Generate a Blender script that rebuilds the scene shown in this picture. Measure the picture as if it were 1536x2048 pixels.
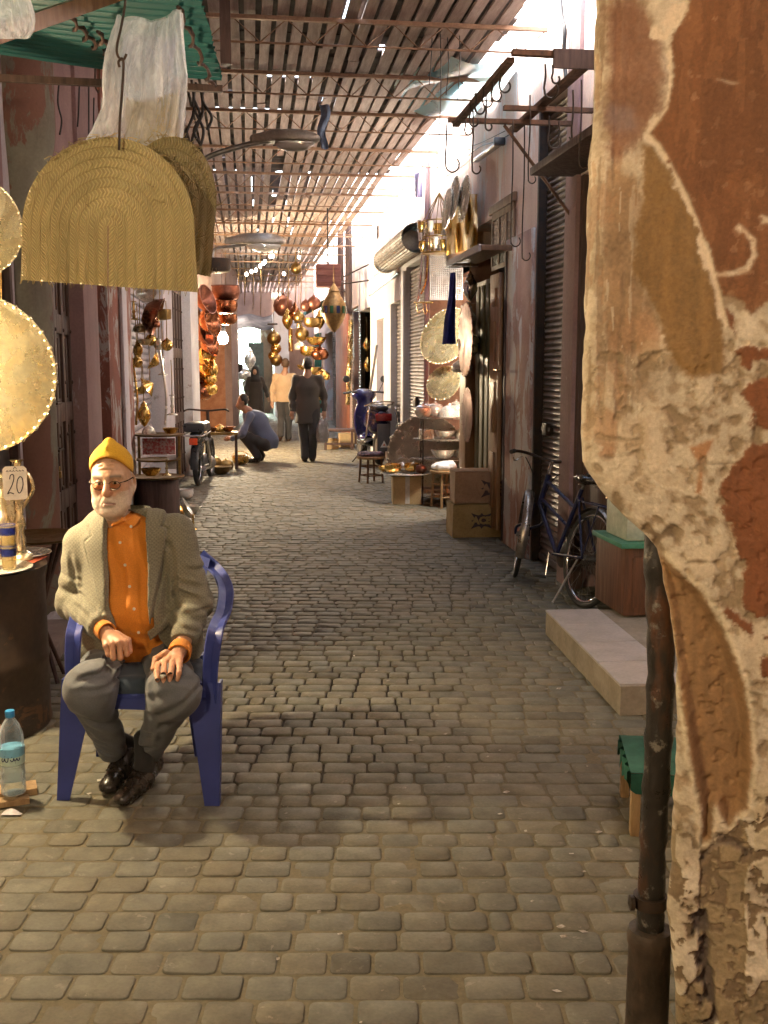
import bpy, bmesh, math, random
import numpy as np
from mathutils import Vector, Matrix
for o in list(bpy.data.objects): bpy.data.objects.remove(o)
S = bpy.context.scene
COL = S.collection
PI = math.pi
rad = math.radians
rng = random.Random(7)
# ------------------------------------------------------------------ camera, sky, sun, exposure
F_PX, HC, PITCH, YAW = 2072.0, 1.60, rad(7.94), rad(7.4)
cam = bpy.data.cameras.new('camera'); cam.sensor_fit = 'VERTICAL'; cam.sensor_height = 36.0
cam.lens = F_PX / 2048 * 36.0; cam.clip_start = 0.05; cam.clip_end = 500
camo = bpy.data.objects.new('camera', cam); COL.objects.link(camo)
camo.location = (0, 0, HC); camo.rotation_euler = (PI / 2 - PITCH, 0, -YAW)
S.camera = camo
SUN_EL, SUN_AZ = rad(58), rad(-78)          # azimuth measured from +Y towards +X: the sun stands over the left-hand roofs
W = bpy.data.worlds.new('World'); S.world = W; W.use_nodes = True
nt = W.node_tree; sky = nt.nodes.new('ShaderNodeTexSky'); sky.sky_type = 'NISHITA'; sky.sun_disc = False
sky.sun_elevation = SUN_EL; sky.sun_rotation = SUN_AZ; sky.air_density = 1.6; sky.dust_density = 3.0
nt.links.new(sky.outputs[0], nt.nodes['Background'].inputs[0]); nt.nodes['Background'].inputs[1].default_value = 0.15
sl = bpy.data.lights.new('sun', 'SUN'); sl.energy = 1.1; sl.angle = rad(12); sl.color = (1, .96, .9)
so = bpy.data.objects.new('sun', sl); COL.objects.link(so)
sd = Vector((math.sin(SUN_AZ) * math.cos(SUN_EL), math.cos(SUN_AZ) * math.cos(SUN_EL), math.sin(SUN_EL)))
so.rotation_euler = sd.to_track_quat('Z', 'Y').to_euler(); so.location = sd * 60
S.view_settings.view_transform = 'Standard'; S.view_settings.look = 'None'
S.view_settings.exposure = 4.22; S.view_settings.gamma = 1
S.render.engine = 'CYCLES'
S.cycles.use_denoising = True
S.cycles.max_bounces = 10; S.cycles.diffuse_bounces = 5; S.cycles.glossy_bounces = 4; S.cycles.transmission_bounces = 6
S.cycles.sample_clamp_indirect = 6.0
S.cycles.caustics_reflective = False; S.cycles.caustics_refractive = False

# ------------------------------------------------------------------ sight lines of the camera, to find where things stand
CF = Vector((math.sin(YAW), math.cos(YAW), 0)); CR = Vector((math.cos(YAW), -math.sin(YAW), 0))
CAM = Vector((0, 0, HC))
def ray(px, py):
    x = (px - 768) / F_PX; y = (1024 - py) / F_PX
    f = CF * math.cos(PITCH) - Vector((0, 0, math.sin(PITCH))); u = CF * math.sin(PITCH) + Vector((0, 0, math.cos(PITCH)))
    return f + CR * x + u * y
def at(px, py, d):
    r = ray(px, py); return CAM + r * (d / r.dot(CF))
def G(px, py, z=0.0):
    r = ray(px, py); return CAM + r * ((z - HC) / r.z)
def onx(px, py, x):
    r = ray(px, py); return CAM + r * (x / r.x)
XR = 2.32
def XL(y): return -1.32 + .045 * (y - 6.85)
def onl(px, py):
    r = ray(px, py); t = (-1.32 - .045 * 6.85) / (r.x - .045 * r.y); return CAM + r * t
def onr(px, py): return onx(px, py, XR)

# ------------------------------------------------------------------ objects
def wm(o):
    m = o.matrix_basis.copy()
    while o.parent: o = o.parent; m = o.matrix_basis @ m
    return m
def tag(o, label=None, cat=None, group=None, kind=None):
    if label: o['label'] = label
    if cat: o['category'] = cat
    if group: o['group'] = group
    if kind: o['kind'] = kind
    return o
def thing(name, label, cat, loc=(0, 0, 0), rz=0.0, group=None):
    o = bpy.data.objects.new(name, None); COL.objects.link(o); o.empty_display_size = .1
    o.location = loc; o.rotation_euler = (0, 0, rz); return tag(o, label, cat, group)
def copy_tree(o, parent=None):
    c = o.copy(); COL.objects.link(c)
    if parent is not None: c.parent = parent
    for ch in list(o.children): copy_tree(ch, c)
    return c
def put(o, loc, rz=None, label=None, group=None, s=None):
    o.location = loc
    if rz is not None: o.rotation_euler = (0, 0, rz)
    if label: o['label'] = label
    if group: o['group'] = group
    if s: o.scale = (s, s, s) if not hasattr(s, '__len__') else s
    return o
def frame(z, x=None):
    z = Vector(z).normalized(); x = Vector(x) if x is not None else (Vector((1, 0, 0)) if abs(z.x) < .9 else Vector((0, 1, 0)))
    y = z.cross(x).normalized(); x = y.cross(z)
    return Matrix(((x.x, y.x, z.x), (x.y, y.y, z.y), (x.z, y.z, z.z)))
def link_mesh(name, v, f, mats, parent=None, world=True, smooth=35, mi=None, uv=None, col=None):
    me = bpy.data.meshes.new(name)
    if not isinstance(v, np.ndarray): v = np.array([tuple(p) for p in v], dtype=float).reshape(-1, 3)
    if parent is not None and world:
        m = np.array(wm(parent).inverted()); v = v @ m[:3, :3].T + m[:3, 3]
    me.from_pydata(v.tolist(), [], [list(map(int, q)) for q in f] if not isinstance(f, np.ndarray) else f.tolist())
    for m in (mats if isinstance(mats, (list, tuple)) else [mats]): me.materials.append(m)
    if mi is not None and any(mi): me.polygons.foreach_set('material_index', np.array(mi, dtype=np.int32))
    if uv is not None:
        l = me.uv_layers.new(name='UVMap'); idx = np.zeros(len(me.loops), dtype=np.int32); me.loops.foreach_get('vertex_index', idx)
        l.data.foreach_set('uv', np.asarray(uv, dtype=np.float32)[idx].ravel())
    if col is not None:
        a = me.color_attributes.new('tint', 'FLOAT_COLOR', 'POINT'); c = np.ones((len(v), 4), dtype=np.float32)
        c[:, :3] = col; a.data.foreach_set('color', c.ravel())
    me.validate(); me.update()
    if smooth:
        me.shade_smooth()
        if smooth < 180: me.set_sharp_from_angle(angle=rad(smooth))
    o = bpy.data.objects.new(name, me); COL.objects.link(o)
    if parent is not None: o.parent = parent
    return o
class MB:
    def __init__(s): s.v = []; s.f = []; s.mi = []
    def add(s, v, f, m=0):
        b = len(s.v); s.v += [Vector(p) for p in v]; s.f += [[i + b for i in q] for q in f]; s.mi += [m] * len(f); return s
    def box(s, lo, hi, m=0, bev=0.0, R=None, c=None):
        lo = Vector(lo); hi = Vector(hi); ct = (lo + hi) / 2; h = (hi - lo) / 2; b = min(bev, h.x * .9, h.y * .9, h.z * .9) if bev else 0
        vs = []; fs = []
        if b <= 0:
            vs = [(x * h.x, y * h.y, z * h.z) for x in (-1, 1) for y in (-1, 1) for z in (-1, 1)]
            fs = [(0, 1, 3, 2), (4, 6, 7, 5), (0, 4, 5, 1), (2, 3, 7, 6), (0, 2, 6, 4), (1, 5, 7, 3)]
        else:
            bm = bmesh.new(); bmesh.ops.create_cube(bm, size=1)
            for q in bm.verts: q.co = Vector((q.co.x * 2 * h.x, q.co.y * 2 * h.y, q.co.z * 2 * h.z))
            bmesh.ops.bevel(bm, geom=bm.edges[:], offset=b, segments=2, affect='EDGES', profile=.6)
            bm.verts.index_update(); vs = [q.co.copy() for q in bm.verts]; fs = [[q.index for q in p.verts] for p in bm.faces]; bm.free()
        vs = [Vector(q) for q in vs]
        if R is not None: vs = [R @ q for q in vs]
        return s.add([ct + q for q in vs], fs, m)
    def obox(s, c, size, R=None, m=0, bev=0.0):
        c = Vector(c); h = Vector(size) / 2; return s.box(c - h, c + h, m, bev, R)
    def beam(s, p0, p1, w, h, m=0, up=(0, 0, 1), bev=0.0):
        p0 = Vector(p0); p1 = Vector(p1); d = p1 - p0; z = d.normalized(); u = Vector(up)
        if abs(z.dot(u)) > .98: u = Vector((0, 1, 0))
        x = u.cross(z).normalized(); y = z.cross(x)
        R = Matrix(((x.x, y.x, z.x), (x.y, y.y, z.y), (x.z, y.z, z.z)))
        return s.obox((p0 + p1) / 2, (w, h, d.length), R, m, bev)
    def tube(s, pts, r, n=8, m=0, closed=False, cap=True):
        pts = [Vector(p) for p in pts]; k = len(pts); rs = list(r) if hasattr(r, '__len__') else [r] * k
        tans = []
        for i in range(k):
            a = pts[(i - 1) % k] if (closed or i) else pts[i]; b = pts[(i + 1) % k] if (closed or i < k - 1) else pts[i]
            t = b - a; tans.append(t.normalized() if t.length > 1e-9 else Vector((0, 0, 1)))
        x = tans[0].orthogonal().normalized(); vs = []
        for i in range(k):
            t = tans[i]; x = (x - t * x.dot(t)); x = x.normalized() if x.length > 1e-6 else t.orthogonal().normalized(); y = t.cross(x)
            vs += [pts[i] + (x * math.cos(2 * PI * j / n) + y * math.sin(2 * PI * j / n)) * rs[i] for j in range(n)]
        fs = []
        for i in range(k if closed else k - 1):
            a = i * n; b = ((i + 1) % k) * n
            fs += [(a + j, a + (j + 1) % n, b + (j + 1) % n, b + j) for j in range(n)]
        if cap and not closed: fs += [list(range(n))[::-1], list(range((k - 1) * n, k * n))]
        return s.add(vs, fs, m)
    def lathe(s, prof, n=24, o=(0, 0, 0), R=None, m=0, sq=(1, 1), lobes=0, lamp=0.0):
        o = Vector(o); vs = []; fs = []; k = len(prof)
        for (r, z) in prof:
            for j in range(n):
                a = 2 * PI * j / n; q = r * (1 + lamp * math.cos(lobes * a)) if lobes else r
                p = Vector((q * math.cos(a) * sq[0], q * math.sin(a) * sq[1], z)); vs.append(o + (R @ p if R is not None else p))
        for i in range(k - 1):
            fs += [(i * n + j, i * n + (j + 1) % n, (i + 1) * n + (j + 1) % n, (i + 1) * n + j) for j in range(n)]
        if prof[0][0] > 1e-4: fs.append(list(range(n))[::-1])
        if prof[-1][0] > 1e-4: fs.append(list(range((k - 1) * n, k * n)))
        return s.add(vs, fs, m)
    def prism(s, poly, t, mat=None, m=0):
        """poly: 2D outline in x,y; extruded from 0 to t along z, then moved by the 4x4 matrix mat"""
        n = len(poly); a = sum(poly[i][0] * poly[(i + 1) % n][1] - poly[(i + 1) % n][0] * poly[i][1] for i in range(n))
        if a < 0: poly = poly[::-1]
        vs = [Vector((x, y, 0)) for x, y in poly] + [Vector((x, y, t)) for x, y in poly]
        if mat is not None: vs = [mat @ q for q in vs]
        fs = [list(range(n))[::-1], list(range(n, 2 * n))] + [(i, (i + 1) % n, n + (i + 1) % n, n + i) for i in range(n)]
        return s.add(vs, fs, m)
    def sheet(s, fn, nu, nv, m=0):
        vs = [fn(i / nu, j / nv) for j in range(nv + 1) for i in range(nu + 1)]
        fs = [(j * (nu + 1) + i, j * (nu + 1) + i + 1, (j + 1) * (nu + 1) + i + 1, (j + 1) * (nu + 1) + i) for j in range(nv) for i in range(nu)]
        return s.add(vs, fs, m)
    def build(s, name, mats, parent=None, world=True, smooth=35):
        return link_mesh(name, s.v, s.f, mats, parent, world, smooth, s.mi)
def mat4(o, R): return Matrix.Translation(Vector(o)) @ R.to_4x4()
def arc(c, r, a0, a1, n, ax, ay):
    c = Vector(c); ax = Vector(ax); ay = Vector(ay)
    return [c + ax * (r * math.cos(a0 + (a1 - a0) * i / n)) + ay * (r * math.sin(a0 + (a1 - a0) * i / n)) for i in range(n + 1)]
def catmull(pts, k=6):
    pts = [Vector(p) for p in pts]; out = []
    for i in range(len(pts) - 1):
        p0 = pts[max(i - 1, 0)]; p1 = pts[i]; p2 = pts[i + 1]; p3 = pts[min(i + 2, len(pts) - 1)]
        for j in range(k):
            t = j / k; out.append(.5 * ((2 * p1) + (p2 - p0) * t + (2 * p0 - 5 * p1 + 4 * p2 - p3) * t * t + (3 * p1 - p0 - 3 * p2 + p3) * t ** 3))
    return out + [pts[-1]]

# ------------------------------------------------------------------ materials
class NT:
    def __init__(s, name):
        s.m = bpy.data.materials.new(name); s.m.use_nodes = True; s.t = s.m.node_tree; s.b = s.t.nodes['Principled BSDF']; s._c = None
    def n(s, ty, **kw):
        q = s.t.nodes.new(ty)
        for k, v in kw.items(): setattr(q, k, v)
        return q
    def l(s, a, b): s.t.links.new(a, b)
    def val(s, sock, v):
        if hasattr(v, 'is_linked') or isinstance(v, bpy.types.NodeSocket): s.l(v, sock)
        else:
            try: sock.default_value = v
            except Exception: sock.default_value = tuple(v) + (1,)
    def co(s, scale=None, kind='Object'):
        if s._c is None: s._c = s.n('ShaderNodeTexCoord')
        out = s._c.outputs[kind]
        if scale is not None:
            mp = s.n('ShaderNodeMapping'); s.l(out, mp.inputs[0]); mp.inputs['Scale'].default_value = scale; out = mp.outputs[0]
        return out
    def noise(s, scale=5, det=6, rough=.6, vec=None, dist=0.0):
        q = s.n('ShaderNodeTexNoise'); q.inputs['Scale'].default_value = scale; q.inputs['Detail'].default_value = det
        q.inputs['Roughness'].default_value = rough; q.inputs['Distortion'].default_value = dist
        s.l(vec if vec is not None else s.co(), q.inputs['Vector']); return q.outputs['Fac']
    def ramp(s, fac, stops, interp='LINEAR'):
        q = s.n('ShaderNodeValToRGB'); q.color_ramp.interpolation = interp; e = q.color_ramp.elements
        while len(e) < len(stops): e.new(.5)
        for i, (p, c) in enumerate(stops):
            e[i].position = p; e[i].color = (c, c, c, 1) if not hasattr(c, '__len__') else tuple(c) + (1,)
        s.l(fac, q.inputs[0]); return q.outputs[0]
    def mix(s, fac, a, b, mode='MIX'):
        q = s.n('ShaderNodeMix', data_type='RGBA', blend_type=mode); s.val(q.inputs[0], fac); s.val(q.inputs[6], a); s.val(q.inputs[7], b); return q.outputs[2]
    def math(s, op, a, b=None, c=None):
        q = s.n('ShaderNodeMath', operation=op); s.val(q.inputs[0], a)
        if b is not None: s.val(q.inputs[1], b)
        if c is not None: s.val(q.inputs[2], c)
        return q.outputs[0]
    def bump(s, h, strength=.3, dist=.01, normal=None):
        q = s.n('ShaderNodeBump'); q.inputs['Strength'].default_value = strength; q.inputs['Distance'].default_value = dist; s.l(h, q.inputs['Height'])
        if normal is not None: s.l(normal, q.inputs['Normal'])
        return q.outputs[0]
    def set(s, **kw):
        for k, v in kw.items(): s.val(s.b.inputs[k.replace('_', ' ')], v)
        return s.m
MATS = {}
def M(name, c1, c2=None, rough=.6, metal=0.0, scale=6, bump=.15, bscale=45, bd=.004, stretch=None, spots=None, thr=(.35, .65), rv=.12, attr=None, **kw):
    """painted / worn surface: two tones by noise, fine grain, bump, roughness variation"""
    t = NT(name); c2 = c2 if c2 is not None else tuple(x * .72 for x in c1)
    v = t.co(stretch) if stretch else None
    n1 = t.noise(scale, 6, .62, v); col = t.ramp(n1, [(thr[0], c1), (thr[1], c2)])
    n2 = t.noise(bscale, 4, .6, v); col = t.mix(1, col, t.ramp(n2, [(.25, .82), (.75, 1.12)]), 'MULTIPLY')
    if spots:
        n3 = t.noise(spots[1], 8, .7, t.co(spots[3]) if len(spots) > 3 else None, .4); col = t.mix(t.ramp(n3, [(spots[2], 0), (min(spots[2] + .03, 1), 1)]), col, spots[0])
    if attr: 
        a = t.n('ShaderNodeAttribute', attribute_name=attr); col = t.mix(1, col, a.outputs['Color'], 'MULTIPLY')
    r = t.ramp(n1, [(.3, max(rough - rv, .03)), (.7, min(rough + rv, 1))])
    t.set(Base_Color=col, Roughness=r, Metallic=metal, **kw)
    if bump: t.set(Normal=t.bump(t.math('ADD', n2, t.math('MULTIPLY', n1, 1.5)), bump, bd))
    MATS[name] = t.m; return t.m
def peel(name, paint, paint2, under, thr=.6, scale=3.0, stretch=(1, 1, .35), rough=.85, under2=None):
    t = NT(name); v = t.co(stretch)
    n = t.noise(scale, 9, .68, v, .6); n2 = t.noise(2.2, 5, .6); n3 = t.noise(55, 5, .6); n4 = t.noise(9, 6, .6, t.co((1, 1, .12)))
    pc = t.mix(t.ramp(n2, [(.35, 0), (.65, 1)]), paint, paint2)
    pc = t.mix(t.ramp(n4, [(.55, 0), (.75, .45)]), pc, tuple(c * .55 for c in paint2))
    uc = t.mix(t.ramp(n3, [(.3, 0), (.7, 1)]), under, under2 or tuple(c * .7 for c in under))
    mask = t.ramp(n, [(thr, 0), (thr + .025, 1)])
    col = t.mix(mask, pc, uc); col = t.mix(1, col, t.ramp(n3, [(.25, .85), (.75, 1.1)]), 'MULTIPLY')
    t.set(Base_Color=col, Roughness=rough)
    h = t.math('SUBTRACT', t.math('MULTIPLY', n3, .5), t.math('MULTIPLY', mask, .8)); t.set(Normal=t.bump(t.math('ADD', h, n2), .35, .008))
    return t.m
m_brass = M('brass', (.80, .56, .20), (.62, .40, .12), .24, 1.0, 9, .25, 60, .002)
m_brass_dark = M('tarnished_brass', (.42, .28, .10), (.22, .14, .06), .38, 1.0, 9, .3, 40, .003)
m_silver = M('silver_plate', (.86, .83, .75), (.70, .66, .57), .26, .5, 9, .3, 60, .002)
m_silver_warm = M('pale_brass', (.86, .76, .50), (.68, .55, .30), .26, .8, 12, .3, 60, .002)
m_copper = M('copper', (.36, .15, .075), (.20, .075, .04), .26, 1.0, 8, .25, 50, .002)
m_copper_dark = M('dark_copper', (.30, .12, .08), (.16, .07, .05), .42, .9, 8, .25, 50, .003)
m_iron = M('black_iron', (.035, .03, .028), (.075, .045, .03), .55, .5, 14, .3, 60, .003)
m_rust = M('rusty_iron', (.16, .075, .04), (.07, .04, .028), .75, .3, 12, .4, 50, .003)
m_steel = M('grey_steel', (.34, .33, .32), (.22, .20, .19), .4, .8, 10, .2, 50, .002)
m_chrome = M('chrome', (.75, .75, .75), (.6, .6, .6), .12, 1.0, 10, .05, 50, .001)
m_wire = M('dark_wire', (.03, .028, .026), None, .6, 0, 10, .0)
m_rubber = M('black_rubber', (.022, .021, .02), (.04, .037, .033), .7, 0, 10, .2, 60)
m_blackplastic = M('black_plastic', (.02, .02, .023), (.03, .03, .035), .32, 0, 10, .05, 60)
m_wood = M('pale_wood', (.42, .27, .13), (.28, .17, .08), .6, 0, 6, .3, 40, stretch=(6, 6, .8))
m_wood_mid = M('brown_wood', (.22, .115, .055), (.12, .06, .03), .6, 0, 6, .3, 40, stretch=(6, 6, .7))
m_wood_dark = M('dark_wood', (.085, .045, .035), (.045, .025, .022), .62, 0, 6, .35, 40, stretch=(6, 6, .6), spots=((.16, .10, .075), 22, .68))
def emis(name, c, s):
    t = NT(name); t.set(Base_Color=c, Emission_Color=c, Emission_Strength=s); return t.m
def lamp(name, parent, loc, power, c=(1, .72, .38), r=.04):
    l = bpy.data.lights.new(name, 'POINT'); l.energy = power; l.color = c; l.shadow_soft_size = r
    o = bpy.data.objects.new(name, l); COL.objects.link(o); o.parent = parent; o.location = wm(parent).inverted() @ Vector(loc); return o
# value noise for shapes
_np = np.random.RandomState(5); _tab = _np.rand(32, 32, 32)
def vnoise(p):
    p = np.asarray(p, dtype=float); i = np.floor(p).astype(int); f = p - i; f = f * f * (3 - 2 * f); r = 0
    for dx in (0, 1):
        for dy in (0, 1):
            for dz in (0, 1):
                w = (f[..., 0] if dx else 1 - f[..., 0]) * (f[..., 1] if dy else 1 - f[..., 1]) * (f[..., 2] if dz else 1 - f[..., 2])
                r = r + w * _tab[(i[..., 0] + dx) % 32, (i[..., 1] + dy) % 32, (i[..., 2] + dz) % 32]
    return r
def fbm(p, o=4):
    p = np.asarray(p, dtype=float); r = 0; a = .5
    for k in range(o): r = r + a * vnoise(p * 2 ** k + 7.3 * k); a *= .5
    return r
# ------------------------------------------------------------------ paving
def paving():
    r = random.Random(3); V = []; Fc = []; T = []
    def outline(x0, x1, z0, z1, n, cr):
        pts = []; q = n // 4
        for ci, (cx, cz, a0) in enumerate(((x1 - cr, z1 - cr, 0), (x0 + cr, z1 - cr, PI / 2), (x0 + cr, z0 + cr, PI), (x1 - cr, z0 + cr, 1.5 * PI))):
            for k in range(q):
                a = a0 + (PI / 2) * k / (q - 1); pts.append((cx + cr * math.cos(a), cz + cr * math.sin(a)))
        return pts
    z = 1.7
    while z < 42:
        h = .106 * r.uniform(.94, 1.06); x = -4.2 - z * .14 + r.uniform(0, .2); near = z < 13
        x_end = 3.0 - z * .1
        rowtint = r.uniform(.93, 1.06)
        while x < x_end:
            w = r.choice((.105, .13, .13, .14, .16, .165, .07 if r.random() < .35 else .13)) * r.uniform(.93, 1.07)
            if not near: w *= 1.1
            cx = x + w / 2; g = r.uniform(.003, .0058)
            bow = .035 * math.sin(.9 * cx + .3) - .05 * cx * .6
            P0 = CR * cx + CF * (z + h / 2 + bow)
            if XL(P0.y) - .35 < P0.x < XR + .2:
                n = 16 if z < 7 else 12 if near else 8; cr = r.uniform(.012, .022) if near else .02
                o = outline(-w / 2 + g, w / 2 - g, -h / 2 + g, h / 2 - g, n, cr); a = r.uniform(-.014, .014); dz = r.uniform(-.003, .003); tx = r.uniform(-.02, .02); ty = r.uniform(-.018, .018)
                rings = ((1.0, -.03), (1.0, -.006), (.985, -.0018), (.94, 0)) if near else ((1.0, -.01), (.9, 0))
                b = len(V)
                for s, zz in rings:
                    for (u, v) in o:
                        u *= s if s < 1 else 1; v *= s if s < 1 else 1
                        uu = u * math.cos(a) - v * math.sin(a); vv = u * math.sin(a) + v * math.cos(a)
                        p = P0 + CR * uu + CF * vv; V.append((p.x, p.y, zz + dz + tx * u + ty * v))
                for k in range(len(rings) - 1):
                    for j in range(n): Fc.append((b + k * n + j, b + k * n + (j + 1) % n, b + (k + 1) * n + (j + 1) % n, b + (k + 1) * n + j))
                Fc.append([b + (len(rings) - 1) * n + j for j in range(n)])
                c = r.uniform(.86, 1.10) * rowtint * (.62 + .95 * float(fbm(np.array([cx * .9 + 4, z * .7, 2.0]), 4))); wv = r.uniform(-.05, .05)
                if r.random() < .07: c *= .75
                T += [(c * (1 + wv), c, c * (1 - wv * 1.4))] * (n * len(rings))
            x += w
        z += h
    m = M('sett_stone', (.150, .137, .098), (.110, .101, .076), .74, 0, 9, .35, 90, .004, spots=((.195, .172, .135), 16, .62), attr='tint')
    o = link_mesh('pavement', V, Fc, m, None, True, 50, col=np.array(T)); tag(o, kind='structure')
    # sand and dirt lying in the joints
    us = np.arange(-4.4, 3.4, .035); vs = np.concatenate([np.arange(1.4, 12, .035), np.arange(12, 48, .3)])
    U, Vv = np.meshgrid(us, vs); nrm = fbm(np.stack([U * 1.3, Vv * .8, U * 0 + 3], -1), 3)
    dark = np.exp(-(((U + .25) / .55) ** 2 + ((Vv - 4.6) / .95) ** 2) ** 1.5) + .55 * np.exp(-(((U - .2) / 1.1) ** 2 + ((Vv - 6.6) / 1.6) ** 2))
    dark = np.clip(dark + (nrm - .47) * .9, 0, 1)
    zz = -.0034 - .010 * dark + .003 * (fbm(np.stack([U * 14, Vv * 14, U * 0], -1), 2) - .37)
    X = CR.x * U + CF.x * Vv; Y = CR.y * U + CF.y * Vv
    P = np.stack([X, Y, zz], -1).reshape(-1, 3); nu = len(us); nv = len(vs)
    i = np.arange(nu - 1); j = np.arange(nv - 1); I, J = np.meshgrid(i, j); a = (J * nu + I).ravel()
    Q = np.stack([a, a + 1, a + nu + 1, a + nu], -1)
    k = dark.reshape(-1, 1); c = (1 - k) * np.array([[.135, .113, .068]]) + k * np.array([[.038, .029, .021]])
    t = NT('joint_sand'); at_ = t.n('ShaderNodeAttribute', attribute_name='tint'); nn = t.noise(70, 5, .7)
    t.set(Base_Color=t.mix(1, at_.outputs['Color'], t.ramp(nn, [(.25, .7), (.75, 1.25)]), 'MULTIPLY'), Roughness=.9, Normal=t.bump(nn, .4, .004))
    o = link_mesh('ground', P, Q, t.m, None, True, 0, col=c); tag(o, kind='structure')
    g = MB(); g.add([(-60, -30, -.09), (60, -30, -.09), (60, 120, -.09), (-60, 120, -.09)], [(0, 1, 2, 3)])
    tag(g.build('terrain', M('earth', (.2, .15, .1)), None, True, 0), kind='structure')
paving()
def litter():
    r = random.Random(21); g = MB()
    for k in range(90):
        z = r.uniform(2.3, 9); x = r.uniform(-1.2, .9) if k % 3 else r.uniform(.4, .9); q = CR * x + CF * z; s = r.uniform(.004, .011); a = r.uniform(0, 6)
        if XL(q.y) + .3 < q.x < XR - .2: g.add([(q.x + s * math.cos(a + b) * (1.6 if b in (0, 3.1) else 1), q.y + s * math.sin(a + b), .004 + .003 * (b > 3)) for b in (0, 1.5, 3.1, 4.6)], [(0, 1, 2, 3)])
    tag(g.build('litter', M('litter_scraps', (.55, .52, .46), (.16, .12, .08), .8, 0, 40, 0), None, True, 0), kind='stuff')
litter()

# ------------------------------------------------------------------ wall finishes
p_pink = peel('pink_plaster', (.76, .62, .54), (.68, .50, .43), (.86, .83, .80), .545, 2.8, (1, 1, .3))
p_pinkpeel = peel('peeling_pink_plaster', (.54, .38, .31), (.42, .26, .21), (.76, .73, .70), .505, 4.5, (1, 1, .4))
p_mauve = peel('mauve_plaster', (.31, .20, .19), (.24, .145, .145), (.6, .56, .56), .64, 3, (1, 1, .3))
p_white = peel('whitewashed_plaster', (.78, .77, .77), (.68, .66, .65), (.46, .36, .32), .66, 2.5, (1, 1, .5))
p_lav = peel('lavender_whitewash', (.50, .47, .50), (.42, .39, .42), (.35, .3, .28), .66, 3, (1, 1, .4))
p_red = peel('peeling_red_plaster', (.27, .10, .07), (.19, .07, .05), (.45, .40, .37), .53, 5, (1, 1, .45))
p_salmon = peel('salmon_plaster', (.55, .22, .13), (.46, .17, .11), (.55, .45, .38), .60, 4, (1, 1, .5))
p_green = peel('flaking_green_plaster', (.21, .21, .16), (.15, .13, .10), (.20, .10, .07), .50, 3, (1, 1, .45))
p_brown = peel('brown_plaster', (.3, .2, .15), (.22, .14, .11), (.45, .4, .36), .62, 2, (1, 1, .5))
m_shut = M('shutter_steel', (.27, .235, .21), (.2, .17, .155), .5, .3, 5, .2, 60, .002, spots=((.28, .25, .22), 30, .7))
m_shut_l = M('lavender_shutter', (.30, .27, .29), (.2, .18, .2), .5, .3, 5, .2, 60, .002)
m_roll = M('dusty_steel', (.34, .28, .2), (.2, .15, .11), .6, .3, 7, .3, 50, .003)
m_door = M('carved_door_wood', (.105, .062, .042), (.065, .038, .032), .5, 0, 7, .4, 60, .003, stretch=(5, 5, .5), spots=((.2, .14, .11), 25, .69))
m_olive = M('olive_paint', (.17, .15, .07), (.11, .10, .05), .5, 0, 8, .2, 50, stretch=(4, 4, .5))
m_ochre = M('varnished_wood', (.36, .19, .08), (.22, .11, .05), .38, 0, 6, .25, 50, stretch=(5, 5, .5))
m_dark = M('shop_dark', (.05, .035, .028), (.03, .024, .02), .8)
m_orange = M('orange_cloth', (.62, .16, .05), (.5, .1, .04), .8, 0, 4, .2)
m_glassd = M('dusty_glass', (.16, .15, .14), (.09, .085, .08), .25, 0, 5, .05)
m_tile = M('floor_tile', (.46, .42, .40), (.38, .35, .33), .45, 0, 5, .06, 60)
m_conc = M('concrete', (.34, .29, .22), (.24, .2, .15), .85, 0, 5, .4, 50, .006, spots=((.42, .38, .3), 20, .64))

def RY(px, py=735): return onr(px, py).y
def LY(px, py=735): return onl(px, py).y
def shutter(name, x, y0, y1, z0, z1, side, mat, parent, pitch=.042):
    """roll-down shutter of curled slats; side +1: the street lies at smaller x"""
    b = MB(); pr = []; z = z0; n = int((z1 - z0) / pitch)
    for k in range(n):
        for u, d in ((0, .0), (.12, .013), (.35, .02), (.6, .017), (.85, .006)): pr.append((d, z0 + (k + u) * (z1 - z0) / n))
    pr.append((0, z1)); vs = []
    for d, z in pr: vs += [(x - side * d, y0, z), (x - side * d, y1, z)]
    b.add(vs, [(2 * i, 2 * i + 1, 2 * i + 3, 2 * i + 2) for i in range(len(pr) - 1)])
    s = b.build(name, mat, parent, True, 40)
    h = MB(); h.box((x - .03 if side > 0 else x, y0, z0 - .0), (x if side > 0 else x + .03, y1, z0 + .05), 0, .004)
    h.build('bottom_rail', mat, s)
    return s
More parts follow.
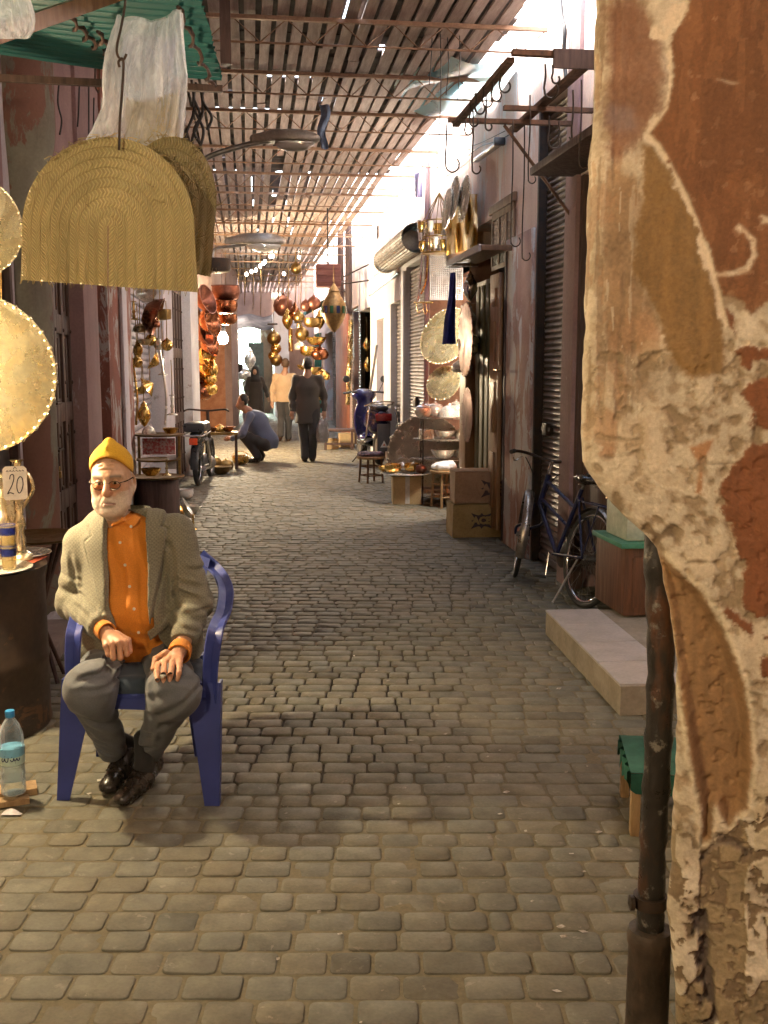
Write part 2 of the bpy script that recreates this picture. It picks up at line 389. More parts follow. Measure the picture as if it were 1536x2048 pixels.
# ------------------------------------------------------------------ right-hand side, nearest building
def right_near():
    X = XR; b = thing('shop_building', 'pink plastered shop building with a brown rolling shutter behind the parked bicycle', 'building', (X, 8, 0))
    w = MB(); D = X + .35
    y_d0, y_d1 = 5.9, RY(1152); s0, s1 = RY(1130), RY(1068); d0, d1 = RY(1012), RY(938); e1 = RY(858)
    w.box((X, -6, 0), (D, y_d0, 6.2))
    w.box((X, y_d0, 2.92), (D, y_d1, 6.2))
    w.box((X, s0, 3.62), (D, s1, 6.2)); w.box((X, s1, 0), (D, d0, 6.2)); w.box((X, d0, 3.0), (D, d1, 6.2)); w.box((X, d1, 2.75), (D, e1, 6.2))
    w.build('wall', p_pink, b, True, 0)
    q = MB(); q.box((X - .03, y_d1, 0), (D, s0, 6.19), 0, .006); q.build('pilaster', p_mauve, b)
    q = MB(); q.box((X - .025, s1 + .02, 0), (X - .002, d0 - .03, 2.72), 0, .008); q.build('pilaster', p_pinkpeel, b)
    # panelled door beside the pier
    dr = MB(); dr.box((X + .06, y_d0, .16), (X + .1, y_d1, 2.92), 0)
    for i in range(2):
        ya = y_d0 + .1 + i * .62
        for (za, zb) in ((.3, .95), (1.05, 1.8), (1.9, 2.75)):
            dr.box((X + .035, ya, za), (X + .06, ya + .5, zb), 0, .012)
    dr.box((X + .0, y_d1 - .06, .0), (X + .06, y_d1 - .002, 2.92), 0)
    dr.build('door', m_door, b)
    q = MB(); q.box((X - .34, y_d0, 2.93), (X - .002, y_d1 + .1, 2.985), 0, .01); q.build('door_canopy', m_wood_dark, b)
    sh = shutter('rolling_shutter', X + .09, s0, s1, .02, 3.62, 1, m_shut, b, .046)
    lk = MB(); c = onx(1098, 858, X + .07); lk.box((c.x - .045, c.y - .06, c.z - .05), (c.x - .0, c.y + .06, c.z + .05), 0, .01); lk.box((c.x - .03, c.y - .12, c.z - .015), (c.x, c.y + .12, c.z + .015), 0); lk.build('lock', m_iron, sh)
    for yy in (s0 + .02, s1 - .02):
        q = MB(); q.box((X + .0, yy - .018, 0), (X + .07, yy + .018, 3.6), 0); q.build('guide_rail', m_iron, b)
    # wooden shop doors standing ajar
    fy = MB(); fy.box((X - .1, d1 - .30, 0), (X + .08, d1, 2.25), 0, .012); fy.build('door_post', m_ochre, b)
    sl_ = MB(); a0, a1 = RY(990), d1 - .31; n = 4; wd = (a1 - a0) / n
    for k in range(n): sl_.box((X - .02, a0 + k * wd + .0, .1), (X + .03, a0 + (k + .62) * wd, 2.4), 0, .006)
    for z in (.1, 1.25, 2.35): sl_.box((X + .005, a0, z), (X + .028, a1, z + .1), 0)
    sl_.build('slatted_door', m_olive, b)
    lf = MB(); b0, b1 = RY(1009), RY(990)
    lf.box((X - .06, b0, .1), (X - .02, b1 - .01, 2.45), 0, .006)
    for za, zb in ((.3, .9), (1.0, 1.55), (1.65, 2.1), (2.15, 2.4)):
        lf.box((X - .075, b0 + .1, za), (X - .06, b1 - .12, zb - .08), 0, .01)
    l_ = lf.build('door_leaf', m_ochre, b)
    hd = MB(); hp = onx(1000, 740, X - .07); hd.tube([hp, hp + Vector((-.05, 0, 0)), hp + Vector((-.05, -.12, 0))], .01, 8); hd.build('handle', m_brass_dark, l_)
    dk = MB(); dk.box((X - .035, RY(1014) - .05, .02), (X - .0, RY(1014), 2.62), 0, .006)
    for za, zb in ((.3, .9), (1.0, 1.55), (1.65, 2.3)): dk.box((X - .03, RY(1014) - .062, za), (X - .005, RY(1014) - .05, zb), 0, .008)
    dk.build('door_leaf', m_wood_dark, b)
    tr = MB(); t0, t1 = RY(1026), RY(984)
    tr.box((X - .02, t0, 2.96), (X - .002, t1, 3.02)); tr.box((X - .02, t0, 2.5), (X - .002, t1, 2.54))
    tr.box((X - .035, t0 - .05, 3.02), (X + .0, t1 + .1, 3.1), 0, .01)
    for k in range(4): yy = t0 + (t1 - t0) * k / 3; tr.box((X - .02, yy - .02, 2.54), (X - .002, yy + .02, 2.96))
    tw = tr.build('transom_window', m_wood_mid, b); gl = MB(); gl.box((X - .012, t0, 2.54), (X - .006, t1, 2.96)); gl.build('pane', m_glassd, tw)
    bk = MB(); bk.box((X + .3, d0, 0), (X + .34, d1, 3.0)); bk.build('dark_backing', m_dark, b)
    # canopy over the tray shop
    cn = MB(); c0 = onx(1030, 522, X); y0 = RY(1026); y1 = RY(955)
    cn.box((X - .30, y0, 2.61), (X - .002, y0 + .04, 2.65), 0, .004)
    cn.box((X - .30, y0 + .04, 2.635), (X - .002, y1, 2.66), 0, .004); cn.box((X - .30, y1, 2.61), (X - .002, y1 + .04, 2.66), 0, .004)
    cn.build('shop_canopy', m_wood_mid, b)
    q = MB(); q.box((X - .325, y0, 2.60), (X - .302, y1 + .04, 2.66), 0, .004); q.build('fascia_board', p_lav, b)
    # inside of the tray shop
    it = MB(); it.box((X + 1.5, d1, 0), (X + 1.55, e1, 2.75)); it.box((X, d1 - .02, 0), (X + 1.5, d1 + .02, 2.75)); it.box((X, e1 - .02, 0), (X + 1.5, e1 + .02, 2.75)); it.box((X, d1, 2.75), (X + 1.5, e1, 2.78)); it.box((X, d1, 0), (X + 1.5, e1, .1))
    it.build('shop_interior', M('shop_wall', (.3, .17, .1), (.2, .1, .06), .8), b, True, 0)
    oc = MB(); oc.sheet(lambda u, v: (X + .75 + .015 * math.sin(u * 16), d1 + .2 + u * (e1 - d1 - .25), .6 + v * 2.1), 30, 6); oc.build('orange_hanging', m_orange, b)
    sp = MB(); sp.tube([(X - .04, e1 - .02, 0), (X - .04, e1 - .02, 4.15)], .032, 10); sp.build('awning_post', p_mauve, b)
    tb = MB(); yl = (d1 + e1) / 2; tb.tube([(X + .12, d1 + .06, 1.75), (X + .12, d1 + .06, 2.5)], .018, 10); tl_ = tb.build('lit_tube', emis('lit_tube_glass', (1, .93, .78), 18), b, True, 60); lamp('tube_light', tl_, (X + .10, d1 + .12, 2.15), 11, (1, .95, .82), .10)
    return b
right_near()
def right_white():
    X = XR; D = X + .35; b = thing('shop_building', 'whitewashed shop building with two rolling shutters behind the blue scooter', 'building', (X, 17, 0))
    a0, a1 = RY(858), RY(812); c0, c1 = RY(806), RY(781); n0, n1 = RY(768), RY(753); e0, e1 = RY(741), RY(717)
    w = MB(); w.box((X, a0, 3.05), (D, a1, 6.2)); w.box((X, a1, 0), (D, c0, 6.2)); w.box((X, c0, 2.62), (D, c1, 6.2)); w.box((X, c1, 0), (D, n0, 6.2))
    w.box((X, n0, 2.45), (D, n1, 6.2)); w.box((X, n1, 0), (D, e0, 6.2)); w.box((X, e0, 2.75), (D, e1, 6.2))
    w.build('wall', p_white, b, True, 0)
    q = MB(); q.box((X - .05, a1 - .01, 0), (X - .002, a1 + .22, 3.0), 0, .006); q.build('pilaster', p_white, b)
    q = MB(); q.box((X - .02, a0 + .02, 3.25), (X - .002, e0, 6.18)); q.build('upper_plaster', p_pink, b)
    s1_ = shutter('rolling_shutter', X + .07, a0 + .02, a1, .02, 3.0, 1, m_shut, b, .05)
    lk = MB(); c = onx(835, 803, X + .05); lk.box((c.x - .05, c.y - .1, c.z - .07), (c.x, c.y + .1, c.z + .07), 0, .01); lk.build('lock', m_iron, s1_)
    shutter('rolling_shutter', X + .12, c0, c1, .02, 2.6, 1, m_shut, b, .06)
    # corrugated drum of the rolled-up shutter
    dm = MB(); yy0 = RY(850) ; yy1 = RY(787); prof = []
    n = 30; vs = []
    for k, y in enumerate((yy0, yy0 + .1, yy1)):
        for j in range(n * 2):
            a = 2 * PI * j / (n * 2); r = .185 + (.011 if j % 2 else 0); vs.append((X - .13 + r * math.cos(a), y, 3.27 + r * math.sin(a)))
    fs = [(k * 2 * n + j, k * 2 * n + (j + 1) % (2 * n), (k + 1) * 2 * n + (j + 1) % (2 * n), (k + 1) * 2 * n + j) for k in range(2) for j in range(2 * n)]
    dm.add(vs, fs); dm.lathe([(.13, 0), (.13, .02)], 20, (X - .13, yy0 + .3, 3.27), frame((0, 1, 0))); dm.build('shutter_drum', m_roll, b, True, 30)
    nd = MB(); nd.box((X + .12, n0, 0), (X + .16, n1, 2.45)); nd.build('narrow_door', p_lav, b, True, 0)
    st = MB(); st.tube([(X - .25, n1 + .3, 0), (X - .02, n1 - .2, 2.0)], .025, 8); st.build('leaning_pole', m_steel, b)
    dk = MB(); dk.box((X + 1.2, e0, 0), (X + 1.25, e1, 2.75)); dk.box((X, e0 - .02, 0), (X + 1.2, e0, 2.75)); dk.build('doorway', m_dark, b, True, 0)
    pp = MB(); pp.box((X - .12, e1 - .28, 0), (X - .02, e1 - .02, 2.75), 0, .01); pp.build('door_post', m_wood_dark, b)
    br = MB(); br.tube([(X - .03, e0 - .1, 2.95), (X - .03, a1 + .6, 3.02)], .022, 8); br.build('cable_conduit', m_steel, b)
    br = MB(); z = 3.25
    yb = RY(738)
    br.tube([(X, yb, z), (X - .75, yb + 1.6, z), (X, yb + 3.4, z)], .014, 6); br.tube([(X, yb, z + .3), (X - .75, yb + 1.6, z), (X, yb + 3.4, z + .3)], .014, 6)
    br.build('wall_bracket', m_iron, b)
    for (px, p0, p1, w_) in ((758, 450, 478, .12), (791, 505, 540, .12)):
        c = onx(px, (p0 + p1) / 2, X); h = abs(onx(px, p0, X).z - onx(px, p1, X).z); cw = MB(); cw.box((X - .02, c.y - .15, c.z - h / 2), (X - .002, c.y + .15, c.z + h / 2), 0, .004); cw.build('switch_box', m_rust, b)
right_white()
def right_far():
    X = XR; D = X + .35; b = thing('shop_building', 'far salmon red shop building past the dark doorway with a teal awning', 'building', (X, 26, 0))
    a0 = RY(717); a1 = RY(700); p1 = RY(676); q1 = RY(662); q2 = RY(650)
    w = MB(); w.box((X, a0, 2.9), (D, a1, 6.2)); w.box((X, a1, 0), (D, p1, 6.2)); w.box((X, p1, 2.9), (D, q1, 6.2)); w.box((X, q1, 2.6), (D, 60, 6.2)); w.box((X, q2, 0), (D, 60, 2.6))
    w.build('wall', p_pink, b, True, 0)
    c = MB(); c.box((X - .06, a1, 0), (X - .002, p1, 3.1), 0, .01); c.build('pilaster', p_salmon, b)
    shutter('rolling_shutter', X + .06, a0, a1, .02, 2.9, 1, m_shut, b, .06); shutter('rolling_shutter', X + .06, p1, q1, .02, 2.9, 1, m_shut, b, .06)
    cu = MB(); cu.sheet(lambda u, v: (X - .35 + .05 * math.sin(u * 30), q1 - .6 + u * 1.6, .35 + v * 2.2), 40, 4); cu.build('teal_curtain', M('teal_cloth', (.05, .24, .21), (.03, .16, .15), .8), b)
    for px in (681, 697):
        po = MB(); p = onx(px, 500, X - .25); po.tube([(p.x, p.y, 2.7), (p.x, p.y, 4.6)], .07, 8); po.build('post', m_wood_dark, b)
    aw = MB(); p = onx(645, 575, X - .5); aw.sheet(lambda u, v: (X - .9 + .9 * u, p.y - .5 + 2.2 * v, 3.0 + .45 * u - .12 * math.sin(v * PI)), 6, 6); aw.build('teal_awning', M('teal_canvas', (.06, .20, .20), (.04, .14, .15), .7), b)
right_far()
# ------------------------------------------------------------------ left-hand side
def left_wall(b, y0, y1, z0, z1, mat, name='wall', d=.35, off=0.0, bev=0.0):
    w = MB(); n = max(1, int((y1 - y0) / 2))
    for k in range(n):
        a = y0 + (y1 - y0) * k / n; c = y0 + (y1 - y0) * (k + 1) / n
        R = Matrix.Rotation(-math.atan(.045), 3, 'Z'); mid = Vector((XL((a + c) / 2) - d / 2 + off / 2, (a + c) / 2, (z0 + z1) / 2))
        w.obox(mid, (d + off, (c - a) * 1.001, z1 - z0), R, 0, bev)
    return w.build(name, mat, b, True, 35)
def carved_door(b, y0, y1, z1, x_off, name='door', mat=None, cols=6, rows=4):
    d = MB(); R = Matrix.Rotation(-math.atan(.045), 3, 'Z'); c = Vector((XL((y0 + y1) / 2) + x_off, (y0 + y1) / 2, 0)); L = y1 - y0
    def bx(u0, u1, za, zb, x0, x1, bev=.006):
        mid = c + R @ Vector(((x0 + x1) / 2, (u0 + u1) / 2 - L / 2, (za + zb) / 2)); d.obox(mid, (x1 - x0, u1 - u0, zb - za), R, 0, bev)
    bx(0, L, 0, z1, -.04, 0, 0)
    for k in range(cols + 1):
        u = L * k / cols; bx(max(u - .035, 0), min(u + .035, L), 0, z1, 0, .022)
    for r in range(rows + 1):
        z = z1 * r / rows; 
        for k in range(cols):
            u = L * k / cols; z0_ = max(z - .07, 0); bx(u + .036, u + L / cols - .036, z0_, min(z + .07, z1), 0, .021)
            if r < rows: bx(u + L / cols / 2 - .014, u + L / cols / 2 + .014, z + .1, z + z1 / rows - .1, 0, .014, .01)
    o = d.build(name, mat or m_door, b)
    s = MB()
    for z in np.linspace(.35, z1 - .3, 6):
        for k in range(cols + 1): s.lathe([(.016, 0), (.012, .008), (0, .012)], 8, c + R @ Vector((.022, L * k / cols - L / 2 + (.02 if k == 0 else -.02 if k == cols else 0), z)), frame((1, 0, 0)))
    s.build('studs', m_iron, o)
    return o, c, R, L
def left_near():
    b = thing('shop_building', 'left hand building with a dark carved wooden door behind the seated man', 'building', (-1.4, 7, 0))
    y = [LY(p) for p in (25, 66, 165, 193, 215, 262)]
    left_wall(b, -6.0, 4.6, 0, 4.9, p_brown); left_wall(b, 4.6, y[0], 2.6, 4.9, p_mauve); left_wall(b, 4.6, y[0], 0, .9, p_brown)
    left_wall(b, y[0], y[1], 0, 3.2, p_lav, 'door_jamb'); left_wall(b, y[0], y[1], 3.2, 4.9, p_mauve)
    left_wall(b, y[1], y[2], 2.55, 4.9, p_mauve, 'wall')
    left_wall(b, y[2], y[3], 0, 4.88, p_mauve, 'pilaster', .35, .03, .006)
    left_wall(b, y[3], y[4], 2.9, 4.9, p_mauve)
    left_wall(b, y[4], y[5], 0, 4.9, p_red, 'pilaster', .35, .02, .006)
    ws = MB(); yy = y[4] + (y[5] - y[4]) * .55; ws.obox((XL(yy) + .035, yy, 1.3), (.03, .35, 2.6), None, 0, .008); ws.build('whitewashed_strip', p_lav, b)
    o, c, R, L = carved_door(b, y[1], y[2], 2.55, -.1)
    for z, in ((1.35,), (1.02,)):
        hd = MB()
        p = c + R @ Vector((.03, .1, z)); hd.tube([p + Vector((0, -.09, 0)), p + Vector((.03, -.09, 0)), p + Vector((.03, .09, 0)), p + Vector((0, .09, 0))], .009, 8); hd.lathe([(.03, 0), (.026, .01), (0, .012)], 12, p, frame((1, 0, 0))); hd.build('handle', m_iron, o)
    pl = MB(); p = c + R @ Vector((.045, .1, .86)); pl.box((p.x - .012, p.y - .025, p.z - .04), (p.x + .012, p.y + .025, p.z + .01), 0, .006); pl.tube(arc(p + Vector((0, 0, .01)), .018, 0, PI, 8, (0, 1, 0), (0, 0, 1.8)), .004, 6); pl.build('padlock', m_brass_dark, o)
    s = shutter('rolling_shutter', XL(y[3]) - .06, y[3], y[4], .02, 2.9, -1, m_shut_l, b, .06)
    # dark shop window next to the column, with a barred fanlight
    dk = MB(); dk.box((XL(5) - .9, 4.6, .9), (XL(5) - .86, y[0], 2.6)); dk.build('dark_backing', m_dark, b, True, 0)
    fr = MB(); ym = y[0] - .02
    fr.box((XL(5.5) - .03, 4.62, 2.2), (XL(5.5) + .02, ym, 2.26)); fr.box((XL(5.5) - .03, 4.62, .9), (XL(5.5) + .02, ym, .96))
    for k in range(4): q = 4.62 + (ym - 4.62) * k / 3; fr.box((XL(q) - .03, q - .03, .96), (XL(q) + .02, q + .03, 2.2))
    f = fr.build('window_frame', m_wood_dark, b)
    # fanlight over the carved door
    fn = MB(); z0, z1 = 2.60, 2.86; yy0, yy1 = y[1] + .02, y[2] - .1
    for z in (z0, z1): fn.beam((XL(yy0) + .02, yy0, z), (XL(yy1) + .02, yy1, z), .05, .04)
    f = fn.build('fanlight', m_wood_dark, b); g = MB(); g.beam((XL(yy0) + .01, yy0, (z0 + z1) / 2), (XL(yy1) + .01, yy1, (z0 + z1) / 2), .01, z1 - z0 - .04); g.build('pane', M('pale_glass', (.5, .52, .58), (.3, .3, .36), .15), f)
    # flaking column
    cl = MB(); yc0 = LY(50); cl.tube(catmull([(XL(yc0) + .02, yc0, z) for z in (0, 1.2, 2.2, 2.7, 3.1, 3.6)], 4), [.15, .15, .15, .15, .15, .15, .155, .16, .15, .15, .155, .16, .17, .19, .21, .22, .22, .22, .22, .22, .22][:21], 14); cl.build('column', p_green, b, True, 60)
left_near()
def left_mid():
    b = thing('shop_building', 'left hand shop building with lavender pilaster and white post behind the brass stall', 'building', (-1.1, 12, 0))
    y = [LY(p) for p in (262, 325, 343, 370, 386)]
    left_wall(b, y[0], y[1], 2.8, 4.9, p_mauve); left_wall(b, y[1], y[2], 0, 4.88, p_lav, 'pilaster', .35, .03, .006)
    left_wall(b, y[2], y[3], 2.7, 4.9, p_mauve); left_wall(b, y[3], y[4], 0, 4.88, p_white, 'pilaster', .35, .1, .006)
    shutter('rolling_shutter', XL(y[0]) - .05, y[0], y[1], .02, 2.8, -1, m_shut_l, b, .075)
    carved_door(b, y[2], y[3], 2.7, -.05, 'door', m_door, 5, 3)
left_mid()
def left_far():
    b = thing('shop_building', 'copper seller shop front glowing orange beyond the white post', 'building', (-.8, 19, 0))
    y = [LY(p) for p in (386, 430)]; ye = 27
    left_wall(b, y[0], ye, 2.9, 4.9, p_brown)
    it = MB(); it.box((XL(18) - 1.3, y[0], 0), (XL(18) - 1.25, ye, 2.9)); it.box((XL(18) - 1.3, y[0], 2.9), (XL(18) - .3, ye, 2.95)); it.box((XL(18) - 1.3, ye, 0), (XL(ye), ye + .05, 2.9))
    it.build('shop_interior', M('shop_orange_wall', (.42, .19, .08), (.3, .12, .05), .75), b, True, 0)
    left_wall(b, ye, 30, 0, 4.9, p_brown)
left_far()
def end_wall():
    b = thing('end_building', 'brown facade closing the far end of the street round a bright shop opening', 'building', (0, 37, 0))
    Y = 37.0
    def ox(px): return at(px, 735, 1).x / at(px, 735, 1).y * Y
    w = MB(); xa, xb = ox(478), ox(522); w.box((-8, Y, 0), (xa, Y + .4, 6)); w.box((xb, Y, 0), (ox(545), Y + .4, 6)); w.box((xa, Y, 3.1), (xb, Y + .4, 6)); w.build('wall', p_brown, b, True, 0)
    w = MB(); w.box((ox(545), Y - 3, 0), (ox(572), Y + .4, 3.4)); w.build('wall', p_white, b, True, 0)
    w = MB(); w.box((ox(572), Y, 0), (4, Y + .4, 6)); w.build('wall', p_brown, b, True, 0)
    w = MB(); w.box((xa, Y + 2, 0), (xb, Y + 2.1, 3.1)); w.box((xa - .1, Y + .4, 0), (xa, Y + 2, 3.1)); w.box((xb, Y + .4, 0), (xb + .1, Y + 2, 3.1)); w.build('shop_interior', M('pale_green_wall', (.55, .62, .55)), b, True, 0)
    lb = MB(); c = at(489, 690, 38.2); lb.lathe([(0, -.42), (.3, -.3), (.42, 0), (.3, .3), (0, .42)], 20, c); lb.build('lamp_globe', emis('white_lamp_glass', (.85, 1, .93), 14), b)
    lamp('shop_lamp', b, c + Vector((.0, -.9, .2)), 35, (.85, 1, .92), .3)
    aw = MB(); a0 = at(560, 560, 34); aw.sheet(lambda u, v: (ox(430) + u * (ox(600) - ox(430)), Y - 2.2 + v * 2.2, 2.95 + .55 * v + .05 * math.sin(u * 19) - .10 * math.sin(u * PI)), 40, 6); aw.build('sagging_awning', M('dirty_canvas', (.12, .1, .09), (.06, .05, .05), .9, 0, 3), b)
end_wall()
def roofs():
    s = MB(); s.box((-6, -6.4, 0), (9, -6.0, 6)); tag(s.build('sky_block_wall', p_brown, None, True, 0), 'unseen brown wall added behind the camera to block sky light', 'wall')  # added out of view; keeps sky light from behind off the near paving
    s = MB(); s.box((-6, -6, 4.88), (-1.55, 37, 4.98)); s.box((-6, -6, 0), (-5.9, 37, 4.88)); s.box((-6, 5, 4.5), (-1.5, 6.6, 4.6)); tag(s.build('left_roof_daylight_block', m_conc, None, True, 0), 'unseen flat roofs and rear walls added to the left houses to shut out daylight', 'building')  # unseen roofs and backs, added to stop daylight leaking in through the openings
    s = MB(); s.box((XR + .3, -6, 6.1), (XR + 4, 60, 6.18)); s.box((XR + 4, -6, 0), (XR + 4.1, 60, 6.18)); tag(s.build('right_roof_daylight_block', m_conc, None, True, 0), 'unseen flat roofs and rear walls added to the right houses to shut out daylight', 'building')  # same daylight seal added behind the right-hand fronts
    s = MB(); s.box((-6, 41, 0), (9, 41.3, 6)); tag(s.build('rear_wall', p_brown, None, True, 0), 'brown wall beyond the far shop at the street end', 'wall')
roofs()

# ------------------------------------------------------------------ the slatted roof over the street
ZR = 4.2
def redge(y): return XR - .24 - .020 * max(y - 8.3, 0) - (.22 if 4.2 < y < 7.4 else 0)
TR = [8.15, 9.6, 11.0, 12.75, 14.4, 16.0, 17.7, 19.3, 21.0, 22.7, 24.4, 26.2, 28.0, 30.0, 32.0]
def roof():
    r = random.Random(11)
    b = thing('slatted_roof', 'rough roof of brown wooden slats on thin rusty trusses over the street', 'roof', (.4, 14, ZR))
    s = MB(); x = -1.5
    while x < XR - .12:
        w = r.uniform(.078, .10); y = -5.0 + r.uniform(0, 1.5)
        while y < 44:
            L = r.uniform(3.2, 5.5); y1 = min(y + L, 44.5); xm = x + w / 2
            if xm < redge((y + y1) / 2) and xm > XL(y) - .6 and r.random() > .012:
                ja = r.uniform(-.012, .012); z = ZR + r.uniform(-.008, .012); sag = r.uniform(-.01, .0)
                p0 = Vector((xm + ja, y, z)); p1 = Vector((xm - ja + r.uniform(-.01, .01), y1, z + r.uniform(-.01, .01)))
                R = None; s.beam(p0, p1, w, .02 + r.uniform(0, .006), 0, (r.uniform(-.12, .12), 0, 1))
            y = y1 + r.uniform(.0, .012)
        x += w + r.uniform(.028, .05)
    m = M('roof_slat_wood', (.47, .365, .31), (.32, .245, .21), .75, 0, 5, .3, 50, .004, stretch=(6, .6, 6), spots=((.5, .42, .36), 5, .66, (9, .6, 9)))
    s.build('slats', m, b, True, 0)
    # boards, reed mats and scrap laid across the slats
    c = MB(); y = -5
    holes = []
    for (px0, px1, py, ln) in ((432, 562, 225, .10), (528, 622, 161, .10), (742, 768, 104, .22), (690, 712, 30, .5), (425, 470, 188, .06), (560, 625, 368, .22), (430, 452, 320, .1), (645, 660, 205, .3)):
        e = ray(px0, py); a = CAM + e * ((ZR - HC) / e.z); e = ray(px1, py); d = CAM + e * ((ZR - HC) / e.z); holes.append((a.x, d.x, (a.y + d.y) / 2 - ln / 2, (a.y + d.y) / 2 + ln / 2))
    ys = [-5]; 
    while ys[-1] < 35.5: ys.append(ys[-1] + r.uniform(.18, .42) * (1 if ys[-1] < 15 else .8))
    cuts = sorted(set(ys + [h for q in holes for h in q[2:]]))
    flip = False
    for y0, y1 in zip(cuts[:-1], cuts[1:]):
        if y1 - y0 < .004: continue
        ym = (y0 + y1) / 2; x1 = redge(ym) - r.uniform(-.03, .08); hs = sorted((q[0], q[1]) for q in holes if q[2] <= ym <= q[3])
        if ym > 15 and r.random() < .26: hs.append((r.uniform(-1.2, .6), r.uniform(.7, 1.9)))
        elif ym > 15 and r.random() < .3: hs.append((-1.2, r.uniform(-.9, .2)))
        if ym > 14.5 and r.random() < .93: continue
        x = -2.2; flip = not flip; z = ZR + .036 + (.005 if flip else 0)
        gap = -.03 if ym < 14.5 else .02
        for h0, h1 in sorted(hs) + [(x1, 99)]:
            if h0 > x: c.box((x, y0, z), (min(h0, x1), y1 - gap, z + .012))
            x = max(x, h1)
            if x > x1: break
    for k in range(620):
        x = r.uniform(-1.1, 1.9); y = r.uniform(14.5, 33); L = r.uniform(1.5, 5)
        if x < redge(y + L / 2) - .1: c.box((x, y, ZR + .05 + .0011 * k), (x + r.uniform(.05, .16), min(y + L, 35.5), ZR + .0508 + .0011 * k))
    c.build('cover_boards', M('roof_cover', (.13, .10, .085), (.08, .065, .06), .9, 0, 5), b, True, 0)
    mt = M('rusty_rod', (.36, .225, .14), (.26, .15, .095), .6, .3, 8, .2)
    for k, y in enumerate(TR):
        t = MB(); xa, xb = XL(y), XR; z1 = ZR - .035; z0 = z1 - .17
        t.beam((xa, y, z1), (xb, y, z1), .035, .03); t.tube([(xa, y + .02, z0), (xb, y + .02, z0)], .008, 6)
        n = 9
        zz = [(xa + (xb - xa) * j / (2 * n), y + .01, z1 if j % 2 == 0 else z0) for j in range(2 * n + 1)]
        t.tube(zz, .006, 5); t.build('truss', mt, b, True, 0)
    # torn blue plastic at the eaves
    tp = MB(); tp.sheet(lambda u, v: (1.45 + .85 * u + .05 * math.sin(v * 9), 9.0 + 1.9 * v, ZR + .03 - .12 * u + .03 * math.sin(u * 9 + v * 7)), 14, 20)
    t = NT('blue_plastic'); t.set(Base_Color=(.35, .78, .95), Roughness=.3, Transmission_Weight=.75, IOR=1.05); tp.build('plastic_sheet', t.m, b, True, 60)
    rg = MB(); 
    p = at(648, 215, 10.6)
    rg.sheet(lambda u, v: (p.x - .05 + .1 * u * (1 - .3 * v) + .02 * math.sin(v * 8), p.y + .02 * math.sin(u * 6 + v * 4), ZR - .05 - .42 * v), 6, 12); rg.build('torn_rag', M('blue_grey_rag', (.16, .22, .34), (.1, .13, .2), .8), b)
roof()
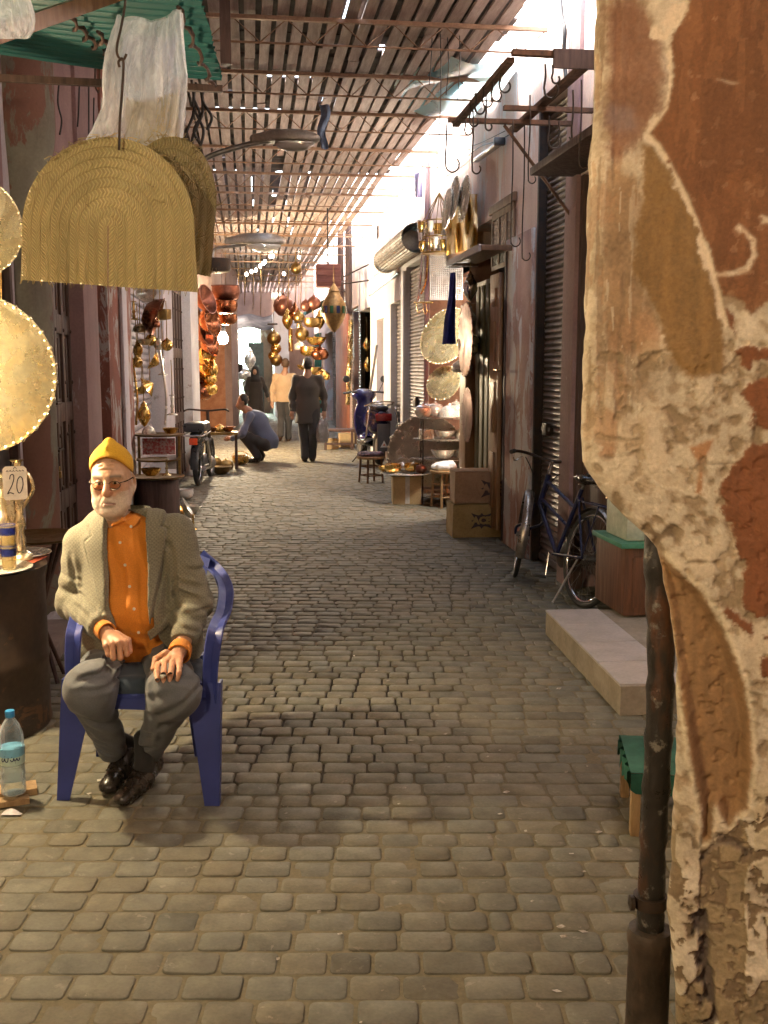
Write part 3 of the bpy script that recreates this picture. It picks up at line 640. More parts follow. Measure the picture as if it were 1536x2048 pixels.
# ------------------------------------------------------------------ soft modelling: distance fields turned into one smooth surface
class Field:
    def __init__(s, lo, hi, h):
        s.lo = np.array(lo, float); s.h = h; s.n = np.ceil((np.array(hi, float) - s.lo) / h).astype(int) + 1
        s.F = np.full(s.n, 1.0, dtype=np.float32)
        s.ax = [s.lo[i] + np.arange(s.n[i]) * h for i in range(3)]
    def _sub(s, lo, hi):
        a = np.clip(np.floor((np.array(lo) - s.lo) / s.h).astype(int), 0, s.n - 1); b = np.clip(np.ceil((np.array(hi) - s.lo) / s.h).astype(int) + 1, 1, s.n)
        if np.any(b <= a): return None
        sl = tuple(slice(a[i], b[i]) for i in range(3)); X, Y, Z = np.meshgrid(*[s.ax[i][sl[i]] for i in range(3)], indexing='ij', sparse=True); return sl, X, Y, Z
    def op(s, fn, lo, hi, k=.01, mode='add'):
        m = k + 4 * s.h; q = s._sub(np.array(lo) - m, np.array(hi) + m)
        if q is None: return s
        sl, X, Y, Z = q; d = fn(X, Y, Z).astype(np.float32); A = s.F[sl]
        if mode == 'add': 
            hh = np.maximum(k - np.abs(A - d), 0) / max(k, 1e-6); s.F[sl] = np.minimum(A, d) - hh * hh * k * .25
        elif mode == 'sub':
            d = -d; hh = np.maximum(k - np.abs(A - d), 0) / max(k, 1e-6); s.F[sl] = np.maximum(A, d) + hh * hh * k * .25
        return s
    def ball(s, c, r, k=.01, mode='add'): return s.ell(c, (r, r, r), k, mode)
    def ell(s, c, r, k=.01, mode='add', R=None):
        c = np.array(c, float); r = np.array(r, float); m = max(r)
        def fn(X, Y, Z):
            x, y, z = X - c[0], Y - c[1], Z - c[2]
            if R is not None:
                x, y, z = R[0][0] * x + R[1][0] * y + R[2][0] * z, R[0][1] * x + R[1][1] * y + R[2][1] * z, R[0][2] * x + R[1][2] * y + R[2][2] * z
            k0 = np.sqrt((x / r[0]) ** 2 + (y / r[1]) ** 2 + (z / r[2]) ** 2); k1 = np.sqrt((x / r[0] ** 2) ** 2 + (y / r[1] ** 2) ** 2 + (z / r[2] ** 2) ** 2)
            return k0 * (k0 - 1) / np.maximum(k1, 1e-6)
        e = m if R is not None else r
        return s.op(fn, c - e, c + e, k, mode)
    def cap(s, a, b, ra, rb=None, k=.01, mode='add', fold=None, sq=None):
        a = np.array(a, float); b = np.array(b, float); rb = ra if rb is None else rb; ab = b - a; L2 = max(ab.dot(ab), 1e-9)
        def fn(X, Y, Z):
            t = np.clip(((X - a[0]) * ab[0] + (Y - a[1]) * ab[1] + (Z - a[2]) * ab[2]) / L2, 0, 1)
            dx, dy, dz = X - a[0] - t * ab[0], Y - a[1] - t * ab[1], Z - a[2] - t * ab[2]
            if sq is not None: dx, dy, dz = dx / sq[0], dy / sq[1], dz / sq[2]
            d = np.sqrt(dx * dx + dy * dy + dz * dz) - (ra + (rb - ra) * t)
            if fold is not None: d = d + fold(X, Y, Z, t)
            return d
        m = max(ra, rb) * (max(sq) if sq is not None else 1); return s.op(fn, np.minimum(a, b) - m, np.maximum(a, b) + m, k, mode)
    def chain(s, pts, rs, k=.01, mode='add', **kw):
        for i in range(len(pts) - 1): s.cap(pts[i], pts[i + 1], rs[i], rs[i + 1], k, mode, **kw)
        return s
    def grid(s): return np.meshgrid(*s.ax, indexing='ij', sparse=True)
    def noise(s, amp, freq, stretch=(1, 1, 1)):
        X, Y, Z = np.meshgrid(*s.ax, indexing='ij'); near = np.abs(s.F) < .04
        P = np.stack([X[near] * freq * stretch[0], Y[near] * freq * stretch[1], Z[near] * freq * stretch[2]], -1) + 50
        s.F[near] += ((fbm(P, 2) - .37) * 2 * amp).astype(np.float32); return s
    def at(s, p):
        """trilinear samples at points p (N,3)"""
        q = (np.asarray(p, float) - s.lo) / s.h; i = np.clip(np.floor(q).astype(int), 0, s.n - 2); f = q - i; r = 0
        for dx in (0, 1):
            for dy in (0, 1):
                for dz in (0, 1):
                    w = (f[:, 0] if dx else 1 - f[:, 0]) * (f[:, 1] if dy else 1 - f[:, 1]) * (f[:, 2] if dz else 1 - f[:, 2]); r = r + w * s.F[i[:, 0] + dx, i[:, 1] + dy, i[:, 2] + dz]
        return r
    def mesh(s, relax=1):
        F = s.F; I = F < 0; n = s.n; c = tuple(n - 1)
        cnt = np.zeros(c, np.int8)
        for dx in (0, 1):
            for dy in (0, 1):
                for dz in (0, 1): cnt += I[dx:n[0] - 1 + dx, dy:n[1] - 1 + dy, dz:n[2] - 1 + dz]
        act = (cnt > 0) & (cnt < 8); idx = np.full(c, -1, np.int64); ii = np.argwhere(act); idx[act] = np.arange(len(ii))
        acc = np.zeros((len(ii), 3)); w = np.zeros(len(ii))
        corners = [(x, y, z) for x in (0, 1) for y in (0, 1) for z in (0, 1)]
        V = {q: F[ii[:, 0] + q[0], ii[:, 1] + q[1], ii[:, 2] + q[2]].astype(float) for q in corners}
        for q in corners:
            for a in range(3):
                if q[a] == 0:
                    p = list(q); p[a] = 1; v0, v1 = V[q], V[tuple(p)]; m = (v0 < 0) != (v1 < 0); t = np.where(m, v0 / np.where(np.abs(v0 - v1) < 1e-9, 1, v0 - v1), 0)
                    for b in range(3): acc[:, b] += np.where(m, q[b] + (t if b == a else 0), 0)
                    w += m
        P = s.lo + (ii + acc / w[:, None]) * s.h
        quads = []
        for a in range(3):
            b, d = (a + 1) % 3, (a + 2) % 3; sl0 = [slice(None)] * 3; sl1 = [slice(None)] * 3; sl0[a] = slice(0, -1); sl1[a] = slice(1, None)
            i0, i1 = I[tuple(sl0)], I[tuple(sl1)]; e = np.argwhere(i0 != i1)
            ok = (e[:, b] > 0) & (e[:, d] > 0) & (e[:, b] < n[b] - 1) & (e[:, d] < n[d] - 1); e = e[ok]
            def cell(ob, od):
                g = e.copy(); g[:, b] -= ob; g[:, d] -= od; return idx[g[:, 0], g[:, 1], g[:, 2]]
            q = np.stack([cell(1, 1), cell(0, 1), cell(0, 0), cell(1, 0)], -1); fl = i0[e[:, 0], e[:, 1], e[:, 2]]
            q[~fl] = q[~fl][:, ::-1]; quads.append(q)
        Q = np.concatenate(quads)
        for _ in range(relax):
            S_ = np.zeros_like(P); k = np.zeros(len(P))
            for a, b in ((0, 1), (1, 2), (2, 3), (3, 0)):
                np.add.at(S_, Q[:, a], P[Q[:, b]]); np.add.at(k, Q[:, a], 1)
            P = P * .5 + .5 * S_ / np.maximum(k, 1)[:, None]
        return P, Q
def polysdf(poly):
    A = np.array(poly, float)
    def fn(x, z):
        shp = np.broadcast(x, z).shape; x = np.broadcast_to(x, shp); z = np.broadcast_to(z, shp); d = np.full(shp, 1e9); sgn = np.ones(shp)
        for i in range(len(A)):
            a, b = A[i], A[i - 1]; ex, ez = b - a; wx, wz = x - a[0], z - a[1]; t = np.clip((wx * ex + wz * ez) / max(ex * ex + ez * ez, 1e-12), 0, 1)
            d = np.minimum(d, (wx - ex * t) ** 2 + (wz - ez * t) ** 2)
            c1 = z >= a[1]; c2 = z < b[1]; c3 = ex * wz > ez * wx; fl = (c1 & c2 & c3) | (~c1 & ~c2 & ~c3); sgn = np.where(fl, -sgn, sgn)
        return sgn * np.sqrt(d)
    return fn
def merge(parts):
    V = []; Q = []; n = 0
    for v, q in parts: V.append(v); Q.append(np.asarray(q) + n); n += len(v)
    return np.concatenate(V), np.concatenate(Q)
# ------------------------------------------------------------------ the seated man
MD = 3.9; MB0 = CR * ((270 - 768) / F_PX * MD) + CF * MD
MRZ = -YAW
def mm(px, py, d):
    q = at(px, py, d) - MB0; return np.array([q.dot(CR), q.dot(CF), q.z])
def mxz(poly, d=3.76): return [(mm(x, y, d)[0], mm(x, y, d)[2]) for x, y in poly]
def cloth(name, c1, c2, rough=.9, scale=300, bump=.25, weave=None, big=None):
    t = NT(name); n = t.noise(6, 5, .6); col = t.mix(t.ramp(n, [(.35, 0), (.65, 1)]), c1, tuple(x * .86 for x in c1))
    if weave:
        w = weave; a = t.n('ShaderNodeTexChecker'); a.inputs['Scale'].default_value = w; t.l(t.co((1, .6, 1)), a.inputs[0]); a.inputs[1].default_value = tuple(c1) + (1,); a.inputs[2].default_value = tuple(c2) + (1,)
        g = t.n('ShaderNodeTexWave', wave_type='BANDS', bands_direction='Z'); g.inputs['Scale'].default_value = 50; g.inputs['Distortion'].default_value = 1.0; t.l(t.co(), g.inputs[0])
        g2 = t.n('ShaderNodeTexWave', wave_type='BANDS', bands_direction='X'); g2.inputs['Scale'].default_value = 50; g2.inputs['Distortion'].default_value = 1.0; t.l(t.co(), g2.inputs[0])
        col = t.mix(.5, t.mix(t.math('MULTIPLY', t.math('ADD', g.outputs['Fac'], g2.outputs['Fac']), .5), c1, c2), a.outputs[0])
    f = t.noise(scale, 3, .6); col = t.mix(1, col, t.ramp(f, [(.25, .78), (.75, 1.2)]), 'MULTIPLY')
    t.set(Base_Color=col, Roughness=rough, Sheen_Weight=.12, Normal=t.bump(f, bump, .002)); return t.m
m_tweed = cloth('tweed_cloth', (.225, .208, .145), (.125, .119, .09), .92, 260, .4, weave=135)
m_shirt = cloth('orange_cotton', (.66, .225, .018), (.6, .2, .015), .8, 300, .15)
m_trouser = cloth('grey_flannel', (.122, .128, .138), (.086, .090, .098), .9, 260, .2)
m_sock = cloth('black_sock', (.02, .018, .018), (.02, .02, .02), .9)
m_leather = M('black_leather', (.022, .018, .016), (.04, .03, .024), .28, 0, 30, .15, 60, .002)
m_knit = cloth('yellow_knit', (.80, .50, .015), (.7, .4, .02), .9, 220, .5)
def skin(name, base=(.52, .30, .19)):
    t = NT(name); a = t.n('ShaderNodeAttribute', attribute_name='tint'); n = t.noise(60, 4, .6); n2 = t.noise(300, 3, .6)
    t.set(Base_Color=t.mix(1, a.outputs['Color'], t.ramp(n, [(.3, .86), (.7, 1.1)]), 'MULTIPLY'), Roughness=.5, Subsurface_Weight=.12, Subsurface_Radius=(.02, .008, .004), Normal=t.bump(t.math('ADD', n, n2), .18, .002))
    t.b.inputs['Subsurface Scale'].default_value = .25; return t.m
m_skin = skin('skin')

HEAD_O = mm(224, 962, 3.92)
def hrot():
    return (Matrix.Rotation(rad(3), 3, 'Z') @ Matrix.Rotation(rad(1), 3, 'X') @ Matrix.Rotation(rad(-2), 3, 'Y'))
def make_head(neck_to):
    f = Field((-.115, -.16, -.22), (.115, .15, .15), .0023)
    f.ell((0, .018, .038), (.078, .098, .088)); f.ell((0, -.03, -.015), (.069, .066, .098), .03)
    for s in (-1, 1):
        f.cap((s * .056, .015, -.04), (s * .03, -.05, -.098), .026, .026, .03)
        f.ell((s * .043, -.052, -.022), (.027, .03, .026), .025); f.ell((s * .046, -.04, -.072), (.026, .035, .032), .025)
        f.cap((s * .012, -.088, .024), (s * .05, -.07, .026), .011, .010, .014)
    f.ell((0, -.068, -.103), (.03, .024, .022), .025)
    f.ell((0, -.080, -.060), (.032, .020, .020), .02)
    for s in (-1, 1): f.ell((s * .031, -.1, .003), (.021, .017, .0145), .012, 'sub')
    f.cap((0, -.088, .016), (0, -.116, -.026), .0095, .0145, .012); f.ball((0, -.117, -.03), .0145, .008)
    for s in (-1, 1): f.ell((s * .0135, -.104, -.033), (.0095, .012, .0085), .006)
    for s in (-1, 1):
        f.cap((s * .0165, -.104, -.034), (s * .035, -.092, -.066), .0035, .0028, .008, 'sub')
        f.cap((s * .018, -.09, -.016), (s * .04, -.083, -.02), .0025, .002, .008, 'sub')
    f.cap((-.027, -.094, -.0745), (0, -.1025, -.068), .003, .0042, .004, 'sub'); f.cap((.027, -.094, -.0745), (0, -.1025, -.068), .003, .0042, .004, 'sub')
    f.cap((-.014, -.0955, -.0775), (.014, -.0955, -.0775), .005, .005, .01)
    f.cap((-.012, -.1, -.088), (.012, -.1, -.088), .004, .004, .01, 'sub')
    # lids
    for s in (-1, 1):
        c = np.array((s * .031, -.0815, .003))
        def lid(X, Y, Z, c=c):
            d = np.sqrt((X - c[0]) ** 2 + (Y - c[1]) ** 2 + (Z - c[2]) ** 2) - .0145; return np.maximum(d, -(np.abs(Z - c[2] + .0006) - .0028))
        f.op(lid, c - .016, c + .016, .003)
        f.cap(c + (-s * .012, -.009, -.013), c + (s * .012, -.006, -.014), .005, .005, .008)
    for s in (-1, 1):
        R = Matrix.Rotation(rad(-s * 22), 3, 'Z') @ Matrix.Rotation(rad(12), 3, 'X')
        f.ell((s * .079, .018, -.008), (.009, .021, .034), .008, 'add', R); f.ell((s * .085, .013, -.003), (.006, .011, .019), .005, 'sub', R); f.ball((s * .079, .012, -.036), .009, .006)
    f.cap((0, .035, -.07), neck_to, .056, .062, .03); f.cap((0, -.03, -.125), tuple(np.array(neck_to) + (0, -.02, .02)), .02, .035, .035)
    f.noise(.0012, 60)
    for zz_ in (.05, .063, .076): f.cap((-.035, -.085 + (zz_ - .05) * .8, zz_), (.035, -.085 + (zz_ - .05) * .8, zz_ + .002), .0022, .0022, .006, 'sub')
    P, Q = f.mesh(1)
    x, y, z = P.T; ax = np.abs(x)
    n = fbm(P * 90 + 20, 3) - .37; n2 = fbm(P * 300 + 9, 2) - .37
    skin_c = np.tile(np.array([.50, .30, .185]), (len(P), 1)) * (1 + n[:, None] * .25)
    red = np.exp(-((ax - .04) / .022) ** 2 - ((z + .022) / .022) ** 2) * (y < 0) + np.exp(-(x / .018) ** 2 - ((z + .03) / .02) ** 2) * (y < -.09)
    skin_c = skin_c * (1 - .22 * red[:, None] * np.array([0.1, .9, 1]))
    edge = -.05 + .028 * np.clip((ax - .03) / .03, 0, 1) + .03 * n
    beard = 1 / (1 + np.exp((z - edge) / .005)); beard *= (z > -.142) * 1.0; beard *= np.where((ax > .032) & (z > -.03) & (y < -.02), .2, 1); beard *= np.where((ax < .03) & (z > -.046), 0, 1); beard *= (y < .04)
    hair = ((z > -.03 + .02 * n) & (y > .0 - .0 * z) & (ax > .055) & (z < .08) & (y < .1)) & ~((ax > .079) & (y < .05) & (z < .035))
    bc = np.array([.60, .56, .48]) * (1 + n2[:, None] * .8)
    c = skin_c * (1 - .66 * beard[:, None]) + bc * .66 * beard[:, None]; c[hair] = np.array([.42, .40, .38]) * (1 + n2[hair][:, None])
    lip = np.exp(-((z + .0735) / .0048) ** 2) * (ax < .026) * (y < -.085); c = c * (1 - .5 * lip[:, None] * np.array([.35, .85, .8]))
    mo = np.exp(-((z + .0685 + .006 * (ax / .027) ** 2) / .0026) ** 2) * (ax < .028) * (y < -.08); c = c * (1 - .8 * mo[:, None]) + np.array([.12, .045, .03]) * .8 * mo[:, None]
    brow = np.exp(-((z - .027 + .12 * np.maximum(ax - .035, 0)) / .0055) ** 2) * (ax > .013) * (ax < .056) * (y < -.055); c = c * (1 - .8 * brow[:, None]) + np.array([.15, .125, .10]) * .8 * brow[:, None]
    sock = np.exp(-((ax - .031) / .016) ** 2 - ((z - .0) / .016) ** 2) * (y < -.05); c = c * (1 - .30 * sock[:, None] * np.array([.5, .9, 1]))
    return P, Q, np.clip(c, .01, .95)
HP = HEAD_O
def h2m(P):
    R = np.array(hrot()); return (np.asarray(P) * np.array([.945, 1, 1.03])) @ R.T + HP
NECK = mm(236, 1075, 3.97)
neck_local = np.array(hrot()).T @ (NECK - HP)
def hand(f, wr, kn, mids, tips, rad_=.0098, thumb=None, wr_r=.03):
    """palm and five separate fingers of different lengths"""
    kn = [np.array(k) for k in kn]; wr = np.array(wr)
    f.cap(wr, wr + .4 * (np.mean(kn, 0) - wr), wr_r * .9, wr_r * .85, .01)
    base = [wr + .35 * (k - wr) for k in kn]
    for k, b in zip(kn, base): f.cap(b, k, .0135, .0118, .012)
    for k, m_, t_, r in zip(kn, mids, tips, (1, 1.05, 1.03, .92)):
        f.ball(k, .0118 * r, .004); f.chain([k] + [np.array(m_)] + [np.array(t_)], [.0108 * r, .0098 * r, .0085 * r], .0022)
        f.ball(np.array(m_), .0103 * r, .003)
    if thumb is not None: f.chain([np.array(p) for p in thumb], [.0145, .0125, .0098], .005)
    return f
def crease(f, a, b, d, amp, w):
    """a valley pressed into the cloth along the line between two points"""
    a = mm(a[0], a[1], d)[[0, 2]]; b = mm(b[0], b[1], d)[[0, 2]]; X, Y, Z = f.grid(); e = b - a; t = np.clip(((X - a[0]) * e[0] + (Z - a[1]) * e[1]) / e.dot(e), 0, 1)
    dd = np.sqrt((X - a[0] - t * e[0]) ** 2 + (Z - a[1] - t * e[1]) ** 2); tt = np.sin(PI * np.clip(t * .9 + .05, 0, 1)) ** .6
    q = amp * tt * (np.exp(-(dd / w) ** 2) - .55 * np.exp(-((dd - 1.9 * w) / w) ** 2)) * (Y < mm(270, 1300, d + .28)[1]); f.F += q.astype(np.float32)
def man():
    root = thing('person', 'seated elderly man in yellow knit cap, glasses, grey tweed jacket and orange shirt', 'person', tuple(MB0), MRZ)
    m = mm
    # joints
    shL, shR = m(165, 1090, 3.98), m(350, 1072, 3.96); elL, elR = m(148, 1205, 3.95), m(386, 1200, 3.90); wrL, wrR = m(203, 1256, 3.74), m(364, 1296, 3.73)
    hipL, hipR = m(218, 1322, 4.0), m(325, 1322, 4.0); knL, knR = m(178, 1378, 3.58), m(350, 1383, 3.58); anL, anR = m(226, 1500, 3.86), m(298, 1500, 3.88)
    def surf(field, px, py, d0=3.55, d1=4.05):
        ds = np.linspace(d0, d1, 400); P = np.array([m(px, py, d) for d in (d0, d1)]); P = P[0] + (P[1] - P[0]) * np.linspace(0, 1, 400)[:, None]
        ok = np.all((P > field.lo) & (P < field.lo + (field.n - 2) * field.h), 1); v_ = np.where(ok, field.at(np.clip(P, field.lo, field.lo + (field.n - 2) * field.h)), 1); i = np.argmax(v_ < .002); return P[i]
    # ---- trousers
    ft = Field((-.30, -.46, .05), (.30, .22, .66), .0056)
    ft.ell(m(272, 1318, 4.0), (.175, .15, .085), .03)
    def fk(mid, amp=.006): return lambda X, Y, Z, t: amp * np.sin(26 * t + 18 * (X + Z)) * np.exp(-((t - mid) / .4) ** 2) + .003 * np.sin(9 * t + 30 * X)
    ft.cap(hipL, knL, .094, .078, .06, fold=fk(.9, .004)); ft.cap(knL, anL, .077, .054, .06, fold=fk(.3, .003)); ft.cap(hipR, knR, .098, .085, .06, fold=fk(.9, .004)); ft.cap(knR, anR, .082, .053, .06, fold=fk(.3, .003))
    # sharp creases fanning from the knee and at the lap
    for seg in (((150, 1345), (262, 1345), 3.6, .010, .013), ((170, 1362), (258, 1362), 3.6, .006, .011), ((165, 1418), (232, 1480), 3.6, .011, .013), ((196, 1400), (262, 1500), 3.65, .005, .013), ((292, 1442), (368, 1400), 3.55, .013, .013), ((285, 1405), (345, 1385), 3.5, .006, .012), ((300, 1470), (352, 1436), 3.6, .006, .011), ((262, 1325), (300, 1352), 3.65, .010, .011), ((283, 1345), (330, 1318), 3.7, .009, .011), ((240, 1372), (226, 1420), 3.55, .007, .012), ((296, 1362), (312, 1400), 3.5, .007, .012), ((205, 1478), (240, 1500), 3.85, .008, .008), ((198, 1455), (236, 1478), 3.8, .006, .008), ((278, 1488), (318, 1476), 3.85, .008, .008), ((284, 1462), (326, 1450), 3.75, .006, .008), ((158, 1392), (222, 1512), 3.7, -.007, .009), ((330, 1420), (303, 1500), 3.7, -.006, .009), ((205, 1335), (255, 1332), 3.7, .007, .007), ((186, 1330), (215, 1312), 3.75, .006, .007), ((300, 1318), (345, 1305), 3.75, .006, .007), ((250, 1318), (238, 1350), 3.7, .008, .008), ((345, 1340), (392, 1352), 3.6, .006, .008), ((362, 1410), (395, 1380), 3.5, .008, .008), ((200, 1320), (262, 1308), 3.75, .007, .01)):
        crease(ft, *seg)
    ft.noise(.005, 13, (1, 1, 1))
    for p, e_ in ((anL, knL), (anR, knR)):
        dr = (p - e_) / np.linalg.norm(p - e_); o = p + dr * .006; q = ft._sub(o - .09, o + .09); sl, A, B_, C = q
        dd = -((A - o[0]) * dr[0] + (B_ - o[1]) * dr[1] + (C - o[2]) * dr[2]); rr = np.sqrt((A - o[0]) ** 2 + (B_ - o[1]) ** 2 + (C - o[2]) ** 2) - .085
        ft.F[sl] = np.maximum(ft.F[sl], -np.maximum(dd, rr)).astype(np.float32)
    # ---- body: head, neck, hands and what the clothes cover, one mesh
    hp, hq, hc = make_head(neck_local); parts = [(h2m(hp), hq)]; cols = [hc]
    fl = Field((-.22, -.40, .42), (.30, .0, .80), .0028)
    # fist of the image-left hand
    hand(fl, m(207, 1258, 3.735), [m(212, 1292, 3.655), m(225, 1288, 3.645), m(239, 1285, 3.645), m(251, 1285, 3.655)],
         [m(217, 1309, 3.645), m(227, 1316, 3.635), m(241, 1316, 3.635), m(254, 1309, 3.645)], [m(222, 1306, 3.68), m(230, 1311, 3.672), m(243, 1311, 3.672), m(254, 1303, 3.682)],
         thumb=[m(232, 1268, 3.70), m(256, 1281, 3.69), m(260, 1303, 3.665)])
    def lay(px, py, up): 
        q = surf(ft, px, py, 3.3, 4.0); v_ = q - np.array((CAM - MB0).dot(CR), dtype=float) * 0; c_ = np.array([(CAM - MB0).dot(CR), (CAM - MB0).dot(CF), HC]); return q + (c_ - q) / np.linalg.norm(c_ - q) * up
    hand(fl, m(360, 1303, 3.69), [lay(316, 1330, .026), lay(330, 1325, .030), lay(345, 1325, .030), lay(359, 1331, .026)],
         [lay(313, 1345, .018), lay(327, 1349, .020), lay(341, 1349, .020), lay(358, 1346, .018)], [lay(315, 1360, .009), lay(325, 1373, .009), lay(336, 1373, .009), lay(355, 1359, .009)],
         thumb=[m(332, 1306, 3.67), lay(312, 1318, .024), lay(306, 1338, .012)])
    hv, hq2 = fl.mesh(1); n = fbm(hv * 60 + 5, 3) - .37; parts.append((hv, hq2)); cols.append(np.array([.48, .25, .15]) * (1 + n[:, None] * .5))
    fb = Field((-.36, -.42, .02), (.36, .22, 1.05), .013)
    fb.cap(NECK, m(262, 1180, 3.97), .06, .1, .05); fb.ell(m(268, 1240, 3.97), (.13, .09, .13), .05); fb.cap(shL, shR, .05, .05, .04)
    fb.chain([shL, elL, wrL], [.045, .04, .03], .02); fb.chain([shR, elR, wrR], [.045, .04, .03], .02)
    fb.chain([hipL, knL, anL], [.075, .055, .035], .03); fb.chain([hipR, knR, anR], [.075, .055, .035], .03)
    bv, bq = fb.mesh(1); parts.append((bv, bq)); cols.append(np.tile(np.array([.5, .28, .18]), (len(bv), 1)))
    v, q = merge(parts); body = link_mesh('body', v, q, m_skin, root, False, 180, col=np.concatenate(cols))
    # eyes
    for s in (-1, 1):
        e = MB(); c = Vector(h2m(np.array([(s * .031, -.0815, .003)]))[0]); look = Vector(hrot() @ Vector((.12, -1, -.05))).normalized()
        e.lathe([(.0135 * math.sin(a), .0135 * math.cos(a)) for a in (PI, PI * .75, PI * .5, PI * .3, .42)] , 16, c, frame(look), 0)
        e.lathe([(.0135 * math.sin(a), .0135 * math.cos(a) + .0002) for a in (.42, .22, .0001)], 16, c, frame(look), 1)
        e.build('eye', [M('eye_white', (.7, .66, .6), None, .2, 0, 5, 0), M('dark_iris', (.03, .02, .015), None, .1, 0, 5, 0)], body, False, 180)
    # ---- shirt
    fs = Field((-.26, -.24, .40), (.27, .22, 1.08), .0055)
    def torso(f, g, k=.08):
        f.ell(m(255, 1118, 3.97), (.165 + g, .115 + g, .19 + g), k); f.ell(m(264, 1215, 3.93), (.165 + g, .150 + g, .13 + g), k); f.ell(m(272, 1290, 3.97), (.165 + g, .145 + g, .10 + g), k)
    torso(fs, 0); fs.cap(NECK, m(240, 1100, 3.97), .068, .09, .05); fs.cap(shL, shR, .05, .05, .05)
    def dv(f, poly, lo, hi, base, k=.004, d=3.8):
        pf = polysdf(mxz(poly, d)); B = base
        def fn(X, Y, Z): 
            return np.maximum(np.maximum(pf(X, Z), np.abs(B[1](X, Y, Z) - (lo + hi) / 2) - (hi - lo) / 2), Y - B[0])
        xs = [p[0] for p in mxz(poly, d)]; zs = [p[1] for p in mxz(poly, d)]
        return f.op(fn, (min(xs) - .01, -.3, min(zs) - .01), (max(xs) + .01, .1, max(zs) + .01), k)
    base_s = fs.F.copy()
    def samp(field, F):
        def fn(X, Y, Z):
            shp = np.broadcast(X, Y, Z).shape; ix = np.clip(np.round((X - field.lo[0]) / field.h).astype(int), 0, field.n[0] - 1); iy = np.clip(np.round((Y - field.lo[1]) / field.h).astype(int), 0, field.n[1] - 1); iz = np.clip(np.round((Z - field.lo[2]) / field.h).astype(int), 0, field.n[2] - 1)
            return F[np.broadcast_to(ix, shp), np.broadcast_to(iy, shp), np.broadcast_to(iz, shp)]
        return fn
    # drape: long folds running down from the collar and round the belly
    X, Y, Z = np.meshgrid(*fs.ax, indexing='ij'); nearm = (np.abs(fs.F) < .03) & (Y < .02)
    px_, pz_ = X[nearm], Z[nearm]; c0 = m(250, 1130, 3.8)
    u = px_ - (c0[0] + (pz_ - c0[2]) * -.14); fold = .0045 * np.sin(u * 95 + 1.5 * np.sin(pz_ * 14)) * np.exp(-((pz_ - c0[2]) / .17) ** 2) + .003 * np.sin(pz_ * 120 + px_ * 40) * np.exp(-((pz_ - m(280, 1285, 3.75)[2]) / .05) ** 2) 
    fs.F[nearm] += fold.astype(np.float32); fs.noise(.0035, 22, (1, 1, .5)); base_s = fs.F.copy()
    B = (.02, samp(fs, base_s))
    dv(fs, [(230, 1058), (254, 1058), (266, 1130), (292, 1298), (268, 1300), (244, 1130)], -.01, .0045, B)
    dv(fs, [(202, 1022), (204, 1042), (212, 1060), (221, 1057), (236, 1050), (222, 1030), (206, 1008)], -.01, .016, B)
    dv(fs, [(276, 1000), (273, 1035), (262, 1058), (250, 1062), (238, 1052), (256, 1034), (268, 1015)], -.01, .017, B)
    sv, sq = fs.mesh(1); shirt = link_mesh('shirt', sv, sq, m_shirt, body, False, 180)
    m_btn = M('shirt_button', (.78, .72, .62), None, .35, 0, 8, 0)
    for (px, py) in ((240, 1085), (250, 1130), (259, 1173), (268, 1218), (277, 1265), (262, 1053), (213, 1054)):
        p = surf(fs, px, py); b = MB(); b.lathe([(.0001, -.004), (.0052, -.004), (.0058, -.001), (.0052, .0012), (.003, .0004), (.0001, .0004)], 14, p, frame((.05, -1, .15))); b.build('button', m_btn, shirt, False)
    # cuffs
    for (a, b_, r) in ((wrL, m(211, 1262, 3.715), .036), (m(366, 1284, 3.76), m(359, 1305, 3.695), .043)):
        c = MB(); a = Vector(a); b2 = Vector(b_); ax = (b2 - a).normalized(); c.lathe([(r * .94, -.035), (r, -.02), (r * 1.02, .010), (r * 1.0, .0125), (r * .86, .0115), (r * .86, -.01)], 28, b2, frame(ax, (1, 0, 0))); c.build('cuff', m_shirt, shirt, False, 60)
    # ---- jacket
    fj = Field((-.38, -.30, .36), (.38, .26, 1.06), .0056)
    torso(fj, .022, .09); fj.ell(m(278, 1270, 3.99), (.225, .15, .15), .06)
    fj.cap(shL + (0, .0, .012), shR + (0, 0, .018), .062, .068, .06); fj.cap(m(205, 1050, 4.0), m(268, 1035, 4.0), .06, .06, .05)
    fj.ell(m(375, 1290, 4.0), (.06, .12, .09), .05); fj.ell(m(180, 1290, 4.0), (.05, .10, .08), .05)
    Fo = fj.F.copy()
    # hollow shell with an open front
    inner = Field((-.38, -.30, .36), (.38, .26, 1.06), .0056); torso(inner, .008, .09); inner.ell(m(278, 1275, 3.99), (.205, .13, .16), .06); inner.cap(NECK, m(240, 1100, 3.97), .072, .09, .05)
    fj.F = np.maximum(fj.F, -np.maximum(inner.F, -10))
    op = polysdf(mxz([(198, 985), (199, 1060), (206, 1130), (214, 1190), (224, 1245), (234, 1300), (240, 1340), (345, 1340), (330, 1312), (312, 1285), (303, 1250), (296, 1190), (288, 1110), (281, 1050), (276, 985)], 3.77))
    X, Y, Z = fj.grid(); open_d = np.maximum(op(X, Z), Y - .04); open_d = np.broadcast_to(open_d, fj.F.shape); fj.F = np.maximum(fj.F, -open_d).astype(np.float32)
    hem = polysdf(mxz([(60, 1330), (480, 1330), (480, 1600), (60, 1600)], 3.9)); fj.F = np.maximum(fj.F, -np.broadcast_to(hem(X, Z), fj.F.shape)).astype(np.float32)
    def foldE(mid, amp=.006, fq=60):
        return lambda X, Y, Z, t: amp * np.sin(t * fq * .35 + 6 * (X + Y)) * np.exp(-((t - mid) / .35) ** 2) + .003 * np.sin(t * 21 + 25 * Z + 13 * X)
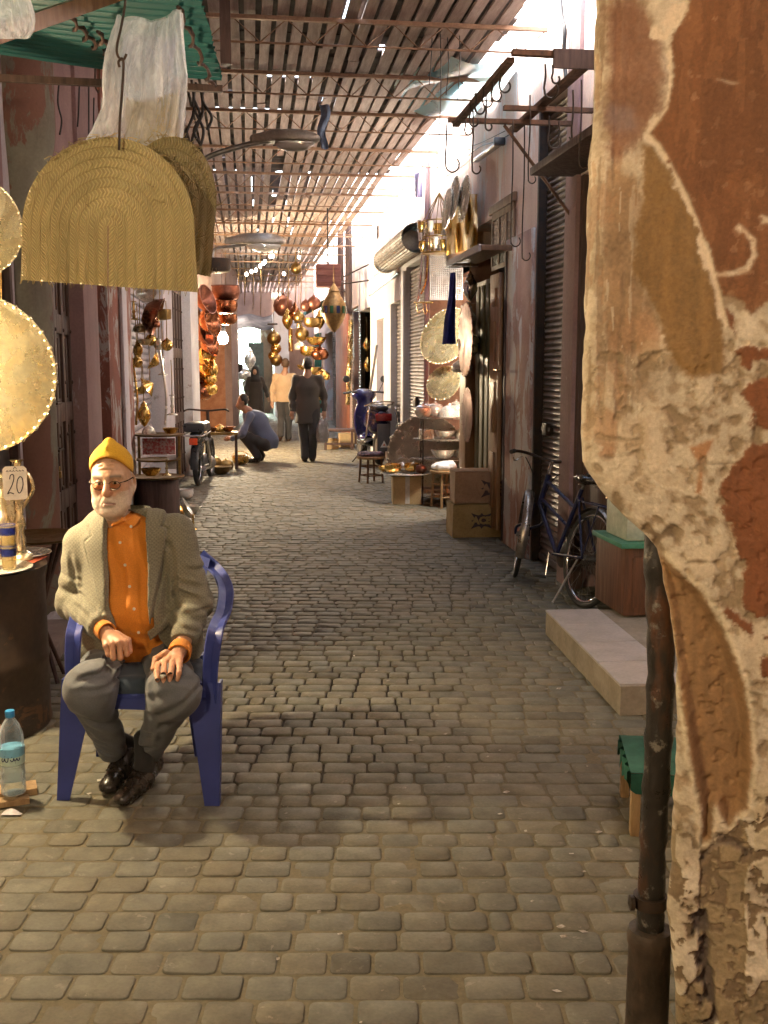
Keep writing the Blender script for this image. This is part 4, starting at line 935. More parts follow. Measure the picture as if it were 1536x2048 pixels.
    fj.cap(shL, elL, .071, .064, .035, fold=foldE(.95)); fj.cap(elL, wrL + (wrL - elL) * -.02, .063, .050, .03, fold=foldE(.0, .007))
    cuR = m(369, 1281, 3.765)
    fj.cap(shR, elR, .077, .070, .035, fold=foldE(.9)); fj.cap(elR, cuR, .070, .053, .035, fold=foldE(.1, .007))
    # flat sleeve ends
    for p, e_ in ((wrL, elL), (cuR, elR)):
        dr = (p - e_) / np.linalg.norm(p - e_); o = p + dr * .003
        def pl(X, Y, Z, o=o, dr=dr): return -((X - o[0]) * dr[0] + (Y - o[1]) * dr[1] + (Z - o[2]) * dr[2])
        q = fj._sub(o - .075, o + .075); sl, A, B_, C = q; dd = pl(A, B_, C); rr = np.sqrt((A - o[0]) ** 2 + (B_ - o[1]) ** 2 + (C - o[2]) ** 2) - .072
        fj.F[sl] = np.maximum(fj.F[sl], -np.maximum(dd, rr)).astype(np.float32)
    for seg in (((158, 1094), (172, 1130), 3.8, .007, .0055), ((170, 1126), (222, 1246), 3.8, .007, .0055), ((160, 1063), (178, 1077), 3.8, .010, .006), ((178, 1077), (157, 1091), 3.8, .010, .005), ((309, 1060), (326, 1065), 3.8, .010, .005), ((325, 1066), (306, 1252), 3.8, .006, .0055), ((128, 1200), (200, 1225), 3.85, .008, .010), ((118, 1180), (176, 1190), 3.9, .007, .011), ((350, 1160), (400, 1175), 3.85, .009, .010), ((346, 1190), (412, 1205), 3.8, .007, .012), ((352, 1215), (395, 1240), 3.8, .006, .010), ((140, 1110), (152, 1180), 3.9, .009, .009), ((342, 1100), (352, 1210), 3.85, .010, .009), ((318, 1070), (345, 1110), 3.85, .006, .010), ((322, 1140), (318, 1255), 3.75, .004, .010), ((120, 1150), (165, 1160), 3.9, .006, .007), ((128, 1215), (190, 1245), 3.8, .006, .007), ((150, 1195), (215, 1228), 3.8, .005, .006), ((365, 1140), (412, 1150), 3.82, .006, .007), ((350, 1180), (390, 1196), 3.82, .007, .007), ((372, 1225), (415, 1222), 3.8, .006, .007), ((355, 1245), (400, 1262), 3.78, .006, .007), ((340, 1080), (330, 1108), 3.85, .005, .007), ((182, 1100), (200, 1160), 3.8, .004, .008)):
        crease(fj, *seg)
    fj.noise(.004, 9, (1, 1, .6)); 
    BJ = (.06, samp(fj, Fo))
    dv(fj, [(197, 1008), (180, 1030), (163, 1064), (176, 1076), (158, 1090), (170, 1126), (190, 1180), (222, 1245), (212, 1175), (204, 1110), (199, 1050)], -.004, .017, BJ, .003)
    dv(fj, [(275, 1000), (297, 1001), (312, 1028), (317, 1045), (311, 1060), (323, 1064), (321, 1100), (314, 1150), (303, 1250), (296, 1190), (288, 1110), (281, 1050)], -.004, .018, BJ, .003)
    dv(fj, [(321, 1126), (353, 1109), (354, 1118), (322, 1136)], -.004, .0105, BJ, .003)
    dv(fj, [(296, 1262), (330, 1240), (334, 1256), (300, 1282)], -.004, .0105, BJ, .003)
    jv, jq = fj.mesh(1); link_mesh('jacket', jv, jq, m_tweed, body, False, 180)
    tv, tq = ft.mesh(1); link_mesh('trousers', tv, tq, m_trouser, body, False, 180)
    # ---- socks and shoes
    so_ = Field((-.2, -.25, .0), (.2, .2, .26), .0055); 
    hR, mR, tR = m(306, 1545, 3.93), m(283, 1572, 3.78), m(254, 1597, 3.66); hR[2] = .042; mR[2] = .04; tR[2] = .032
    hL, mL, tL = m(262, 1540, 3.98), m(240, 1560, 3.86), m(222, 1580, 3.76); hL[2] = .052; mL[2] = .042; tL[2] = .034
    so_.chain([anR + (0, 0, .05), anR + (-.012, -.01, -.02), mR + (0.01, .02, .04)], [.038, .036, .034], .02); so_.chain([anL + (0, 0, .05), hL + (0, -.02, .06)], [.038, .036], .02); so_.cap(m(283, 1475, 3.83), mR + (.01, .01, .05), .03, .033, .03)
    v, q = so_.mesh(1); link_mesh('socks', v, q, m_sock, body, False, 180)
    for (h_, mi_, t_, an) in ((hR, mR, tR, anR), (hL, mL, tL, anL)):
        fo = Field((-.25, -.34, -.01), (.2, .22, .18), .0045); fo.chain([h_, mi_, t_], [.039, .043, .036], .02); fo.ell(t_ + (t_ - mi_) * .25, (.036, .034, .026), .02)
        fo.cap(h_ + (0, 0, .02), h_ * .6 + an * .4 + (0, 0, .01), .038, .038, .025); fo.cap(mi_, mi_ * .5 + h_ * .5 + (0, 0, .045), .036, .034, .025)
        fo.cap(mi_ * .35 + t_ * .65 + (-.03, 0, .035), mi_ * .35 + t_ * .65 + (.03, 0, .035), .004, .004, .004)
        X, Y, Z = fo.grid(); fo.F = np.maximum(fo.F, np.broadcast_to(.006 - Z, fo.F.shape)).astype(np.float32); v, q = fo.mesh(1); link_mesh('shoe', v, q, m_leather, body, False, 180)
    # ---- cap
    fc = Field((-.12, -.14, -.02), (.12, .16, .19), .003)
    fc.ell((0, .02, .052), (.084, .106, .084), .02); fc.cap((0, .0, .09), (0, .005, .143), .058, .014, .05); fc.cap((0, -.05, .128), (0, .06, .132), .006, .006, .02)
    X, Y, Z = fc.grid(); brim = .088 - .42 * (Y + .06) - .03 * (np.abs(X) / .08) ** 2; brim = np.maximum(brim, .012); fc.F = np.maximum(fc.F, brim - Z).astype(np.float32)
    v, q = fc.mesh(1); bz = np.maximum(.088 - .42 * (v[:, 1] + .06) - .03 * (np.abs(v[:, 0]) / .08) ** 2, .012); rb = np.exp(-((v[:, 2] - bz) / .011) ** 4)
    kc = np.ones((len(v), 3)) * (1 - rb[:, None] * np.array([.28, .42, .5])) * (1 - .22 * np.exp(-((v[:, 0] - .002) / .003) ** 2) * (v[:, 1] < 0))[:, None]; capo = link_mesh('knit_cap', h2m(v), q, M('yellow_knit_rib', (.68, .40, .022), (.60, .33, .02), .9, 0, 14, .6, 240, .004, attr='tint'), body, False, 180, col=kc)
    # ribbed band
    # ---- glasses
    g = MB()
    for s in (-1, 1):
        pts = [(s * .031 + .0225 * math.cos(a), -.1035 + .18 * max(abs(s * .031 + .0225 * math.cos(a)) - .03, 0), -.003 + (.0165 if math.sin(a) < 0 else .0135) * math.sin(a)) for a in np.linspace(0, 2 * PI, 24, endpoint=False)]
        g.tube([Vector(h2m(np.array([p]))[0]) for p in pts], .0017, 6, 0, True)
        g.tube([Vector(p) for p in h2m(np.array([(s * .0535, -.0985, .004), (s * .075, -.07, .007), (s * .083, .01, .010), (s * .082, .03, -.004)]))], .0019, 6)
    g.tube([Vector(p) for p in h2m(np.array([(-.0095, -.106, .002), (0, -.109, .006), (.0095, -.106, .002)]))], .0012, 6)
    go = g.build('glasses', M('spectacle_wire', (.16, .13, .10), (.1, .08, .06), .3, .7, 8, 0), body, False)
    t = NT('tinted_lens'); tr = t.n('ShaderNodeBsdfTransparent'); tr.inputs[0].default_value = (.86, .70, .54, 1); t.set(Base_Color=(.1, .1, .1), Roughness=.05); mx = t.n('ShaderNodeMixShader'); mx.inputs[0].default_value = .06; t.l(tr.outputs[0], mx.inputs[1]); t.l(t.b.outputs[0], mx.inputs[2]); t.l(mx.outputs[0], t.t.nodes['Material Output'].inputs[0])
    for s in (-1, 1):
        l = MB(); c = [(s * .031 + .022 * math.cos(a), -.1035 + .18 * max(abs(s * .031 + .022 * math.cos(a)) - .03, 0), -.003 + (.016 if math.sin(a) < 0 else .013) * math.sin(a)) for a in np.linspace(0, 2 * PI, 24, endpoint=False)]
        l.add([Vector(p) for p in h2m(np.array(c))], [list(range(24))]); l.build('lens', t.m, go, False, 0)
    rg = MB(); rp = lay(326, 1352, .019); rg.lathe([(.0105, -.003), (.0118, -.0015), (.0118, .0015), (.0105, .003)], 18, rp, frame(Vector(lay(325, 1371, .01) - lay(327, 1349, .02)))); rg.box(Vector(rp) + Vector((-.006, -.016, -.004)), Vector(rp) + Vector((.006, -.009, .005)), 0, .002); rg.build('ring', m_silver, body, False)
    return root
man()
# ------------------------------------------------------------------ his chair
def chair():
    root = thing('plastic_chair', 'blue plastic armchair the seated man in the yellow cap sits on', 'chair', tuple(MB0), MRZ)
    t = NT('blue_plastic_shell'); n = t.noise(60, 4, .6); t.set(Base_Color=t.ramp(t.noise(5), [(.3, (.038, .056, .26)), (.7, (.028, .042, .19))]), Roughness=t.ramp(t.noise(14, 6, .7), [(.35, .35), (.65, .6)]), Normal=t.bump(n, .06, .002)); mb = t.m
    V = lambda *a: Vector(mm(*a))
    def leg(top, bot, wt, wb, side):
        g = MB(); top = Vector(top); bot = Vector(bot); k = 10; vs = []
        for i in range(k + 1):
            u = i / k; c = top.lerp(bot, u); w = wt + (wb - wt) * u; d = .05 + (.035 - .05) * u
            # an angle section: a broad front face and a side flange
            vs += [c + Vector((-w / 2 * side, 0, 0)), c + Vector((w / 2 * side, 0, 0)), c + Vector((w / 2 * side, d, 0)), c + Vector((w / 2 * side - .008 * side, d, 0)), c + Vector((w / 2 * side - .008 * side, .008, 0)), c + Vector((-w / 2 * side, .008, 0))]
        n_ = 6; fs = [(i * n_ + j, i * n_ + (j + 1) % n_, (i + 1) * n_ + (j + 1) % n_, (i + 1) * n_ + j) for i in range(k) for j in range(n_)] + [list(range(n_))[::-1], list(range(k * n_, k * n_ + n_))]
        if side > 0: fs = [f[::-1] for f in fs]
        g.add(vs, fs); return g.build('leg', mb, root, False, 30)
    zc = lambda p, z: Vector((p.x, p.y, z))
    fl = zc(V(126, 1600, 3.68), .0); fr = zc(V(424, 1610, 3.63), .0); bl = zc(V(203, 1515, 4.12), .0); brr = zc(V(400, 1505, 4.12), .0)
    leg(zc(V(160, 1400, 3.70), .46), fl, .13, .047, -1); leg(zc(V(408, 1400, 3.66), .46), fr, .125, .055, 1)
    leg(zc(V(215, 1400, 4.06), .45), bl, .09, .045, -1); leg(zc(V(385, 1400, 4.06), .45), brr, .09, .045, 1)
    a = zc(V(165, 1400, 3.66), 0); b = zc(V(412, 1400, 3.62), 0); c = zc(V(375, 1400, 4.1), 0); d = zc(V(215, 1400, 4.1), 0)
    s = MB()
    def seat(u, v):
        p = a.lerp(b, u).lerp(d.lerp(c, u), v); return Vector((p.x, p.y, .448 - .02 * math.sin(PI * u) * math.sin(PI * min(v * 1.2, 1)) - .03 * max(0, .12 - v) / .12))
    s.sheet(seat, 14, 14); s.sheet(lambda u, v: seat(u, v) - Vector((0, 0, .012)), 14, 14); s.sheet(lambda u, v: seat(u, 0) - Vector((0, -.002, .055 * v)), 14, 2)
    s.build('seat', mb, root, False, 60)
    bk = MB(); top = [V(420, 1118, 4.2), V(330, 1085, 4.24), V(280, 1075, 4.25), V(230, 1085, 4.25), V(165, 1110, 4.24)]; top = catmull(top, 4)
    def back(u, v, o=0):
        t_ = top[min(int(u * (len(top) - 1)), len(top) - 1)]; q = c.lerp(d, u); z0 = .44; return Vector((q.x + (t_.x - q.x) * v, q.y + (t_.y - q.y) * v + .03 * math.sin(PI * u) + o, z0 + (t_.z - z0) * v))
    bk.sheet(lambda u, v: back(u, v), 16, 8); bk.sheet(lambda u, v: back(u, v, .009), 16, 8); bk.build('backrest', mb, root, False, 60)
    for pts in ([V(420, 1405, 3.665), V(421, 1345, 3.665), V(425, 1300, 3.665), V(431, 1266, 3.68), V(437, 1248, 3.75), V(448, 1222, 3.88), V(452, 1185, 4.02), V(444, 1158, 4.12), V(428, 1136, 4.2), V(400, 1110, 4.22)],
                [V(150, 1400, 3.70), V(146, 1330, 3.70), V(148, 1275, 3.70), V(152, 1254, 3.76), V(158, 1225, 3.9), V(160, 1180, 4.05), V(165, 1150, 4.14), V(178, 1125, 4.22)]):
        q = catmull(pts, 5); g = MB(); k = len(q); 
        vs = []; fs = []
        for i in range(k):
            t_ = (q[min(i + 1, k - 1)] - q[max(i - 1, 0)]).normalized(); w = Vector((1, 0, 0)); w = (w - t_ * w.dot(t_)).normalized(); h = t_.cross(w)
            wd = .027 + .004 * math.sin(i / k * PI)
            for (x_, y_) in ((-1, -.25), (-.8, .25), (0, .38), (.8, .25), (1, -.25), (.85, -.45), (.0, .0), (-.85, -.45)): vs.append(q[i] + w * x_ * wd + h * y_ * wd)
        fs = [(i * 8 + j, i * 8 + (j + 1) % 8, (i + 1) * 8 + (j + 1) % 8, (i + 1) * 8 + j) for i in range(k - 1) for j in range(8)] + [list(range(8))[::-1], list(range((k - 1) * 8, k * 8))]
        g.add(vs, fs); g.build('armrest', mb, root, False, 50)
    # dark folded cloth on the seat
    cl = Field((-.24, -.36, .36), (.28, .2, .52), .008); cl.ell((0.02, -.02, .452), (.23, .2, .035), .02); cl.ell((.02, -.215, .425), (.20, .035, .045), .03); cl.ell((.215, -.12, .43), (.04, .13, .06), .03); cl.noise(.008, 14)
    v, q = cl.mesh(1); o = link_mesh('folded_cloth', v, q, cloth('navy_cloth', (.03, .045, .065), (.02, .03, .05)), None, False, 180); o.matrix_basis = Matrix.Translation(MB0) @ Matrix.Rotation(MRZ, 4, 'Z')
    tag(o, 'dark navy cloth folded over the blue chair seat under the man', 'cloth')
chair()
# ------------------------------------------------------------------ things near the camera
def proj(P):
    P = np.asarray(P, float) - np.array(CAM); f = np.array(CF) * math.cos(PITCH) - np.array([0, 0, math.sin(PITCH)]); u = np.array(CF) * math.sin(PITCH) + np.array([0, 0, math.cos(PITCH)])
    z = P @ f; return 768 + F_PX * (P @ np.array(CR)) / z, 1024 - F_PX * (P @ u) / z
def stroke(mb, pts, w, n, t=.001, m=0):
    """a flat pen stroke through pts lying on a surface with normal n"""
    pts = [Vector(p) for p in pts]; n = Vector(n).normalized(); vs = []
    for i, p in enumerate(pts):
        d = (pts[min(i + 1, len(pts) - 1)] - pts[max(i - 1, 0)]).normalized(); s = d.cross(n).normalized() * w / 2; vs += [p - s, p + s, p - s + n * t, p + s + n * t]
    fs = []
    for i in range(len(pts) - 1):
        a, b = i * 4, i * 4 + 4; fs += [(a + 2, a + 3, b + 3, b + 2), (a, a + 2, b + 2, b), (a + 3, a + 1, b + 1, b + 3)]
    mb.add(vs, fs, m); return mb
def text_mesh(name, s, size, mat4_, mat, parent=None, thick=.0008, bold=0.0, world=True):
    cu = bpy.data.curves.new(name, 'FONT'); cu.body = s; cu.size = size; cu.extrude = thick; cu.align_x = 'CENTER'; cu.align_y = 'CENTER'; cu.offset = bold; cu.resolution_u = 2
    o = bpy.data.objects.new(name, cu); COL.objects.link(o); dg = bpy.context.evaluated_depsgraph_get(); me = bpy.data.meshes.new_from_object(o.evaluated_get(dg)); bpy.data.objects.remove(o); bpy.data.curves.remove(cu)
    v = np.zeros(len(me.vertices) * 3); me.vertices.foreach_get('co', v); v = v.reshape(-1, 3); M4 = np.array(mat4_); v = v @ M4[:3, :3].T + M4[:3, 3]
    return link_mesh(name, v, [list(p.vertices) for p in me.polygons], mat, parent, world, 0)

# ---- the flaking corner wall on the right
def pier():
    d0 = 1.68; O = at(1400, 1024, d0); O.z = 0; ang = rad(16)
    U = (CR * math.cos(ang) - CF * math.sin(ang)); N = (-CF * math.cos(ang) - CR * math.sin(ang))      # along the face, out of the face
    def plane_u(px, py):
        r = ray(px, py); t = (O - CAM).dot(N) / r.dot(N); p = CAM + r * t; return (p - O).dot(U), p.z
    left = [(1188, -40), (1187, 60), (1184, 130), (1182, 230), (1175, 300), (1171, 380), (1168, 480), (1166, 640), (1161, 760), (1158, 880), (1161, 925), (1176, 950), (1200, 985), (1222, 1012), (1244, 1034), (1290, 1075), (1312, 1103), (1322, 1150), (1333, 1200), (1345, 1270), (1352, 1330), (1353, 1420), (1352, 1500), (1346, 1600), (1340, 1750), (1333, 1830), (1338, 1900), (1347, 1960), (1350, 2048), (1350, 2120)]
    lu = [plane_u(*p) for p in left]; zz = np.array([q[1] for q in lu])[::-1]; uu = np.array([q[0] for q in lu])[::-1]
    zs = np.concatenate([np.linspace(-.02, .40, 40), np.arange(.40, 2.2, .0023), np.linspace(2.2, 3.6, 40)]); 
    uLs = np.interp(zs, zz, uu) + (fbm(np.stack([zs * 30, zs * 0, zs * 0], -1), 3) - .37) * .008
    W_ = .62; cols = np.concatenate([np.linspace(0, 1, 46) ** 1.0 * .10, .10 + np.arange(1, 150) * .0023, np.linspace(.45, W_ + .25, 16)])
    Ug = uLs[:, None] + cols[None, :]; Zg = np.repeat(zs[:, None], len(cols), 1); e = np.repeat(cols[None, :], len(zs), 0)
    P0 = np.array(O)[None, None] + Ug[..., None] * np.array(U) + Zg[..., None] * np.array([0, 0, 1.]); P0[..., 2] = Zg
    px, py = proj(P0.reshape(-1, 3)); px = px.reshape(Ug.shape); py = py.reshape(Ug.shape)
    q = np.stack([Ug, Zg, Ug * 0], -1)
    nA, nB, nC = fbm(q * 14 + 3, 4) - .43, fbm(q * 60 + 1, 4) - .43, fbm(q * 240, 3) - .41
    nS = fbm(q * np.array([90, 10, 1]) + 4, 3) - .41; nV = fbm(q * np.array([16, 5, 1]) + 9, 3) - .41
    def mask(poly, rough=16, soft=1.2):
        s = polysdf(poly)(px, py) + (nB * 1.3 + nC * .7) * rough + nA * rough * .8; return 1 / (1 + np.exp(np.clip(s / soft, -40, 40))), s
    def line(pts, w, wob=26):
        d = np.full(px.shape, 1e9); X = px + nB * wob; Y = py + nA * wob
        for (a, b) in zip(pts[:-1], pts[1:]):
            ex, ey = b[0] - a[0], b[1] - a[1]; t = np.clip(((X - a[0]) * ex + (Y - a[1]) * ey) / (ex * ex + ey * ey), 0, 1); d = np.minimum(d, np.hypot(X - a[0] - t * ex, Y - a[1] - t * ey))
        return 1 / (1 + np.exp(np.clip((d - w * (1 + 5.0 * nB)) / 1.3, -40, 40)))
    C = np.zeros(px.shape + (3,)); H = np.zeros(px.shape)
    def paint(m, col, h=0.0, var=.25, nz=None):
        nonlocal C, H
        c = np.array(col) * (1 + var * 2 * (nA if nz is None else nz)[..., None] + var * nC[..., None]); C = C * (1 - m[..., None]) + c * .95 * m[..., None]; H = H + h * m
    one = np.ones(px.shape)
    paint(one, (.45, .385, .29), 0, .3); paint(1 / (1 + np.exp(-(nB - .05) / .02)) * .8, (.26, .185, .11), -.0012); paint(1 / (1 + np.exp(-(nA - .10) / .02)) * .65, (.56, .50, .40), .001)
    # rough stone and grout of the lower part
    low, _ = mask([(1300, 1640), (1420, 1690), (1540, 1560), (1600, 1560), (1600, 2300), (1300, 2300)], 30, 6)
    paint(low * (nV > .02), (.25, .19, .11), -.006, .4); paint(low * (nV < -.10), (.48, .41, .29), .003, .25); paint(low * (nB > .09), (.17, .12, .07), -.004, .3)
    paint(line([(1405, 1850), (1412, 1960), (1430, 2060)], 9) * 1, (.09, .065, .05), -.012); paint(line([(1400, 1730), (1440, 1690), (1500, 1720)], 6), (.14, .10, .07), -.005)
    # cream, tan and brick patches by the edge, and the lit edge painted paler
    m, _ = mask([(1206, 330), (1270, 350), (1285, 400), (1270, 470), (1265, 545), (1300, 600), (1318, 650), (1280, 700), (1215, 690), (1205, 560)], 14, 3); paint(m * .9, (.27, .16, .085), -.001, .5)
    m, _ = mask([(1228, 640), (1290, 625), (1322, 665), (1318, 700), (1250, 712), (1220, 690)], 10, 3); paint(m * .8, (.36, .19, .10), .001, .5)
    m, _ = mask([(1180, 820), (1212, 812), (1238, 830), (1236, 880), (1226, 915), (1200, 912), (1184, 870)], 8, 2); paint(m * .9, (.30, .155, .075), .0, .5)
    m, _ = mask([(1240, 835), (1300, 832), (1302, 905), (1240, 908)], 7, 2); paint(m * .7, (.43, .34, .24), .002)
    for ln, w in (([(1200, 915), (1255, 917), (1280, 905)], 2.5), ([(1265, 738), (1300, 725), (1332, 700)], 2.5), ([(1304, 1066), (1318, 1072), (1345, 1062)], 9), ([(1440, 1130), (1370, 1130), (1365, 1112)], 3), ([(1420, 930), (1475, 925)], 1.2)): paint(line(ln, w), (.16, .11, .065), -.004)
    m, _ = mask([(1380, 895), (1425, 880), (1408, 930), (1402, 990), (1392, 985), (1396, 925)], 8, 1.5); paint(m, (.33, .17, .08), .001)
    wv = np.clip((1230 - px) / 60, 0, 1) * (py < 940); paint(wv * .5, (.54, .46, .33), 0, .25)  # pale fade paints the brighter light on the rounded left edge
    m, _ = mask([(1195, 300), (1285, 300), (1300, 600), (1330, 700), (1300, 800), (1190, 800)], 40, 12); paint(m * .55, (.25, .165, .09), 0, .6)
    vs1 = fbm(q * np.array([130, 7, 1]) + 14, 4) - .44; vs2 = fbm(q * np.array([60, 16, 1]) + 31, 4) - .44; edgez = np.clip((1300 - px) / 60, 0, 1) * np.clip((940 - py) / 120, 0, 1)
    paint(edgez * (vs1 > .10) * .6, (.20, .13, .075), -.003, .5); paint(edgez * (vs1 < -.15) * .45, (.56, .50, .39), .002, .2); paint(edgez * (vs2 > .11) * .5, (.30, .17, .09), -.002, .5)
    roughz = (py > 680) * (py < 1640); paint(roughz * (nB > .15) * .6, (.22, .155, .09), -.005, .4); paint(roughz * (nB < -.17) * .5, (.60, .52, .40), .003, .2); paint(roughz * (nA > .08) * .35, (.30, .22, .13), -.003, .4)
    # old paint layers
    D_ = [(1208, 10), (1270, -20), (1322, 70), (1334, 150), (1320, 225), (1285, 278), (1240, 322), (1213, 320), (1208, 200)]
    m, _ = mask(D_, 22, 5); paint(m * .92, (.19, .088, .048), .0012, .45)
    m, _ = mask([(1215, 205), (1262, 215), (1270, 255), (1235, 262), (1215, 240)], 14, 5); paint(m * .7, (.23, .16, .15), 0)
    Cc = [(1282, 288), (1306, 288), (1350, 365), (1382, 410), (1402, 470), (1430, 570), (1452, 690), (1450, 748), (1384, 762), (1342, 722), (1322, 655), (1302, 600), (1267, 548), (1272, 470), (1288, 395)]
    m, _ = mask(Cc, 15, 2.2); paint(m * .96, (.19, .105, .034), .0012, .4, nS)
    B1 = [(1395, -80), (1380, 0), (1352, 58), (1340, 80), (1345, 150), (1334, 215), (1298, 268), (1330, 312), (1368, 382), (1392, 440), (1408, 480), (1432, 560), (1443, 592), (1480, 600), (1500, 632), (1536, 600), (1620, 585), (1620, -80)]
    m, _ = mask(B1, 14, 1.5); paint(m, (.165, .068, .026), .0028, .3, nS); B1m = m
    for P_ in ([(1467, 700), (1536, 690), (1620, 690), (1620, 722), (1505, 722), (1498, 741), (1475, 735)], [(1510, 758), (1536, 748), (1620, 740), (1620, 864), (1503, 860), (1507, 820), (1483, 785)],
               [(1507, 884), (1536, 891), (1620, 880), (1620, 1233), (1510, 1240), (1479, 1206), (1486, 1137), (1459, 1076), (1445, 1035), (1435, 980), (1472, 925)],
               [(1452, 1209), (1486, 1233), (1513, 1247), (1503, 1277), (1476, 1260), (1448, 1226)], [(1520, 1265), (1536, 1262), (1620, 1262), (1620, 1285), (1525, 1282)], [(1517, 1308), (1536, 1300), (1620, 1290), (1620, 1390), (1524, 1350)],
               [(1440, 600), (1470, 640), (1475, 680), (1460, 660), (1448, 625)]):
        m, _ = mask(P_, 22, 1.3); paint(m, (.165, .058, .02), .0028, .3, nS)
    for ln, w in (([(1292, 272), (1318, 292), (1345, 345), (1374, 395), (1392, 440), (1402, 480), (1424, 545), (1438, 590), (1452, 650)], 4.2), ([(1376, -10), (1352, 45), (1330, 78), (1312, 72)], 7), ([(1484, 452), (1508, 478), (1514, 505), (1500, 532), (1468, 545), (1432, 552)], 2.6), ([(1338, 110), (1340, 170), (1330, 220), (1300, 262)], 3), ([(1520, 430), (1545, 440)], 4), ([(1436, 160), (1475, 166)], 1.3)):
        paint(line(ln, w), (.58, .48, .36), -.001, .15)
    spk = (nB > .235) & (B1m > .5); paint(spk * .4, (.33, .19, .11), -.001); paint(B1m * (nV > .10) * .5, (.12, .05, .02), 0, .3); paint(B1m * (vs2 > .12) * .35, (.25, .115, .05), 0, .3)
    G_ = [(1308, 1098), (1345, 1128), (1400, 1180), (1450, 1260), (1488, 1360), (1502, 1440), (1505, 1560), (1498, 1620), (1470, 1650), (1456, 1662), (1432, 1620), (1426, 1690), (1405, 1694), (1400, 1620), (1378, 1500), (1352, 1340), (1332, 1200)]
    m, s = mask(G_, 11, 1.8); paint(m * .97, (.235, .13, .055), 0, .35, nS)
    rim = np.exp(-((s - 7) / 6) ** 2) * (px > 1330) ; paint(rim * .8, (.58, .5, .36), .002, .15)
    # depth: hollowed smear, rough plaster relief, rounded edge
    hol = np.clip(-polysdf(G_)(px, py) / 26, 0, 1); hol = hol * hol * (3 - 2 * hol); lowl = 1 / (1 + np.exp(-(py - 1640) / 40))
    H = H - .026 * hol - .018 * lowl + (nA * (.007 + .006 * (B1m < .5)) + nB * (.0012 + .007 * lowl + .0018 * (B1m < .5))) * (1 - .75 * hol) + nC * .0013
    R_ = .030; ee = np.clip(1 - e / R_, 0, 1); H = H - R_ * (1 - np.sqrt(np.maximum(1 - ee ** 2, 0)))
    P1 = P0 + H[..., None] * np.array(N)
    # the side of the wall, going back and inwards
    back = []; bc = []
    ray_in = (CF * 1.0 + CR * .36).normalized()
    for k, t in enumerate((.45, .25, .12, .05, .02)):
        b = P1[:, 0] + np.array(ray_in)[None] * t + (fbm(np.stack([zs * 20, zs * 0 + t * 20, zs * 0], -1), 3) - .41)[:, None] * np.array(U)[None] * .02; back.append(b); bc.append(C[:, 0] * .95)
    A = np.concatenate([np.stack(back, 1), P1], 1); Cx = np.concatenate([np.stack(bc, 1), C], 1); nr, nc = A.shape[:2]
    i, j = np.meshgrid(np.arange(nc - 1), np.arange(nr - 1)); a = (j * nc + i).ravel(); Q = np.stack([a, a + 1, a + nc + 1, a + nc], -1)
    t = NT('flaking_plaster'); at_ = t.n('ShaderNodeAttribute', attribute_name='tint'); n1 = t.noise(160, 4, .7); n2 = t.noise(420, 3, .7)
    t.set(Base_Color=t.mix(1, at_.outputs['Color'], t.ramp(n1, [(.25, .82), (.75, 1.15)]), 'MULTIPLY'), Roughness=.82, Normal=t.bump(t.math('ADD', n1, n2), .35, .003))
    root = thing('corner_wall', 'flaking red brown and cream plastered wall corner right beside the camera', 'wall', tuple(O))
    link_mesh('plaster_face', A.reshape(-1, 3), Q, t.m, root, True, 180, col=np.clip(Cx.reshape(-1, 3), .01, .9))
    cb = MB(); p0 = O + U * .16 - N * .06; p1 = O + U * .95 - N * .06
    cb.prism([(p0.x, p0.y), (p1.x, p1.y), ((p1 - N * .45).x, (p1 - N * .45).y), ((p0 - N * .42 + U * .06).x, (p0 - N * .42 + U * .06).y)], 3.6); cb.build('wall_core', p_brown, root, True, 0)
pier()

def drainpipe():
    root = thing('drainpipe', 'black rusty drainpipe running down behind the flaking wall corner', 'pipe', tuple(at(1300, 2048, 1.98)))
    t = NT('tarred_iron'); n = t.noise(26, 6, .7); n2 = t.noise(9, 5, .6, t.co((1, 1, .3)))
    c = t.mix(t.ramp(n2, [(.5, 0), (.62, 1)]), (.022, .019, .017), (.10, .04, .018)); c = t.mix(t.ramp(n, [(.58, 0), (.66, 1)]), c, (.16, .15, .13)); t.set(Base_Color=c, Roughness=t.ramp(n, [(.3, .22), (.7, .6)]), Metallic=.15, Normal=t.bump(n, .6, .006))
    def pz(px, py, d): return at(px, py, d)
    up = MB(); pts = catmull([pz(1316, 900, 1.99), pz(1316, 1120, 1.99), pz(1322, 1300, 1.99), pz(1316, 1500, 1.99), pz(1306, 1700, 1.99), pz(1300, 1880, 1.99)], 8)
    up.tube(pts, [.027 + .0018 * math.sin(i * 1.7) + .001 * math.sin(i * 3.1) for i in range(len(pts))], 24); up.build('upper_pipe', t.m, root, True, 60)
    lo = MB(); p = pz(1300, 1865, 1.99); q = Vector((p.x + .004, p.y, -.02)); lo.lathe([(.030, .012), (.043, .01), (.047, 0), (.046, -.02), (.043, -.028), (.044, -.2), (.052, -.32), (.055, -.5), (.055, -p.z)], 24, p); lo.build('lower_pipe', M('grimy_iron', (.035, .026, .019), (.075, .05, .035), .6, .2, 12, .5, 50, .004), root, True, 40)
    cl = MB(); c = pz(1300, 1800, 1.99); cl.lathe([(.0265, -.012), (.034, -.012), (.034, .012), (.0265, .012)], 24, c); cl.lathe([(.0001, 0), (.016, .0), (.016, .008), (.0001, .012)], 14, c + CR * -.036 - CF * .01, frame(-CR)); cl.build('pipe_clamp', m_iron, root, True, 40)
drainpipe()

